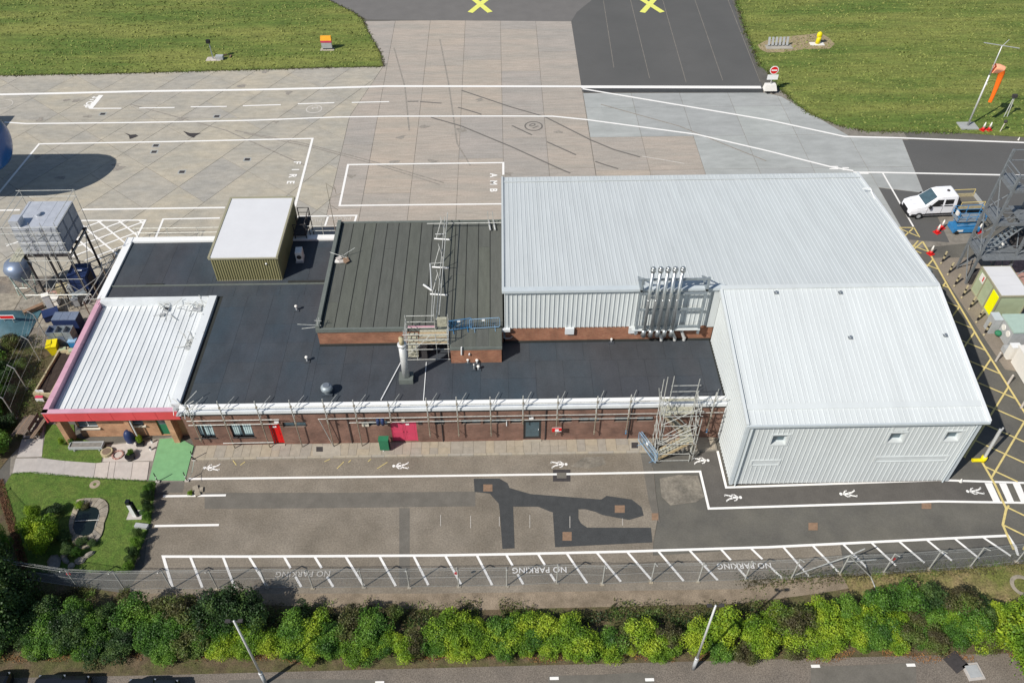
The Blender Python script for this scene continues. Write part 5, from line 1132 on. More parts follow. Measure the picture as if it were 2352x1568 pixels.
for xx, yy, kd, s in ((40,1438,2,1.1),(110,1425,2,1.0),(190,1420,1,1.0),(250,1432,2,.9),(310,1425,1,1.1),(370,1412,3,1.0),(430,1420,3,1.2),(490,1425,2,1.2),(545,1432,2,.9),(700,1428,2,.8),(900,1425,3,.7),(2010,1402,1,1.0),(2070,1392,1,1.1),(2120,1390,2,1.0),(2190,1402,3,1.1),(2240,1420,2,.9),(1880,1418,0,.9),(1790,1425,0,.8),(1940,1412,1,.9)):
    p = G(xx, yy); bush(p.x, p.y, kd, ('taller ' if kd > 1 else 'bushy ')+NMK[kd]+zone(xx, yy), s, s*1.05, LBL[kd][1])
for xx, yy, s in ((2335,1480,1.5),(2380,1450,1.4),(2345,1530,1.5),(2400,1540,1.6)):
    p = G(xx, yy); bush(p.x, p.y, 0, 'big bright yellow-green bush at the bottom right corner of the car park', s, s*1.2, 'yellow-green corner bushes')
for xx, yy, s, kd in ((5,1330,1.6,2),(25,1375,1.6,2),(-20,1390,1.8,2),(30,1430,1.6,2),(-10,1470,1.6,1),(60,1400,1.0,2),(-30,1290,1.4,2),(10,1265,.8,1)):
    p = G(xx, yy); bush(p.x, p.y, kd, 'tall dark green shrub crowding the lower left corner outside the fence', s, s*1.5, 'dark shrubs at the lower left corner')
for xx, yy, s, kd in ((10,880,1.0,2),(-15,860,1.2,1),(25,915,.7,2),(5,925,.9,1),(-20,960,1.2,1),(20,985,.7,2),(-30,1010,1.2,2),(0,1045,1.0,1),(-25,815,1.0,3),(30,800,.8,3),(55,850,.6,3),(-40,905,1.3,2)):
    p = G(xx, yy); bush(p.x, p.y, kd, 'wild green scrub bush left of the entrance building fence', s, s*1.1, 'scrub bushes on the left edge')
# garden
for xx, yy, s, sz in ((88,1225,.75,1.15),(118,1235,.85,1.2),(105,1265,.8,1.1),(85,1190,.5,.8)):
    p = G(xx, yy); bush(p.x, p.y, 0, 'tall lime green ornamental shrub on the lawn left of the pond', s, sz, 'shrubs left of the pond')
for xx, yy, s in ((135,1180,.55),(150,1240,.5),(160,1268,.5),(190,1250,.42),(215,1252,.3)):
    p = G(xx, yy); bush(p.x, p.y, 2, 'dark low shrub between the lime shrub and the pond', s, s*.9, 'dark shrubs by the pond')
for i, (xx, yy) in enumerate(((350,1131),(345,1150),(343,1170),(341,1190),(336,1211),(322,1235),(318,1255),(312,1275),(306,1295),(300,1312))):
    if 1200 < yy < 1225: continue
    p = G(xx, yy); bush(p.x, p.y, 2 if i % 3 else 1, 'small dark shrub in the low hedge between lawn and parking', .36, .62 if i != 3 else .5, 'low hedge shrubs beside the lawn')
for lab, xx, yy, kd, s, sz in (('yellow-green climber at the foot of the left brick pier', 145,1021,0,.22,.4),('bushy plant with yellow-green leaves beside the covered barbecue', 323,1017,0,.25,.45),('leafy plant growing in the black pot on the patio', 302,1045,0,.27,.35),('pondside plant with yellow flowers on the pond edge', 183,1162,0,.3,.22),('spiky plant among the rocks below the pond',178,1275,1,.3,.45),('small weed clump at the corner of the green surfacing',437,1135,0,.2,.2),('dead looking low plant behind the pond',200,1165,3,.28,.2)):
    p = G(xx, yy); bush(p.x, p.y, kd, lab, s, sz, None, cat='plant', nm='garden_plant')
for (xx, yy), s, lab in (((540,1425),1.35,'tallest dark bush casting a long shadow over the gravel left of centre'),((585,1432),1.15,'second tall dark bush beside the tallest one left of centre')):
    p = G(xx, yy); bush(p.x, p.y, 2, lab, s, s*1.35, None)
# ground cover: one object each, nobody could count the stems
def cover_stuff(name, label, poly_fn, n, leaf, m, seed, z=.0, hmax=.25):
    R_ = random.Random(seed); mb = MB()
    for i in range(n):
        q = poly_fn(R_); s = leaf*R_.uniform(.5,1.4); h = R_.uniform(.02,hmax)
        p = Vector((q[0], q[1], z+h)); nn = Vector((R_.uniform(-1,1), R_.uniform(-1,1), R_.uniform(.2,1.2))).normalized(); a = nn.orthogonal().normalized(); a.rotate(Matrix.Rotation(R_.uniform(0,6.28),3,nn)); b = nn.cross(a)
        mb.add([p-a*s*.6, p+b*s*.25, p+a*s*.6, p-b*s*.25], [(0,1,2,3)])
    o = mb.build(name, m, kind='stuff'); o['label'] = label; o['category'] = 'ground cover'; return o
def band(xa, xb, ya, yb):
    def f(R_):
        while True:
            x = R_.uniform(xa, xb); y = R_.triangular(ya, yb, (ya+yb)/2); p = G2(x, y+6*sin(x*.021)+4*sin(x*.057))
            if noise.noise(Vector((p[0]*.5, p[1]*.5, 0))) > -.25: return p
    return f
cover_stuff('ground_cover', 'brown and olive weeds covering the bank between gravel and hedge', band(-60,2020,1378,1440), 15000, .11, LEAF[3], 1)
cover_stuff('ground_cover', 'mossy green weeds on the bank in front of the hedge', band(-60,2300,1400,1445), 9000, .12, LEAF[2], 2)
cover_stuff('leaf_litter', 'orange brown leaf litter along the car park edge of the hedge', band(-60,2420,1492,1518), 9000, .07, mat('leaf_litter', (.26,.13,.05), var=.5, scale=4), 3, hmax=.06)
cover_stuff('leaf_litter', 'brown leaf litter in the planting bed beside the left fence', lambda R_: (lambda t, s: (G2(15+38*t+s*22-30*(1-t), 1100+225*t)))(R_.random(), R_.random()), 5000, .08, mat('leaf_litter2', (.17,.085,.045), var=.5, scale=4), 4, hmax=.08)
cover_stuff('ground_cover', 'rough scrubby ground cover on the bank left of the seating area', lambda R_: G2(R_.uniform(-60,100), R_.uniform(770,1000)) , 9000, .10, LEAF[3], 5)
cover_stuff('ground_cover', 'rough weeds at the left foot of the perimeter fence', band(60,300,1350,1385), 3500, .09, LEAF[3], 6)
GT = mat('grass_blade_tufts', (.20,.225,.06), var=.25, scale=.8)
cover_stuff('grass_tufts', 'longer grass tufts scattered over the left airfield grass', lambda R_: (R_.uniform(-72,-14.5), R_.uniform(95,119)) if True else 0, 1, .30, GT, 10, .06, .1)
def infield(x0, x1, y0, y1, poly):
    ed = [(Vector(a), Vector(b)) for a, b in zip(poly, poly[1:]+poly[:1])]
    def inside(x, y):
        c = False
        for a, b in ed:
            if (a.y > y) != (b.y > y) and x < (b.x-a.x)*(y-a.y)/(b.y-a.y)+a.x: c = not c
        return c
    def f(R_):
        while True:
            x, y = R_.uniform(x0,x1), R_.uniform(y0,y1)
            if inside(x, y) and noise.noise(Vector((x*.12, y*.5, 3))) > -.1-R_.random()*.5: return x, y
    return f
bpy.data.objects.remove(bpy.data.objects['grass_tufts'])
cover_stuff('grass_tufts', 'longer grass tufts scattered over the left airfield grass', infield(-75,-14,94,121,lg), 9000, .26, GT, 10, .04, .10)
cover_stuff('grass_tufts', 'longer grass tufts scattered over the right airfield grass', infield(29,76,76,121,rg), 10000, .26, GT, 11, .03, .10)
def along(poly, w):
    L_ = [Vector(q) for q in poly]; ds = [(b-a).length for a, b in zip(L_, L_[1:])]; T_ = sum(ds)
    def f(R_):
        t = R_.uniform(0, T_)
        for (a, b), d in zip(zip(L_, L_[1:]), ds):
            if t <= d: q = a+(b-a)*(t/d); break
            t -= d
        else: q = L_[-1]
        return q.x+R_.gauss(0,w), q.y+R_.gauss(0,w)
    return f
cover_stuff('edge_weeds', 'ragged brownish grass creeping over the edge of the left airfield paving', along(lg[1:12], .16), 5000, .16, LEAF[3], 12, .0, .07)
cover_stuff('edge_weeds', 'ragged dry grass creeping over the edge of the right airfield paving', along(rg[1:13], .22), 5000, .17, LEAF[3], 13, .0, .07)
cover_stuff('edge_weeds', 'ragged grass along the garden lawn edges', along(V((27,1088),(76,1085),(170,1095),(357,1107),(352,1140),(345,1200),(325,1252),(300,1312),(66,1312),(40,1220),(8,1118)), .05), 3500, .07, LEAF[1], 14, .0, .06)
cover_stuff('edge_weeds', 'weeds growing along the foot of the right end of the fence', along(V((1700,1338),(1934,1322),(2029,1318),(2133,1312),(2228,1305),(2334,1295),(2420,1288)), .3), 4500, .10, LEAF[3], 15, .0, .12)
# pond with stone surround
pond = thing('garden_pond', 'small dark garden pond with a pale stone surround and a pipe across it', 'pond', tuple(G(195,1200)))
PD = Vector(G(195,1200)); outer = [(177,1149),(190,1145),(206,1145),(236,1144),(243,1150),(251,1161),(249,1180),(240,1202),(238,1225),(228,1240),(212,1256),(192,1262),(170,1256),(158,1210),(161,1190)]
innr = [(184,1168),(192,1163),(205,1163),(222,1166),(230,1175),(226,1190),(218,1210),(216,1222),(207,1230),(192,1232),(176,1228),(168,1212),(172,1195),(178,1180)]
n = len(outer)
def res_(pts, m_):
    L_ = [Vector(G2(*q)) for q in pts]; out = []; per = [0]
    for a, b in zip(L_, L_[1:]+L_[:1]): per.append(per[-1]+(b-a).length)
    for i in range(m_):
        t = per[-1]*i/m_; j = max(k for k in range(len(L_)) if per[k] <= t); a, b = L_[j], L_[(j+1) % len(L_)]; out.append(a+(b-a)*((t-per[j])/max(1e-6, per[j+1]-per[j])))
    return out
oo, ii = res_(outer, 22), res_(innr, 22)
for k in range(22):
    a, b, c, d = oo[k], oo[(k+1)%22], ii[(k+1)%22], ii[k]; q = inset(ccw([tuple(v-PD.xy) for v in (a,b,c,d)]), .012)
    MB().prism(q, 0, .10+random.uniform(-.01,.015)).build('edging_stone', M['stone'], pond)
MB().sheet([tuple(v-PD.xy) for v in ii], .045).build('pond_water', M['water'], pond)
a, b = G(172,1196,.11)-PD, G(228,1193,.11)-PD; MB().cyl(a, b, .025, 6).build('pond_pipe', M['steel'], pond)
a = G(219,1211,.11)-PD; b2 = G(228,1180,.11)-PD; MB().cyl(a, b2, .02, 6).build('pond_pipe', M['steel'], pond)
for i, (xx, yy, sx, sy, rz_) in enumerate(((125,1292,.45,.65,.5),(150,1285,.2,.5,.8),(185,1288,.38,.3,.3),(205,1275,.45,.18,.7),(165,1300,.25,.25,0),(150,1275,.25,.2,1))):
    p = G(xx, yy); mb = MB().sph((0,0,.08), 1, 7, 4, (sx,sy,.17)); o = mb.build('garden_rock', M['rock']); o.location = p; o.rotation_euler = (0,0,rz_)
    tag(o, ['large flat brown rock left of the spiky plant','long thin rock beside the large flat rock','pale blocky rock right of the spiky plant','slim rock at the right end of the rockery','small rock at the front of the rockery','small rock nearest the dark shrubs by the pond'][i], 'rock')
# ================================================================== GARDEN AND SITE OBJECTS
def place(name, label, cat, x, y, z=0., rz=0., grp=None): return thing(name, label, cat, tuple(G(x,y,z)), rz, grp)
t = place('garden_totem', 'black and white pillar on a pale slab at the lawn edge', 'pillar', 313,1184)
B(-.55,-.32,0,.45,.42,.07).build('base_slab', M['path'], t); B(-.17,-.13,.07,.08,.13,1.45).build('pillar_front', M['wframe'], t); B(.085,-.14,.07,.2,.14,1.5).build('pillar_back', M['blackp'], t); B(-.18,-.14,1.45,.08,.14,1.75).build('pillar_cap', M['blackp'], t)
t = place('planter_trough', 'long grey trough planter with pebbles in front of the entrance block', 'planter', 203,1030)
for s in ((-1.2,-.28,.25,1.2,-.22,.5),(-1.2,.22,.25,1.2,.28,.5),(-1.2,-.22,.25,-1.14,.22,.5),(1.14,-.22,.25,1.2,.22,.5)): B(*s).build('trough_side', M['grey'], t)
B(-1.14,-.22,.25,1.14,.22,.42).build('soil', M['rock'], t)
for x in (-.9,.9): B(x-.05,-.25,0,x+.05,.25,.25).build('trough_leg', M['grey'], t)
p = G(168,1021); t = thing('topiary_ball', 'clipped round topiary ball at the left end of the grey trough', 'plant', tuple(p)); bm_ = bush_mesh(5, .42, .7, 1500, .05, 3, .1); bm_.build('crown', LEAF[1], t); MB().cyl((0,0,0),(0,0,.3),.16,10,.2).build('pot', M['grey'], t)
t = place('covered_barbecue', 'dark covered barbecue on a small white base on the patio', 'barbecue', 303,1013)
B(-.3,-.25,0,.35,.25,.14).build('base', M['cream'], t); MB().lathe((0,0,.14),[(.36,0),(.38,.4),(.33,.75),(.2,1.0),(.02,1.05)],12).build('cover', M['dblue'], t, True)
t = place('plant_pot', 'black plant pot on the patio beside the path', 'pot', 301,1052)
MB().cyl((0,0,0),(0,0,.32),.3,14,.36).build('pot_body', M['blackp'], t)
t = place('plant_pot', 'black square pot beside the covered barbecue', 'pot', 324,1021); B(-.25,-.2,0,.25,.2,.22).build('pot_body', M['blackp'], t)
t = place('wooden_cable_drum', 'pale round wooden drum top lying at the lawn corner', 'drum', 247,1041); MB().cyl((0,0,0),(0,0,.25),.42,16).build('drum_top', M['gold'], t); MB().cyl((0,0,.25),(0,0,.27),.3,16).build('drum_centre', M['wood'], t)
t = place('stone_ring', 'small ring of bricks around a dark hole on the patio', 'fire ring', 271,1045)
for i in range(10): MB().obox((.36*cos(i*.628),.36*sin(i*.628),.05),(.2,.1,.1),rz=i*.628+1.57).build('brick', M['brickpink'], t)
for lab, x, y in (('small white lantern by the entrance path, further one',350,1016),('small white lantern by the entrance path, nearer one',347,1033)):
    t = place('garden_lantern', lab, 'lantern', x, y, grp='white lanterns by the entrance'); MB().cyl((0,0,0),(0,0,.3),.08,8).build('lantern_body', M['wframe'], t); MB().cyl((0,0,.3),(0,0,.42),.1,8,.01).build('lantern_cap', M['dkiron'], t)
for lab, x, y in (('black and white post at the far corner of the green surfacing',446,1056),('black and white post at the left corner of the green surfacing',363,1106),('black and white post at the right corner of the green surfacing',430,1104)):
    t = place('chain_post', lab, 'post', x, y, grp='black and white posts round the green surfacing'); B(-.14,-.1,0,.14,.1,.1).build('post_base', M['path'], t)
    for i in range(5): MB().cyl((0,0,.1+i*.18),(0,0,.28+i*.18),.035,8).build('post_band', M['wframe'] if i in (2,) else M['blackp'], t)
a, b = G(446,1056,.8), G(430,1104,.8); tag(MB().path([a, (a+b)/2-Vector((0,0,.3)), b], .015, 5).build('post_chain', M['sage2']), 'pale chain hung between the two right-hand striped posts', 'chain')
p = G(218,1112); tag(ring(Vector((0,0,0)), .12, .36, M['stone'], 'stone_ring_cover', .03, 20, None), 'small round stone ring set in the lawn', 'ring').location = p
p = G(452,1128); tag(MB().obox((0,0,.06),(.35,.9,.12),rz=.5).obox((.3,.1,.05),(.25,.4,.1),rz=.2).build('broken_slab', M['stone']), 'broken mossy kerb piece beside the striped post', 'slab').location = p
p = G(327,1210); tag(MB().obox((0,0,.12),(.9,.3,.25),rz=-.15).build('grey_block', M['grey']), 'low grey block in the gap of the low hedge', 'block').location = p
# picnic table
t = place('picnic_table', 'weathered brown wooden picnic bench on paving left of the entrance block', 'picnic table', 72,990, 0, radians(80))
for i in range(5): B(-.9,-.36+i*.146,.74,.9,-.36+i*.146+.13,.78).build('table_slat', M['wood'], t)
for s in (-1,1):
    for i in range(2): B(-.9,s*.75-.14+i*.145,.44,.9,s*.75-.14+i*.145+.13,.48).build('seat_slat', M['wood'], t)
for x in (-.6,.6): MB().obox((x,0,.40),(.08,1.75,.08)).build('cross_beam', M['wood'], t); [MB().cyl((x,s*.3,.75),(x,s*.7,0),.045,5).build('leg', M['wood'], t) for s in (-1,1)]
t = place('garden_bench', 'weathered wooden bench beside the picnic table', 'bench', 94,984, 0, radians(84))
for i in range(4): B(-.75,-.25+i*.125,.43,.75,-.25+i*.125+.11,.46).build('seat_slat', M['wood'], t)
for i in range(3): B(-.75,.27,.55+i*.13,.75,.3,.55+i*.13+.11).build('back_slat', M['wood'], t)
for x in (-.65,.65): B(x-.04,-.25,0,x+.04,.3,.43).build('leg', M['wood'], t)
# planter, bins, crates
t = thing('raised_planter', 'long pale raised planter full of dark soil left of the white ribbed roof', 'planter', (-34.9,44.8,0), radians(-3))
for s in ((-.72,-2.35,0,-.58,2.35,.62),(.58,-2.35,0,.72,2.35,.62),(-.58,-2.35,0,.58,-2.2,.62),(-.58,2.2,0,.58,2.35,.62)): B(*s).build('planter_wall', M['gold'], t)
B(-.58,-2.2,.0,.58,2.2,.42).build('soil', mat('dark_soil', (.045,.032,.025), var=.3, scale=4, bump=.8, bscale=20), t)
t = thing('yellow_grit_bin', 'bright yellow wheeled grit bin behind the raised planter', 'bin', (-36.0,47.45,0), radians(10))
mb = MB(); mb.add([(-.27,-.3,0),(.27,-.3,0),(.27,.3,0),(-.27,.3,0),(-.36,-.4,.95),(.36,-.4,.95),(.36,.4,.95),(-.36,.4,.95)], [(3,2,1,0),(4,5,6,7),(0,1,5,4),(1,2,6,5),(2,3,7,6),(3,0,4,7)]); mb.build('bin_body', M['plast'], t); MB().obox((0,0,1.02),(.82,.88,.1),rx=.08).build('bin_lid', M['plast'], t)
for x in (-.25,.25): MB().cyl((x-.03,.3,.1),(x+.03,.3,.1),.1,10).build('bin_wheel', M['black'], t)
t = thing('blue_bin', 'small bright blue bin beside the stacked grey crates', 'bin', (-34.6,48.0,0)); B(-.3,-.25,0,.3,.25,.8).build('bin_body', M['blue'], t); B(-.33,-.28,.8,.33,.28,.88).build('bin_lid', M['lblue'], t)
for i, (x, y, lab) in enumerate(((-35.2,47.25,'cluttered cream box of odds and ends between yellow bin and roof edge'),(-34.4,47.1,'cream bin right of the cluttered cream box'))): t = thing('storage_box', lab, 'box', (x,y,0)); B(-.38,-.3,0,.38,.3,.55).build('box_body', M['gold'], t); MB().obox((0,0,.6),(.5,.35,.06),rz=.4).build('box_content', M['sage'], t)
crl = ['grey-blue plastic crate in the crate stack, %s column, %s row' % (a, b) for b in ('bottom','second','third','top') for a in ('left','middle','right')]
for i in range(12):
    c_, r_ = i % 3, i//3
    t = thing('stacked_crate', crl[i], 'crate', (-36.15+c_*.66,48.45,r_*.42), group='stacked grey-blue crates'); mb = MB()
    mt_ = M['steelb'] if (i+r_) % 3 else M['tankside']
    for s in ((-.31,-.42,0,.31,-.38,.4),(-.31,.38,0,.31,.42,.4),(-.31,-.38,0,-.27,.38,.4),(.27,-.38,0,.31,.38,.4)): B(*s).build('crate_side', mt_, t)
    B(-.27,-.38,0,.27,.38,.05 if r_ == 3 else .3).build('crate_floor', mt_, t)
t = thing('storage_locker', 'dark blue locker with a light lid behind the crate stack', 'locker', (-35.5,49.9,0)); B(-1.0,-.5,0,1.0,.5,1.7).build('locker_body', M['dblue'], t); 
for k in range(3): B(-.98+k*.66,-.48,1.7,-.98+k*.66+.64,.48,1.76).build('lid_panel', M['tankside'], t)
t = thing('small_red_chair', 'small red and white seat at the near end of the raised planter', 'seat', tuple(G(96,916))); B(-.3,-.22,.35,.3,.22,.42).build('seat_pad', M['reddoor'], t); B(-.3,-.26,.0,.3,-.2,.3).build('seat_front', M['wframe'], t); B(-.3,.2,0,.3,.26,.75).build('seat_back', M['wframe'], t)
# teal tarpaulin with red sign
t = thing('teal_tarpaulin', 'sagging teal tarpaulin over a heap at the left edge of the site', 'tarpaulin', (-41.9,50.8,0)); mb = MB(); N_ = 16
vs = []
for j in range(N_+1):
    for i in range(N_+1):
        u, v = i/N_*2-1, j/N_*2-1; r_ = min(1, hypot(u,v)); zz = .05+.85*(1-r_*r_)+.10*noise.noise(Vector((u*2.2,v*2.2,1))); vs.append((u*2.9, v*1.7, max(.03,zz)))
mb.add(vs, [(j*(N_+1)+i, j*(N_+1)+i+1, (j+1)*(N_+1)+i+1, (j+1)*(N_+1)+i) for j in range(N_) for i in range(N_)]); mb.build('tarpaulin_sheet', M['teal'], t, True)
p = G(24,748,0); t = thing('red_notice', 'red and white notice board in front of the teal tarpaulin', 'sign', tuple(G(30,752))); MB().cyl((-.3,0,0),(-.35,0,1.15),.03,6).cyl((.35,0,0),(.35,0,1.15),.03,6).build('sign_posts', M['steel'], t, kind='stuff'); B(-.62,-.03,1.0,.62,0,1.42).build('sign_board', M['wframe'], t); B(-.56,-.035,1.06,.56,-.031,1.36).build('sign_face', M['brightred'], t)
# elevated water tank
t = thing('elevated_water_tank', 'elevated steel water tank with bolted panels and a scaffold cradle on dark legs', 'tank', (-37.2,55.6,0)); W0 = Vector((-37.2,55.6,0))
def ww(mb, name, m_, s=False): o = mb.build(name, M[m_], t, s); o.location = -W0; return o
TX0, TX1, TY0, TY1, TZ0, TZ1 = -39.0, -35.4, 53.85, 57.5, 5.0, 7.6
for i in range(3):
    for j in range(2):
        x, z = TX0+i*1.2, TZ0+j*1.3; ww(MB().box(x+.03,TY0,z+.03,x+1.17,TY0+.05,z+1.27).box(x+.12,TY0-.03,z+.12,x+1.08,TY0,z+1.18), 'tank_panel', 'tanktop')
        y = TY0+i*1.217; ww(MB().box(TX1-.05,y+.03,z+.03,TX1,y+1.18,z+1.27).box(TX1,y+.12,z+.12,TX1+.03,y+1.09,z+1.18), 'tank_panel', 'tankside')
ww(B(TX0+.05,TY0+.06,TZ0,TX1-.06,TY1,TZ1-.05), 'tank_core', 'dblue')
for i in range(3): ww(B(TX0+i*1.2+.01,TY0,TZ1-.04,TX0+i*1.2+1.19,TY1,TZ1+.03), 'lid_panel', 'tanktop')
ww(MB().cyl((-37.5,55.6,TZ1),(-37.5,55.6,TZ1+.22),.22,14).cyl((-37.5,55.6,TZ1+.22),(-37.5,55.6,TZ1+.28),.3,14), 'tank_hatch', 'tanktop'); ww(B(TX0,TY0+.1,TZ1+.03,TX0+.75,TY0+1.0,TZ1+.65), 'float_valve_box', 'tanktop')
for x in (TX0,-37.2,TX1-.05):
    for y in (TY0,TY1-.1): ww(MB().cyl((x,y,0),(x,y,TZ0-.2),.10,8), 'tank_leg', 'dkiron')
for y in (TY0,55.6,TY1-.1): ww(B(TX0-.2,y-.07,TZ0-.25,TX1+.2,y+.07,TZ0-.03), 'support_beam', 'dkiron')
for x in (TX0,TX1): ww(B(x-.07,TY0-.2,TZ0-.4,x+.07,TY1+.2,TZ0-.26), 'support_beam', 'dkiron')
for a, b in (((TX0,TY0,.3),(TX1,TY0,4.6)),((TX1,TY0,.3),(TX0,TY0,4.6)),((TX1,TY0,.3),(TX1,TY1,4.6)),((TX1,TY1,.3),(TX1,TY0,4.6)),((TX0,TY0,.3),(TX0,TY1,4.6))): ww(MB().cyl(a, b, .03, 5), 'leg_brace', 'steel')
for x in (TX0-.5,-38.1,-37.2,-36.3,TX1+.2): ww(MB().cyl((x,TY0-.35,0),(x,TY0-.35,8.4),.026,5), 'cradle_standard', 'steel')
for x in (TX0-.5,TX1+.3): ww(MB().cyl((x,TY1+.3,0),(x,TY1+.3,8.6),.026,5), 'cradle_standard', 'steel'); [ww(MB().cyl((x,TY0-.35,z),(x,TY1+.3,z),.024,5), 'cradle_ledger', 'steel') for z in (5.0,7.9,8.5)]
for z in (2.6,4.6,5.5,6.4,7.4,8.0): ww(MB().cyl((TX0-.8,TY0-.38,z),(TX1+.4,TY0-.38,z),.024,5), 'cradle_ledger', 'steel')
for z in (7.9,8.5): ww(MB().cyl((TX0-.8,TY1+.3,z),(TX1+.4,TY1+.3,z),.024,5), 'cradle_ledger', 'steel')
rt_ = random.Random(9)
for i in range(16): x, z = rt_.uniform(TX0-.3,TX1-.6), rt_.uniform(4.4,7.2); ww(MB().cyl((x,TY0-.33,z),(x+rt_.choice((-.6,.6,.9)),TY0-.33,z+rt_.uniform(.5,1.1)),.02,5), 'cradle_brace', 'steel')
for k in range(4): ww(B(TX0-.9+k*.24,TY0-.9,4.95,TX0-.9+k*.24+.22,TY0+.9,5.0), 'cradle_board', 'debris')
# sheds, container and clutter under and beside the tank
t = thing('blue_plant_container', 'small dark blue container with a white stripe beside the tank legs', 'container', (-36.1,56.0-.9,0), radians(4)); B(-.75,-.9,0,.75,.9,2.1).build('container_body', M['dblue'], t); B(-.8,-.95,2.1,.8,.95,2.18).build('container_roof', M['dblue'], t); B(-.3,-.1,2.18,.3,.05,2.2).build('white_stripe', M['wframe'], t); B(.75,-.5,.1,.78,.4,1.8).build('side_door', M['dkiron'], t)
t = thing('green_frame_hoist', 'rounded grey hopper on a braced frame at the left edge', 'hopper', (-40.9,54.9,0)); MB().lathe((0,0,2.0),[(.2,-.9),(.9,.1),(1.15,.8),(.9,1.3),(.3,1.5),(.01,1.52)],14).build('hopper_bowl', M['tankside'], t, True)
for i in range(6): a = i*pi/3; MB().cyl((1.0*cos(a),1.0*sin(a),2.4),(.95*cos(a+.5),.95*sin(a+.5),0),.045,6).build('frame_leg', M['sage2'], t); MB().cyl((1.0*cos(a),1.0*sin(a),1.2),(1.0*cos(a+1.05),1.0*sin(a+1.05),1.2),.035,6).build('frame_ring', M['steel'], t)
MB().sheet([(-39.9,51.9),(-37.9,51.9),(-37.6,55),(-39.6,55)], .008).build('broken_brick_patch', M['brickpink'], wyard)
labs = ['pale duct crossing under the tank','round pump housing behind the blue container','cream crate under the tank','small grey control box on the ground by the tank','white junction box on a pipe in front of the tank','dark crate in front of the junction box','grey generator casing beside the tank legs','low rusty pipe rack in the service yard']
for i, (x, y, sx, sy, sz_, m_) in enumerate(((-38.3,53.2,1.1,.5,.7,'cream'),(-37.0,54.6,.6,.6,.9,'grey'),(-37.9,54.7,.9,.7,.8,'gold'),(-36.2,53.0,.5,.4,.8,'grey'),(-38.0,52.3,.5,.45,1.9,'cream'),(-37.8,51.6,1.2,1.0,.6,'dblue'),(-36.0,53.6,1.1,.6,.9,'steelb'),(-39.6,52.4,1.6,.3,.4,'rust'))):
    t = thing('site_equipment', labs[i], 'equipment', (x,y,0), .1*i); B(-sx/2,-sy/2,.1,sx/2,sy/2,sz_).build('casing', M[m_], t); B(-sx/2-.03,-sy/2-.03,sz_,sx/2+.03,sy/2+.03,sz_+.05).build('lid', M[m_], t); B(-sx/2+.05,-sy/2+.05,0,sx/2-.05,sy/2-.05,.1).build('skid', M['dkiron'], t)
t = thing('pipework', 'galvanised pipes running along the yard in front of the tank', 'pipework', (-37,52.2,0))
for a, b in (((-2.5,0,2.0),(2.9,0,2.0)),((-.9,0,2.0),(-.9,0,0)),((2.9,0,2.0),(2.9,.4,0)),((1.5,0,2.0),(2.9,2.4,2.0)),((.3,.3,0),(.3,.3,2.0)),((2.9,2.4,2.0),(2.4,4.2,2.0))): MB().cyl(a, b, .04, 6).build('pipe', M['steel'], t)
for k in range(14):
    a = Vector((rt_.uniform(-3,2.6), rt_.uniform(-.9,2.6), rt_.uniform(.1,.9))); b = a+Vector((rt_.uniform(-1.1,1.1), rt_.uniform(-1.1,1.1), rt_.uniform(-.1,.9))); b.z = max(.05,b.z); MB().cyl(a, b, .03, 5).build('pipe', M[rt_.choice(('steel','steel2','dkiron'))], t)
t = thing('yard_hoarding', 'run of dark hoarding posts and rails between tank yard and slate roof', 'railing', (-33.2,53,0), radians(-4))
for y in (-3.2,-1.2,.8,2.8): MB().cyl((0,y,0),(0,y,3.4),.05,6).build('post', M['steel2'], t)
for z in (1.5,3.3): MB().cyl((0,-3.4,z),(0,3.2,z),.045,6).build('rail', M['steel'], t); MB().cyl((.5,-3.4,z),(.5,3.2,z),.04,6).build('rail', M['steel'], t)
# ================================================================== AIRCRAFT
ac = thing('parked_aircraft', 'large blue aircraft whose rounded nose enters at the left edge', 'aircraft', (-46.2,69.0,0), 0); AX = 0
prof = [(0,.02),(.06,.8),(.22,1.5),(.55,2.15),(1.1,2.65),(2.0,3.0),(3.2,3.2),(6,3.25),(14,3.25),(22,3.2)]
mb = MB(); n = 28; vs = []
for xo, r_ in prof: vs += [(-xo, r_*cos(2*pi*i/n), 6.4-.25*max(0,(2-xo))/2+r_*.98*sin(2*pi*i/n)) for i in range(n)]
mb.add(vs, [(j*n+i, (j+1)*n+i, (j+1)*n+(i+1)%n, j*n+(i+1)%n) for j in range(len(prof)-1) for i in range(n)]); mb.build('fuselage', M['acblue'], ac, True)
for s in (-1,1):
    for k in range(3):
        a = .25+.42*k; r_ = 2.32+.0; x = -1.62; MB().obox((x+.12-.18*k, s*r_*sin(a)*.95, 6.4+r_*cos(a)*1.0),(.5,.6,.06),rx=-s*a,ry=.55).build('cockpit_window', M['glass'], ac)
for k in range(10): 
    for s in (-1,1): MB().obox((-6-k*.9, s*3.24, 6.9),(.3,.04,.45)).build('cabin_window', M['glass'], ac)
mb = MB().prism([(-12.3,2.6),(-12.3,12.7),(-14.6,12.7),(-15.8,2.6)], 4.7, 5.0); mb.build('wing', M['acblue'], ac); MB().prism([(-12.3,-2.6),(-12.3,-12.7),(-14.6,-12.7),(-15.8,-2.6)], 4.7, 5.0).build('wing', M['acblue'], ac)
for x, y in ((-5,0),(-14,2.2),(-14,-2.2)): MB().cyl((x,y,3.6),(x,y,.5),.12,8).build('gear_leg', M['grey'], ac); MB().cyl((x,y-.2,.5),(x,y+.2,.5),.5,16).build('gear_wheel', M['black'], ac)
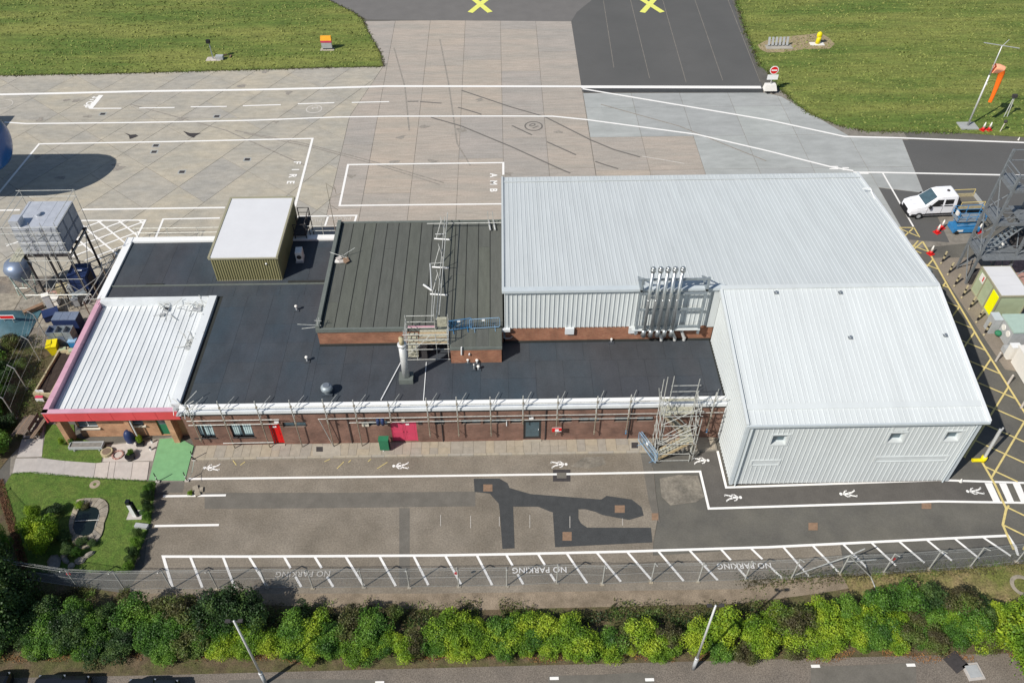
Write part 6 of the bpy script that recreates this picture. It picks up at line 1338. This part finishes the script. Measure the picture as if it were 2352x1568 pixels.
# ================================================================== AIRFIELD FURNITURE
MB().sheet(V((1740,104),(1760,94),(1800,86),(1860,80),(1885,77),(1903,88),(1917,102),(1906,113),(1850,114),(1800,121),(1762,122),(1746,115)), .058).build('worn_turf', M['dry'], grass_r)
t = thing('taxiway_sign', 'orange, red and grey box sign on a concrete pad in the left grass field', 'sign', tuple(G(752,114,.06))); t.scale = (.68,.68,.62); B(-1.25,-.55,0,1.25,.6,.06).build('pad', M['conc'], t)
B(-.95,-.2,.35,.95,.35,1.55).build('sign_box', M['grey'], t); B(-1.0,-.25,1.55,1.0,.38,1.95).build('red_band', M['reddoor'], t)
mb = MB(); mb.add([(-1,-.25,1.95),(1,-.25,1.95),(1,.38,1.95),(-1,.38,1.95),(-.95,.0,2.75),(.95,.0,2.75),(.95,.38,2.75),(-.95,.38,2.75)], [(0,1,5,4),(1,2,6,5),(2,3,7,6),(3,0,4,7),(4,5,6,7)]); mb.build('orange_top', mat('amber_sign', (.80,.36,.03), rough=.4), t)
for x in (-.7,.7): B(x-.06,-.05,.06,x+.06,.1,.35).build('sign_leg', M['dkiron'], t)
t = thing('approach_light', 'small dark lamp post on a pale slab in the left grass field', 'light', tuple(G(492,136,.06))); B(-.9,-.55,0,.9,.45,.07).build('pad', M['path'], t); MB().cyl((-.1,0,.07),(-.1,0,2.1),.07,8).build('lamp_post', M['steelb'], t); MB().obox((-.15,-.1,2.3),(.45,.35,.4)).build('lamp_head', M['black'], t); B(.3,-.4,.07,1.2,.2,.5).build('power_box', M['grey'], t)
for i, (xx, yy) in enumerate(((517,128),(530,131))): t = thing('ground_marker', 'tiny scrap marker in the grass right of the dark lamp post', 'marker', tuple(G(xx,yy,.06)), group='tiny grass markers'); MB().obox((0,0,.1),(.5,.15,.12),rz=.5+i).build('marker_block', M['rust'], t)
t = thing('light_array', 'row of grey slatted light units on a pad in the worn turf', 'light', tuple(G(1788,106,.06))); B(-1.7,-.9,0,1.6,.2,.08).build('pad', M['conc'], t)
for i in range(6): MB().obox((-1.3+i*.46,0,.65),(.26,.12,1.0),rx=-.3).build('light_unit', M['grey'], t); MB().cyl((-1.3+i*.46,.1,.08),(-1.3+i*.46,.1,.5),.03,5).build('unit_leg', M['dkiron'], t)
t = thing('yellow_marker', 'curved yellow marker hood on a pale base in the worn turf', 'marker', tuple(G(1877,101,.06))); B(-.95,-.5,0,.8,.3,.08).build('pad', M['cream'], t); MB().cyl((0,0,.08),(.08,0,1.0),.3,10,.26).sph((.02,0,1.15),.36,12,8,(1,.8,1.2)).build('marker_hood', M['plast'], t, True)
t = thing('no_entry_sign', 'no entry disc above a white board on a white block beside the thick line', 'sign', tuple(G(1767,212,0)), 0)
mb = MB(); mb.add([(-.75,-.35,.3),(.75,-.35,.3),(.75,.5,.3),(-.75,.5,.3),(-.65,-.25,1.0),(.55,-.25,1.0),(.55,.35,1.0),(-.65,.35,1.0)], [(3,2,1,0),(4,5,6,7),(0,1,5,4),(1,2,6,5),(2,3,7,6),(3,0,4,7)]); mb.build('white_block', M['cream'], t)
for x in (-.3,.35): MB().cyl((x,-.4,.16),(x,-.2,.16),.16,12).build('wheel', M['black'], t)
MB().cyl((-.05,.1,1.0),(-.05,.1,2.9),.05,8).build('sign_pole', M['steel'], t); B(-.62,.02,1.55,.62,.06,2.15).build('white_board', M['wframe'], t)
MB().cyl((0,.06,2.7),(0,.02,2.7),.5,24).build('sign_disc', M['wframe'], t); MB().cyl((0,.019,2.7),(0,.012,2.7),.42,24).build('sign_red', M['brightred'], t); B(-.32,.0,2.62,.32,.011,2.78).build('sign_bar', M['wframe'], t)
# windsock
t = thing('windsock_mast', 'orange windsock hanging limp from a leaning grey mast in the right grass', 'windsock', tuple(G(2222,290,.05))); K0 = G(2222,290,.05)
B(-.95,-.75,0,.95,.7,.12).build('mast_pad', M['conc3'], t)
MB().cyl((0,0,.12),(.0,0,6.0),.11,10,.085).cyl((0,0,6.0),(0,0,9.2),.075,10,.05).build('mast_pole', M['fluw'], t, True)
MB().cyl((-2.0,0,9.55),(1.9,0,8.9),.045,8).build('cross_arm', M['grey'], t); MB().cyl((0,0,9.1),(.45,0,9.85),.035,6).build('top_spike', M['grey'], t); MB().cyl((.0,0,5.0),(.1,0,5.0),.14,10).build('mast_collar', M['fluw'], t)
mb = MB(); nn = 16; rings = []
path_ = [((.15,0,6.75),.50,(1,0,-.05)),((.55,0,6.72),.50,(1,0,-.1)),((1.0,0,6.6),.46,(.8,0,-.6)),((1.18,0,6.2),.34,(.3,0,-1)),((1.25,0,5.4),.28,(.1,0,-1)),((1.3,0,4.5),.24,(.05,0,-1)),((1.32,0,3.6),.20,(0,0,-1)),((1.3,0,2.9),.20,(0,0,-1))]
def wsock(seg, m_, nm):
    mb = MB(); vs = []
    for c, r_, d in seg:
        d = Vector(d).normalized(); b = Vector((0,1,0)); a = b.cross(d)
        for i in range(nn): q = 2*pi*i/nn; vs.append(Vector(c)+a*r_*cos(q)+b*r_*sin(q)*(.8+.2*cos(3*q)))
    mb.add(vs, [(j*nn+i, j*nn+(i+1)%nn, (j+1)*nn+(i+1)%nn, (j+1)*nn+i) for j in range(len(seg)-1) for i in range(nn)]); return mb.build(nm, m_, t, True)
wsock(path_[:3], M['orangel'], 'sock_mouth'); wsock(path_[2:], M['orange'], 'sock_tail')
t = thing('obstruction_post', 'short grey post with a dark lamp right of the windsock mast', 'post', tuple(G(2306,268,.05))); MB().cyl((0,0,0),(.1,0,2.4),.05,8).cyl((.35,0,0),(.2,0,2.4),.05,8).build('lamp_post', M['fluw'], t, kind='stuff'); MB().obox((.15,0,2.5),(.5,.3,.35)).build('lamp_head', M['dkiron'], t)
t = thing('obstruction_post', 'low cream post with a round lamp by the road edge right of the windsock', 'post', tuple(G(2297,302,.05))); MB().cyl((0,0,0),(.1,0,1.1),.05,8).build('lamp_post', M['sill'], t); MB().sph((.12,0,1.2),.2,10,6).build('lamp_head', M['dkiron'], t, True)
def cone(label, x, y, z=0, h=.95, grp=None, m1='cone', m2='cream', lean=0):
    t = thing('traffic_cone', label, 'cone', tuple(G(x,y,z)), .5, group=grp); t.rotation_euler = (0, lean, .5)
    B(-.28,-.28,0,.28,.28,.05).build('cone_base', M[m1], t); MB().cyl((0,0,.05),(0,0,h*.38),.2,12,.14).build('cone_lower', M[m1], t, True); MB().cyl((0,0,h*.38),(0,0,h),.14,12,.04).cyl((0,0,h),(0,0,h+.01),.04,12).build('cone_sleeve', M[m2], t, True)
g_ = 'red and white traffic cones beside the blue lift'
cone('red and white traffic cone in front of the van, nearer one', 2152,534,grp=g_); cone('red and white traffic cone in front of the van, further one', 2162,524,grp=g_)
cone('red and white traffic cone under the steel tower by the blue lift', 2247,532); cone('faded red and white cone where the yellow line is broken', 2137,583)
cone('left of two red and white cones by the windsock base', 2257,299,.05,grp='cones by the windsock'); cone('right of two red and white cones by the windsock base', 2271,299,.05,grp='cones by the windsock')
tag(MB().cyl((0,0,0),(0,0,.35),.1,8,.03).build('small_cone', M['cream']), 'tiny white cone by the far road edge at the right', 'cone').location = G(2339,322)
# bollards along the yellow line
gb = 'dark bollards with cream bands along the yellow line'; ordn = ['first','second','third','fourth','fifth','sixth','seventh']
for i, (x, y) in enumerate(((39.8,57.3),(39.8,55.75),(39.75,54.2),(39.8,52.7),(39.85,51.25),(39.8,49.65),(39.8,48.15))):
    t = thing('bollard', 'dark bollard with cream bands, %s from the far end of its row' % ordn[i], 'bollard', (x,y,0), group=gb)
    MB().cyl((0,0,0),(0,0,.35),.09,8).build('bollard_base', M['black'], t); MB().cyl((0,0,.35),(0,0,.6),.1,8).build('cream_band', M['gold'], t); MB().cyl((0,0,.6),(0,0,.8),.085,8).build('dark_band', M['black'], t); MB().cyl((0,0,.8),(0,0,1.1),.09,8).build('cream_top', M['gold'], t); MB().sph((-.28,-.32,.06),.10,8,5).build('foot_weight', M['gold'], t, True)
for i, (x, y) in enumerate(((2287,829),(2315,881),(2345,936))):
    p = G(x, y); t = thing('plain_bollard', 'plain cream bollard, %s from the far end of the row near the white cabin' % ordn[i], 'bollard', tuple(p), group='plain cream bollards'); MB().cyl((0,0,0),(0,0,.95),.09,10).build('bollard_post', M['path'], t); MB().sph((0,0,.95),.09,10,4).build('bollard_cap', M['path'], t, True)
t = thing('guard_post', 'steel corner guard with yellow painted foot beside the hangar front corner', 'guard post', tuple(G(2256,1058))); MB().cyl((0,0,0),(0,0,.5),.2,14).build('yellow_foot', M['plast'], t, True); MB().cyl((-.75,0,.1),(-.1,0,.1),.14,12).build('yellow_stub', M['plast'], t); MB().cyl((0,0,.5),(-.05,.1,3.4),.11,12).cyl((.25,.2,.0),(.2,.25,3.4),.06,8).build('guard_pipe', M['fluw'], t, kind='stuff')
tag(MB().cyl((0,0,0),(0,0,.3),.13,10,.02).build('marker_cone', M['cream']), 'small white cap on the ground at the hangar front corner', 'cap').location = G(2206,1105)
# ================================================================== VEHICLES
def loft(mb, secs):
    """secs: (x, z0, z1, half width bottom, half width top, inset) boxes joined nose to tail"""
    vs = []; k = 8
    for x, z0, z1, wb, wt in secs:
        c = .07
        vs += [(x,-wb,z0),(x,-wb,z0+(z1-z0)*.55),(x,-wt,z1-c),(x,-wt+c*1.6,z1),(x,wt-c*1.6,z1),(x,wt,z1-c),(x,wb,z0+(z1-z0)*.55),(x,wb,z0)]
    fs = [(j*k+i, j*k+(i+1)%k, (j+1)*k+(i+1)%k, (j+1)*k+i) for j in range(len(secs)-1) for i in range(k)]
    fs += [tuple(range(k))[::-1], tuple((len(secs)-1)*k+i for i in range(k))]
    return mb.add(vs, fs)
def wheel(t, x, y, r, w):
    o = MB().cyl((x,y-w/2,r),(x,y+w/2,r),r,18).build('wheel', M['black'], t); s = -1 if y < 0 else 1
    MB().cyl((x,y+s*w*.45,r),(x,y+s*w*.54,r),r*.55,12).build('rim', M['grey'], o); return o
van = thing('dropside_van', 'white crew cab van with a dropside bed parked beside the hangar', 'van', (38.75,64.55,0), radians(2.5))
loft(MB(), [(0.0,.55,.95,.78,.72),(.12,.40,1.15,.92,.86),(.7,.38,1.32,.99,.93),(1.35,.38,1.42,1.0,.95),(2.35,.38,2.32,1.0,.84),(2.8,.38,2.42,1.0,.86),(4.15,.38,2.44,1.0,.86),(4.3,.38,2.36,1.0,.84)]).build('cab_body', M['vanw'], van)
mb = MB(); mb.add([(1.38,-.80,1.47),(1.38,.80,1.47),(2.28,.72,2.30),(2.28,-.72,2.30)], [(3,2,1,0)]); mb.build('windscreen', M['glass'], van)
for s in (-1,1):
    for pts in (((1.75,1.38),(2.95,1.38),(2.95,2.08),(2.38,2.08)),((3.12,1.38),(3.95,1.38),(3.95,2.08),(3.12,2.08))):
        mb = MB(); q = [(x, s*(1.015-(.093 if z > 1.6 else 0)), z) for x, z in pts]; mb.face(q if s < 0 else q[::-1]); mb.build('side_window', M['black'], van)
    MB().obox((1.75,s*1.13,1.42),(.18,.2,.3)).build('wing_mirror', M['black'], van); MB().obox((.17,s*.72,.92),(.14,.3,.22)).build('headlight', M['flue'], van)
    B(1.55,s*1.01-.01,.45,4.2,s*1.01+.01,.62).build('side_trim', M['black'], van)
    bd = B(4.6,s*1.02-.03,.95,7.1,s*1.02+.03,1.30).build('bed_side', M['gold'], van); MB().path([(4.75,s*1.02,1.3),(4.75,s*1.02,1.75),(7.0,s*1.02,1.75),(7.0,s*1.02,1.3)], .035).build('bed_rail', M['yellow'], van)
    wheel(van, 1.0, s*.92, .36, .24); wheel(van, 5.6, s*.85, .36, .3)
for x_ in (1.62,3.03,4.1): [MB().obox((x_,s*1.004,.98),(.02,.012,.86)).build('door_gap', M['dkiron'], van) for s in (-1,1)]
for s in (-1,1): MB().obox((2.2,s*1.006,.50),(3.9,.012,.16)).build('sill_trim', M['black'], van)
for s in (-1,1): MB().obox((.75,s*.35,1.335),(.7,.02,.012),ry=-.09).build('bonnet_crease', M['grey'], van)
MB().obox((.02,0,.75),(.1,1.0,.32)).build('grille', M['black'], van); MB().obox((.05,0,.45),(.2,1.8,.28)).build('bumper', M['black'], van)
B(4.6,-1.0,.88,7.1,1.0,.95).build('bed_floor', M['patch'], van); B(7.08,-1.0,.95,7.14,1.0,1.35).build('tailgate', M['grey'], van); B(4.35,-.9,.9,4.5,.9,2.1).build('headboard', M['dkiron'], van); B(4.3,-.4,.5,7.0,.4,.88).build('chassis', M['black'], van); MB().cyl((3.6,0,2.44),(3.6,0,2.52),.14,8).build('roof_beacon', M['dkiron'], van)
def car(label, x, y, rz=0):
    t = thing('parked_car', label, 'car', (x,y,0), rz, group='dark parked cars at the bottom edge')
    loft(MB(), [(0,.35,.72,.78,.7),(.3,.25,.86,.88,.8),(1.2,.22,.98,.90,.84),(3.5,.22,1.0,.90,.84),(4.1,.3,.95,.86,.8),(4.2,.4,.8,.8,.74)]).build('car_body', M['blackp'], t)
    loft(MB(), [(1.1,.95,1.0,.80,.76),(1.75,.95,1.40,.80,.62),(2.9,.95,1.44,.80,.62),(3.85,.95,1.02,.78,.7)]).build('cabin', M['glass'], t); loft(MB(), [(1.8,1.39,1.44,.60,.58),(2.9,1.42,1.47,.60,.58)]).build('car_roof', M['blackp'], t)
    for xx in (.8,3.3):
        for s in (-1,1): wheel(t, xx, s*.82, .31, .2)
    for s in (-1,1): MB().obox((.08,s*.6,.66),(.12,.3,.12)).build('headlight', M['flue'], t); MB().obox((1.35,s*.93,1.0),(.12,.16,.12)).build('wing_mirror', M['blackp'], t)
for lab, xx, yy in (('black parked car at the bottom edge, leftmost of the visible ones',4,1560),('black parked car at the bottom edge with bluish windscreen',130,1566),('black parked car at the bottom edge just right of the bluish windscreen one',184,1569),('black parked car at the bottom edge, left of the next pair',336,1575),('black parked car at the bottom edge, right of the next pair',386,1578)):
    p = G(xx, yy); car(lab, p.x, p.y+.15, radians(-90))
# scissor lift
t = thing('scissor_lift', 'bright blue scissor lift parked beside the van', 'scissor lift', (43.4,61.8,0), radians(2)); B(-1.25,-.6,.18,1.25,.6,.62).build('chassis', M['blue'], t)
for x in (-.9,.9):
    for y in (-.55,.55): MB().cyl((x,y-.1,.2),(x,y+.1,.2),.2,14).build('wheel', M['black'], t)
for k in range(4):
    for y in (-.4,.4): MB().cyl((-1.0,y,.68+k*.18),(1.0,y,.84+k*.18),.045,6).build('scissor_arm', M['lblue'] if k % 2 else M['blue'], t); MB().cyl((1.0,y,.68+k*.18),(-1.0,y,.84+k*.18),.045,6).build('scissor_arm', M['blue'], t)
B(-1.3,-.6,1.42,1.3,.6,1.5).build('platform', M['steelb'], t)
for z in (1.95,2.4): MB().path([(-1.3,-.6,z),(1.3,-.6,z),(1.3,.6,z),(-1.3,.6,z),(-1.3,-.6,z)], .03).build('guard_rail', M['blue'], t)
for x, y in ((-1.3,-.6),(-.45,-.6),(.45,-.6),(1.3,-.6),(1.3,.6),(0,.6),(-1.3,.6)): MB().cyl((x,y,1.5),(x,y,2.4),.03,6).build('rail_post', M['blue'], t)
B(-1.35,-.3,1.9,-1.2,.1,2.3).build('control_box', M['cream'], t); B(-.9,-.62,.3,-.35,-.60,.5).build('label_plate', M['cream'], t)
# ================================================================== STEEL TOWER AND CONTAINERS ON THE RIGHT
t = thing('steel_training_tower', 'tall grey steel tower with grated platforms and braced legs at the right edge', 'tower', (43,55.3,0)); Q0 = Vector((43,55.3,0))
def qq(mb, name, m_='dgrey'): o = mb.build(name, M[m_], t); o.location = -Q0; return o
lx = (40.65,43.75,46.9); ly = (54.25,56.3)
for i, x in enumerate(lx):
    for j, y in enumerate(ly):
        h = (11.0 if j == 0 else 12.2) if i < 2 else 9.5
        qq(B(x-.09,y-.09,0,x+.09,y+.09,h), 'leg'); 
for z in (3.05,6.5,9.75):
    for y in ly: qq(B(lx[0],y-.1,z-.22,lx[2],y+.1,z-.02), 'platform_beam')
    for x in lx: qq(B(x-.07,ly[0]+.1,z-.2,x+.07,ly[1]-.1,z-.03), 'platform_beam')
    k = 0; x = lx[0]+.05
    while x < lx[2]: 
        if not (k in (2,3) and z > 4): qq(B(x,ly[0]-.6 if z < 4 else ly[0],z,x+.48,ly[1]+.3,z+.05), 'grating', 'dgrey')
        x += .5; k += 1
    for zz in (.55,1.05): qq(MB().path([(lx[0],ly[1],z+zz),(lx[0],ly[0],z+zz),(lx[2],ly[0],z+zz),(lx[2],ly[1],z+zz)], .03), 'handrail')
for z0, z1 in ((0,3),(3.05,6.5),(6.5,9.75)):
    for a, b in (((lx[0],ly[0]),(lx[0],ly[1])),((lx[1],ly[0]),(lx[2],ly[0])),((lx[0],ly[1]),(lx[1],ly[1])),((lx[1],ly[0]),(lx[1],ly[1]))): qq(MB().cyl((*a,z0+.1),(*b,z1-.2),.05,6), 'brace')
for z0, s in ((3.1,1),(6.5,-1)):
    xa, xb = (lx[0]+.4, lx[1]-.2) if s > 0 else (lx[1]+.3, lx[2]-.4)
    for k in range(12): q = k/11; qq(B(xa+(xb-xa)*q-.12,54.5,z0+.1+3.1*q,xa+(xb-xa)*q+.12,55.3,z0+.14+3.1*q), 'stair_tread', 'steelb')
    for y in (54.45,55.35): qq(MB().cyl((xa,y,z0),(xb,y,z0+3.2),.06,6), 'stair_stringer'); qq(MB().cyl((xa,y,z0+1),(xb,y,z0+4.2),.03,6), 'handrail')
for z in (11.2,12.15): qq(MB().path([(lx[0],ly[0] if z < 12 else ly[1],z),(lx[0]+0,ly[1],z),(lx[2],ly[1],z)], .05), 'top_rail')
qq(MB().cyl((45.2,55.6,6.6),(45.2,55.6,7.3),.4,12), 'drum', 'dkiron'); qq(B(44.0,55.2,3.1,45.6,56.2,4.3), 'equipment_box', 'dkiron'); qq(MB().cyl((42.9,55.3,3.2),(42.9,55.3,3.8),.18,10), 'white_canister', 'cream')
qq(B(44.3,54.9,9.8,45.6,56.0,10.6), 'equipment_box', 'steelb'); qq(MB().lathe((41.9,55.6,10.9),[(.0,0),(.25,.1),(.35,.35)],12), 'white_bowl', 'cream')
t = thing('round_base_weight', 'black round base weight beside the tower leg', 'weight', (43.8,59.4,0)); MB().cyl((0,0,0),(0,0,.5),.55,16,.4).build('weight_body', M['black'], t)
t = thing('machinery', 'dark machinery in the gap between the tower and the sage container', 'machine', (42.5,54.55,0)); B(-1.6,-.45,0,1.4,.4,1.1).build('machine_body', M['dkiron'], t); MB().path([(-.5,-.2,1.1),(-.3,-.2,1.6),(.5,-.2,1.5),(.6,-.2,1.9)], .05).build('machine_pipe', M['steel'], t)
co = thing('sage_container', 'sage green site container with pale roof and a yellow end panel', 'container', (41.9,51.55,0)); C0 = Vector((41.9,51.55,0))
def cc(mb, name, m_): o = mb.build(name, M[m_], co); o.location = -C0; return o
CX0, CX1, CY0, CY1, CZ = 40.75, 43.2, 49.75, 53.5, 2.45
cc(B(CX0+.04,CY0+.04,.12,CX1-.04,CY1-.04,CZ-.02), 'container_body', 'sage')
for y in (CY0,CY0+1.25,CY0+2.5,CY1-.08): cc(B(CX0-.03,y,.05,CX0+.05,y+.09,CZ), 'frame_post', 'khaki2')
for x in (CX0,CX1-.08): cc(B(x,CY0-.02,.05,x+.09,CY0+.06,CZ), 'frame_post', 'khaki2')
cc(B(CX0-.04,CY0-.04,.02,CX1+.04,CY1+.04,.12), 'frame_rail', 'khaki2'); cc(B(CX0-.05,CY0-.05,CZ-.02,CX1+.05,CY1+.05,CZ+.10), 'frame_rail', 'khaki2')
for k in range(3): cc(B(CX0+.08,CY0+.06+k*1.22,CZ+.10,CX1-.08,CY0+.06+k*1.22+1.2,CZ+.14), 'roof_panel', 'plroof')
cc(B(CX0-.02,CY0+.16,.3,CX0+.03,CY0+1.15,CZ-.2), 'yellow_panel', 'hiviz'); cc(B(CX0-.02,CY1-1.1,CZ-.95,CX0+.03,CY1-.4,CZ-.25), 'white_notice', 'cream'); cc(B(CX0-.026,CY1-1.0,CZ-.75,CX0-.021,CY1-.85,CZ-.3), 'red_stripe', 'cone')
mb = thing('mint_plant_unit', 'mint green lidded plant unit with two fans next to the sage container', 'plant unit', (41.7,47.3,0)); D0 = Vector((41.7,47.3,0))
def dd(m_, name, k): o = m_.build(name, M[k], mb); o.location = -D0; return o
dd(B(40.65,46.35,.1,43.0,48.4,1.65), 'unit_body', 'grey'); dd(B(40.6,46.3,1.65,43.1,48.45,1.78), 'unit_lid', 'sage2'); dd(B(39.95,48.0,.0,40.6,48.9,1.5), 'side_cabinet', 'grey'); dd(B(39.93,47.98,1.5,40.62,48.92,1.56), 'cabinet_top', 'trim')
for y in (46.85,47.6): dd(MB().cyl((40.66,y,1.1),(40.6,y,1.1),.26,14), 'fan_grille', 'cream')
dd(MB().sph((40.45,47.6,.45),.3,8,5,(1,1,.8)), 'hose_reel', 'tarp'); dd(MB().box(40.2,45.6,0,41.5,46.2,.5), 'plinth', 'grey')
t = thing('white_cabin', 'low white cabin cut off by the right edge of the picture', 'cabin', (41.9,42.6,0)); B(-1.5,-2.2,0,1.5,2.2,1.7).build('cabin_wall', M['cream'], t); B(-1.6,-2.3,1.7,1.6,2.3,1.8).build('cabin_roof', M['cream'], t)
t = thing('white_locker', 'upright white locker beside the white cabin', 'locker', (40.5,45.3,0)); B(-.35,-.25,0,.35,.25,1.3).build('locker_body', M['cream'], t); B(-.38,-.28,1.3,.38,.28,1.36).build('locker_top', M['wframe'], t)
struct('brick_paving', MB().sheet([(44.5,50),(60,50),(60,58),(44.0,58)], .0), M['brickpink'])
struct('tan_hardstanding', MB().sheet([(39.0,57.8),(44,57.8),(60,57.8),(60,38),(39.6,44)], -.008), mat('tan_concrete', (.23,.195,.155), var=.12, scale=.8, fine=.12, bscale=9))
# small leftovers
t = thing('hangar_side_rail', 'white handrail bracket on the far right corner of the hangar roof', 'rail', (31.4,58.0,5.2)); MB().path([(-.3,1.0,1.6),(.35,1.0,1.6),(.45,-.6,1.2),(.6,-1.2,1.0)], .05).build('rail_tube', M['wframe'], t)
for lab, xx, yy, m_, rz_ in (('dark square drain cover lying loose on the gravel at the bottom right',2195,1520,'dkiron',.5),('grey square access cover on a pale slab at the bottom right',2235,1542,'grey',.1)):
    t = place('access_cover', lab, 'cover', xx, yy, 0, rz_); B(-.5,-.5,0,.5,.5,.06).build('cover_slab', M['path'] if m_ == 'grey' else M[m_], t); B(-.36,-.36,.06,.36,.36,.1).build('cover_lid', M[m_], t)
p = G(2348,1345,.03); tag(ring(Vector((0,0,0)), .5, .75, M['stone'], 'round_manhole', .05, 24, None), 'round concrete manhole in the right-hand verge', 'manhole').location = p
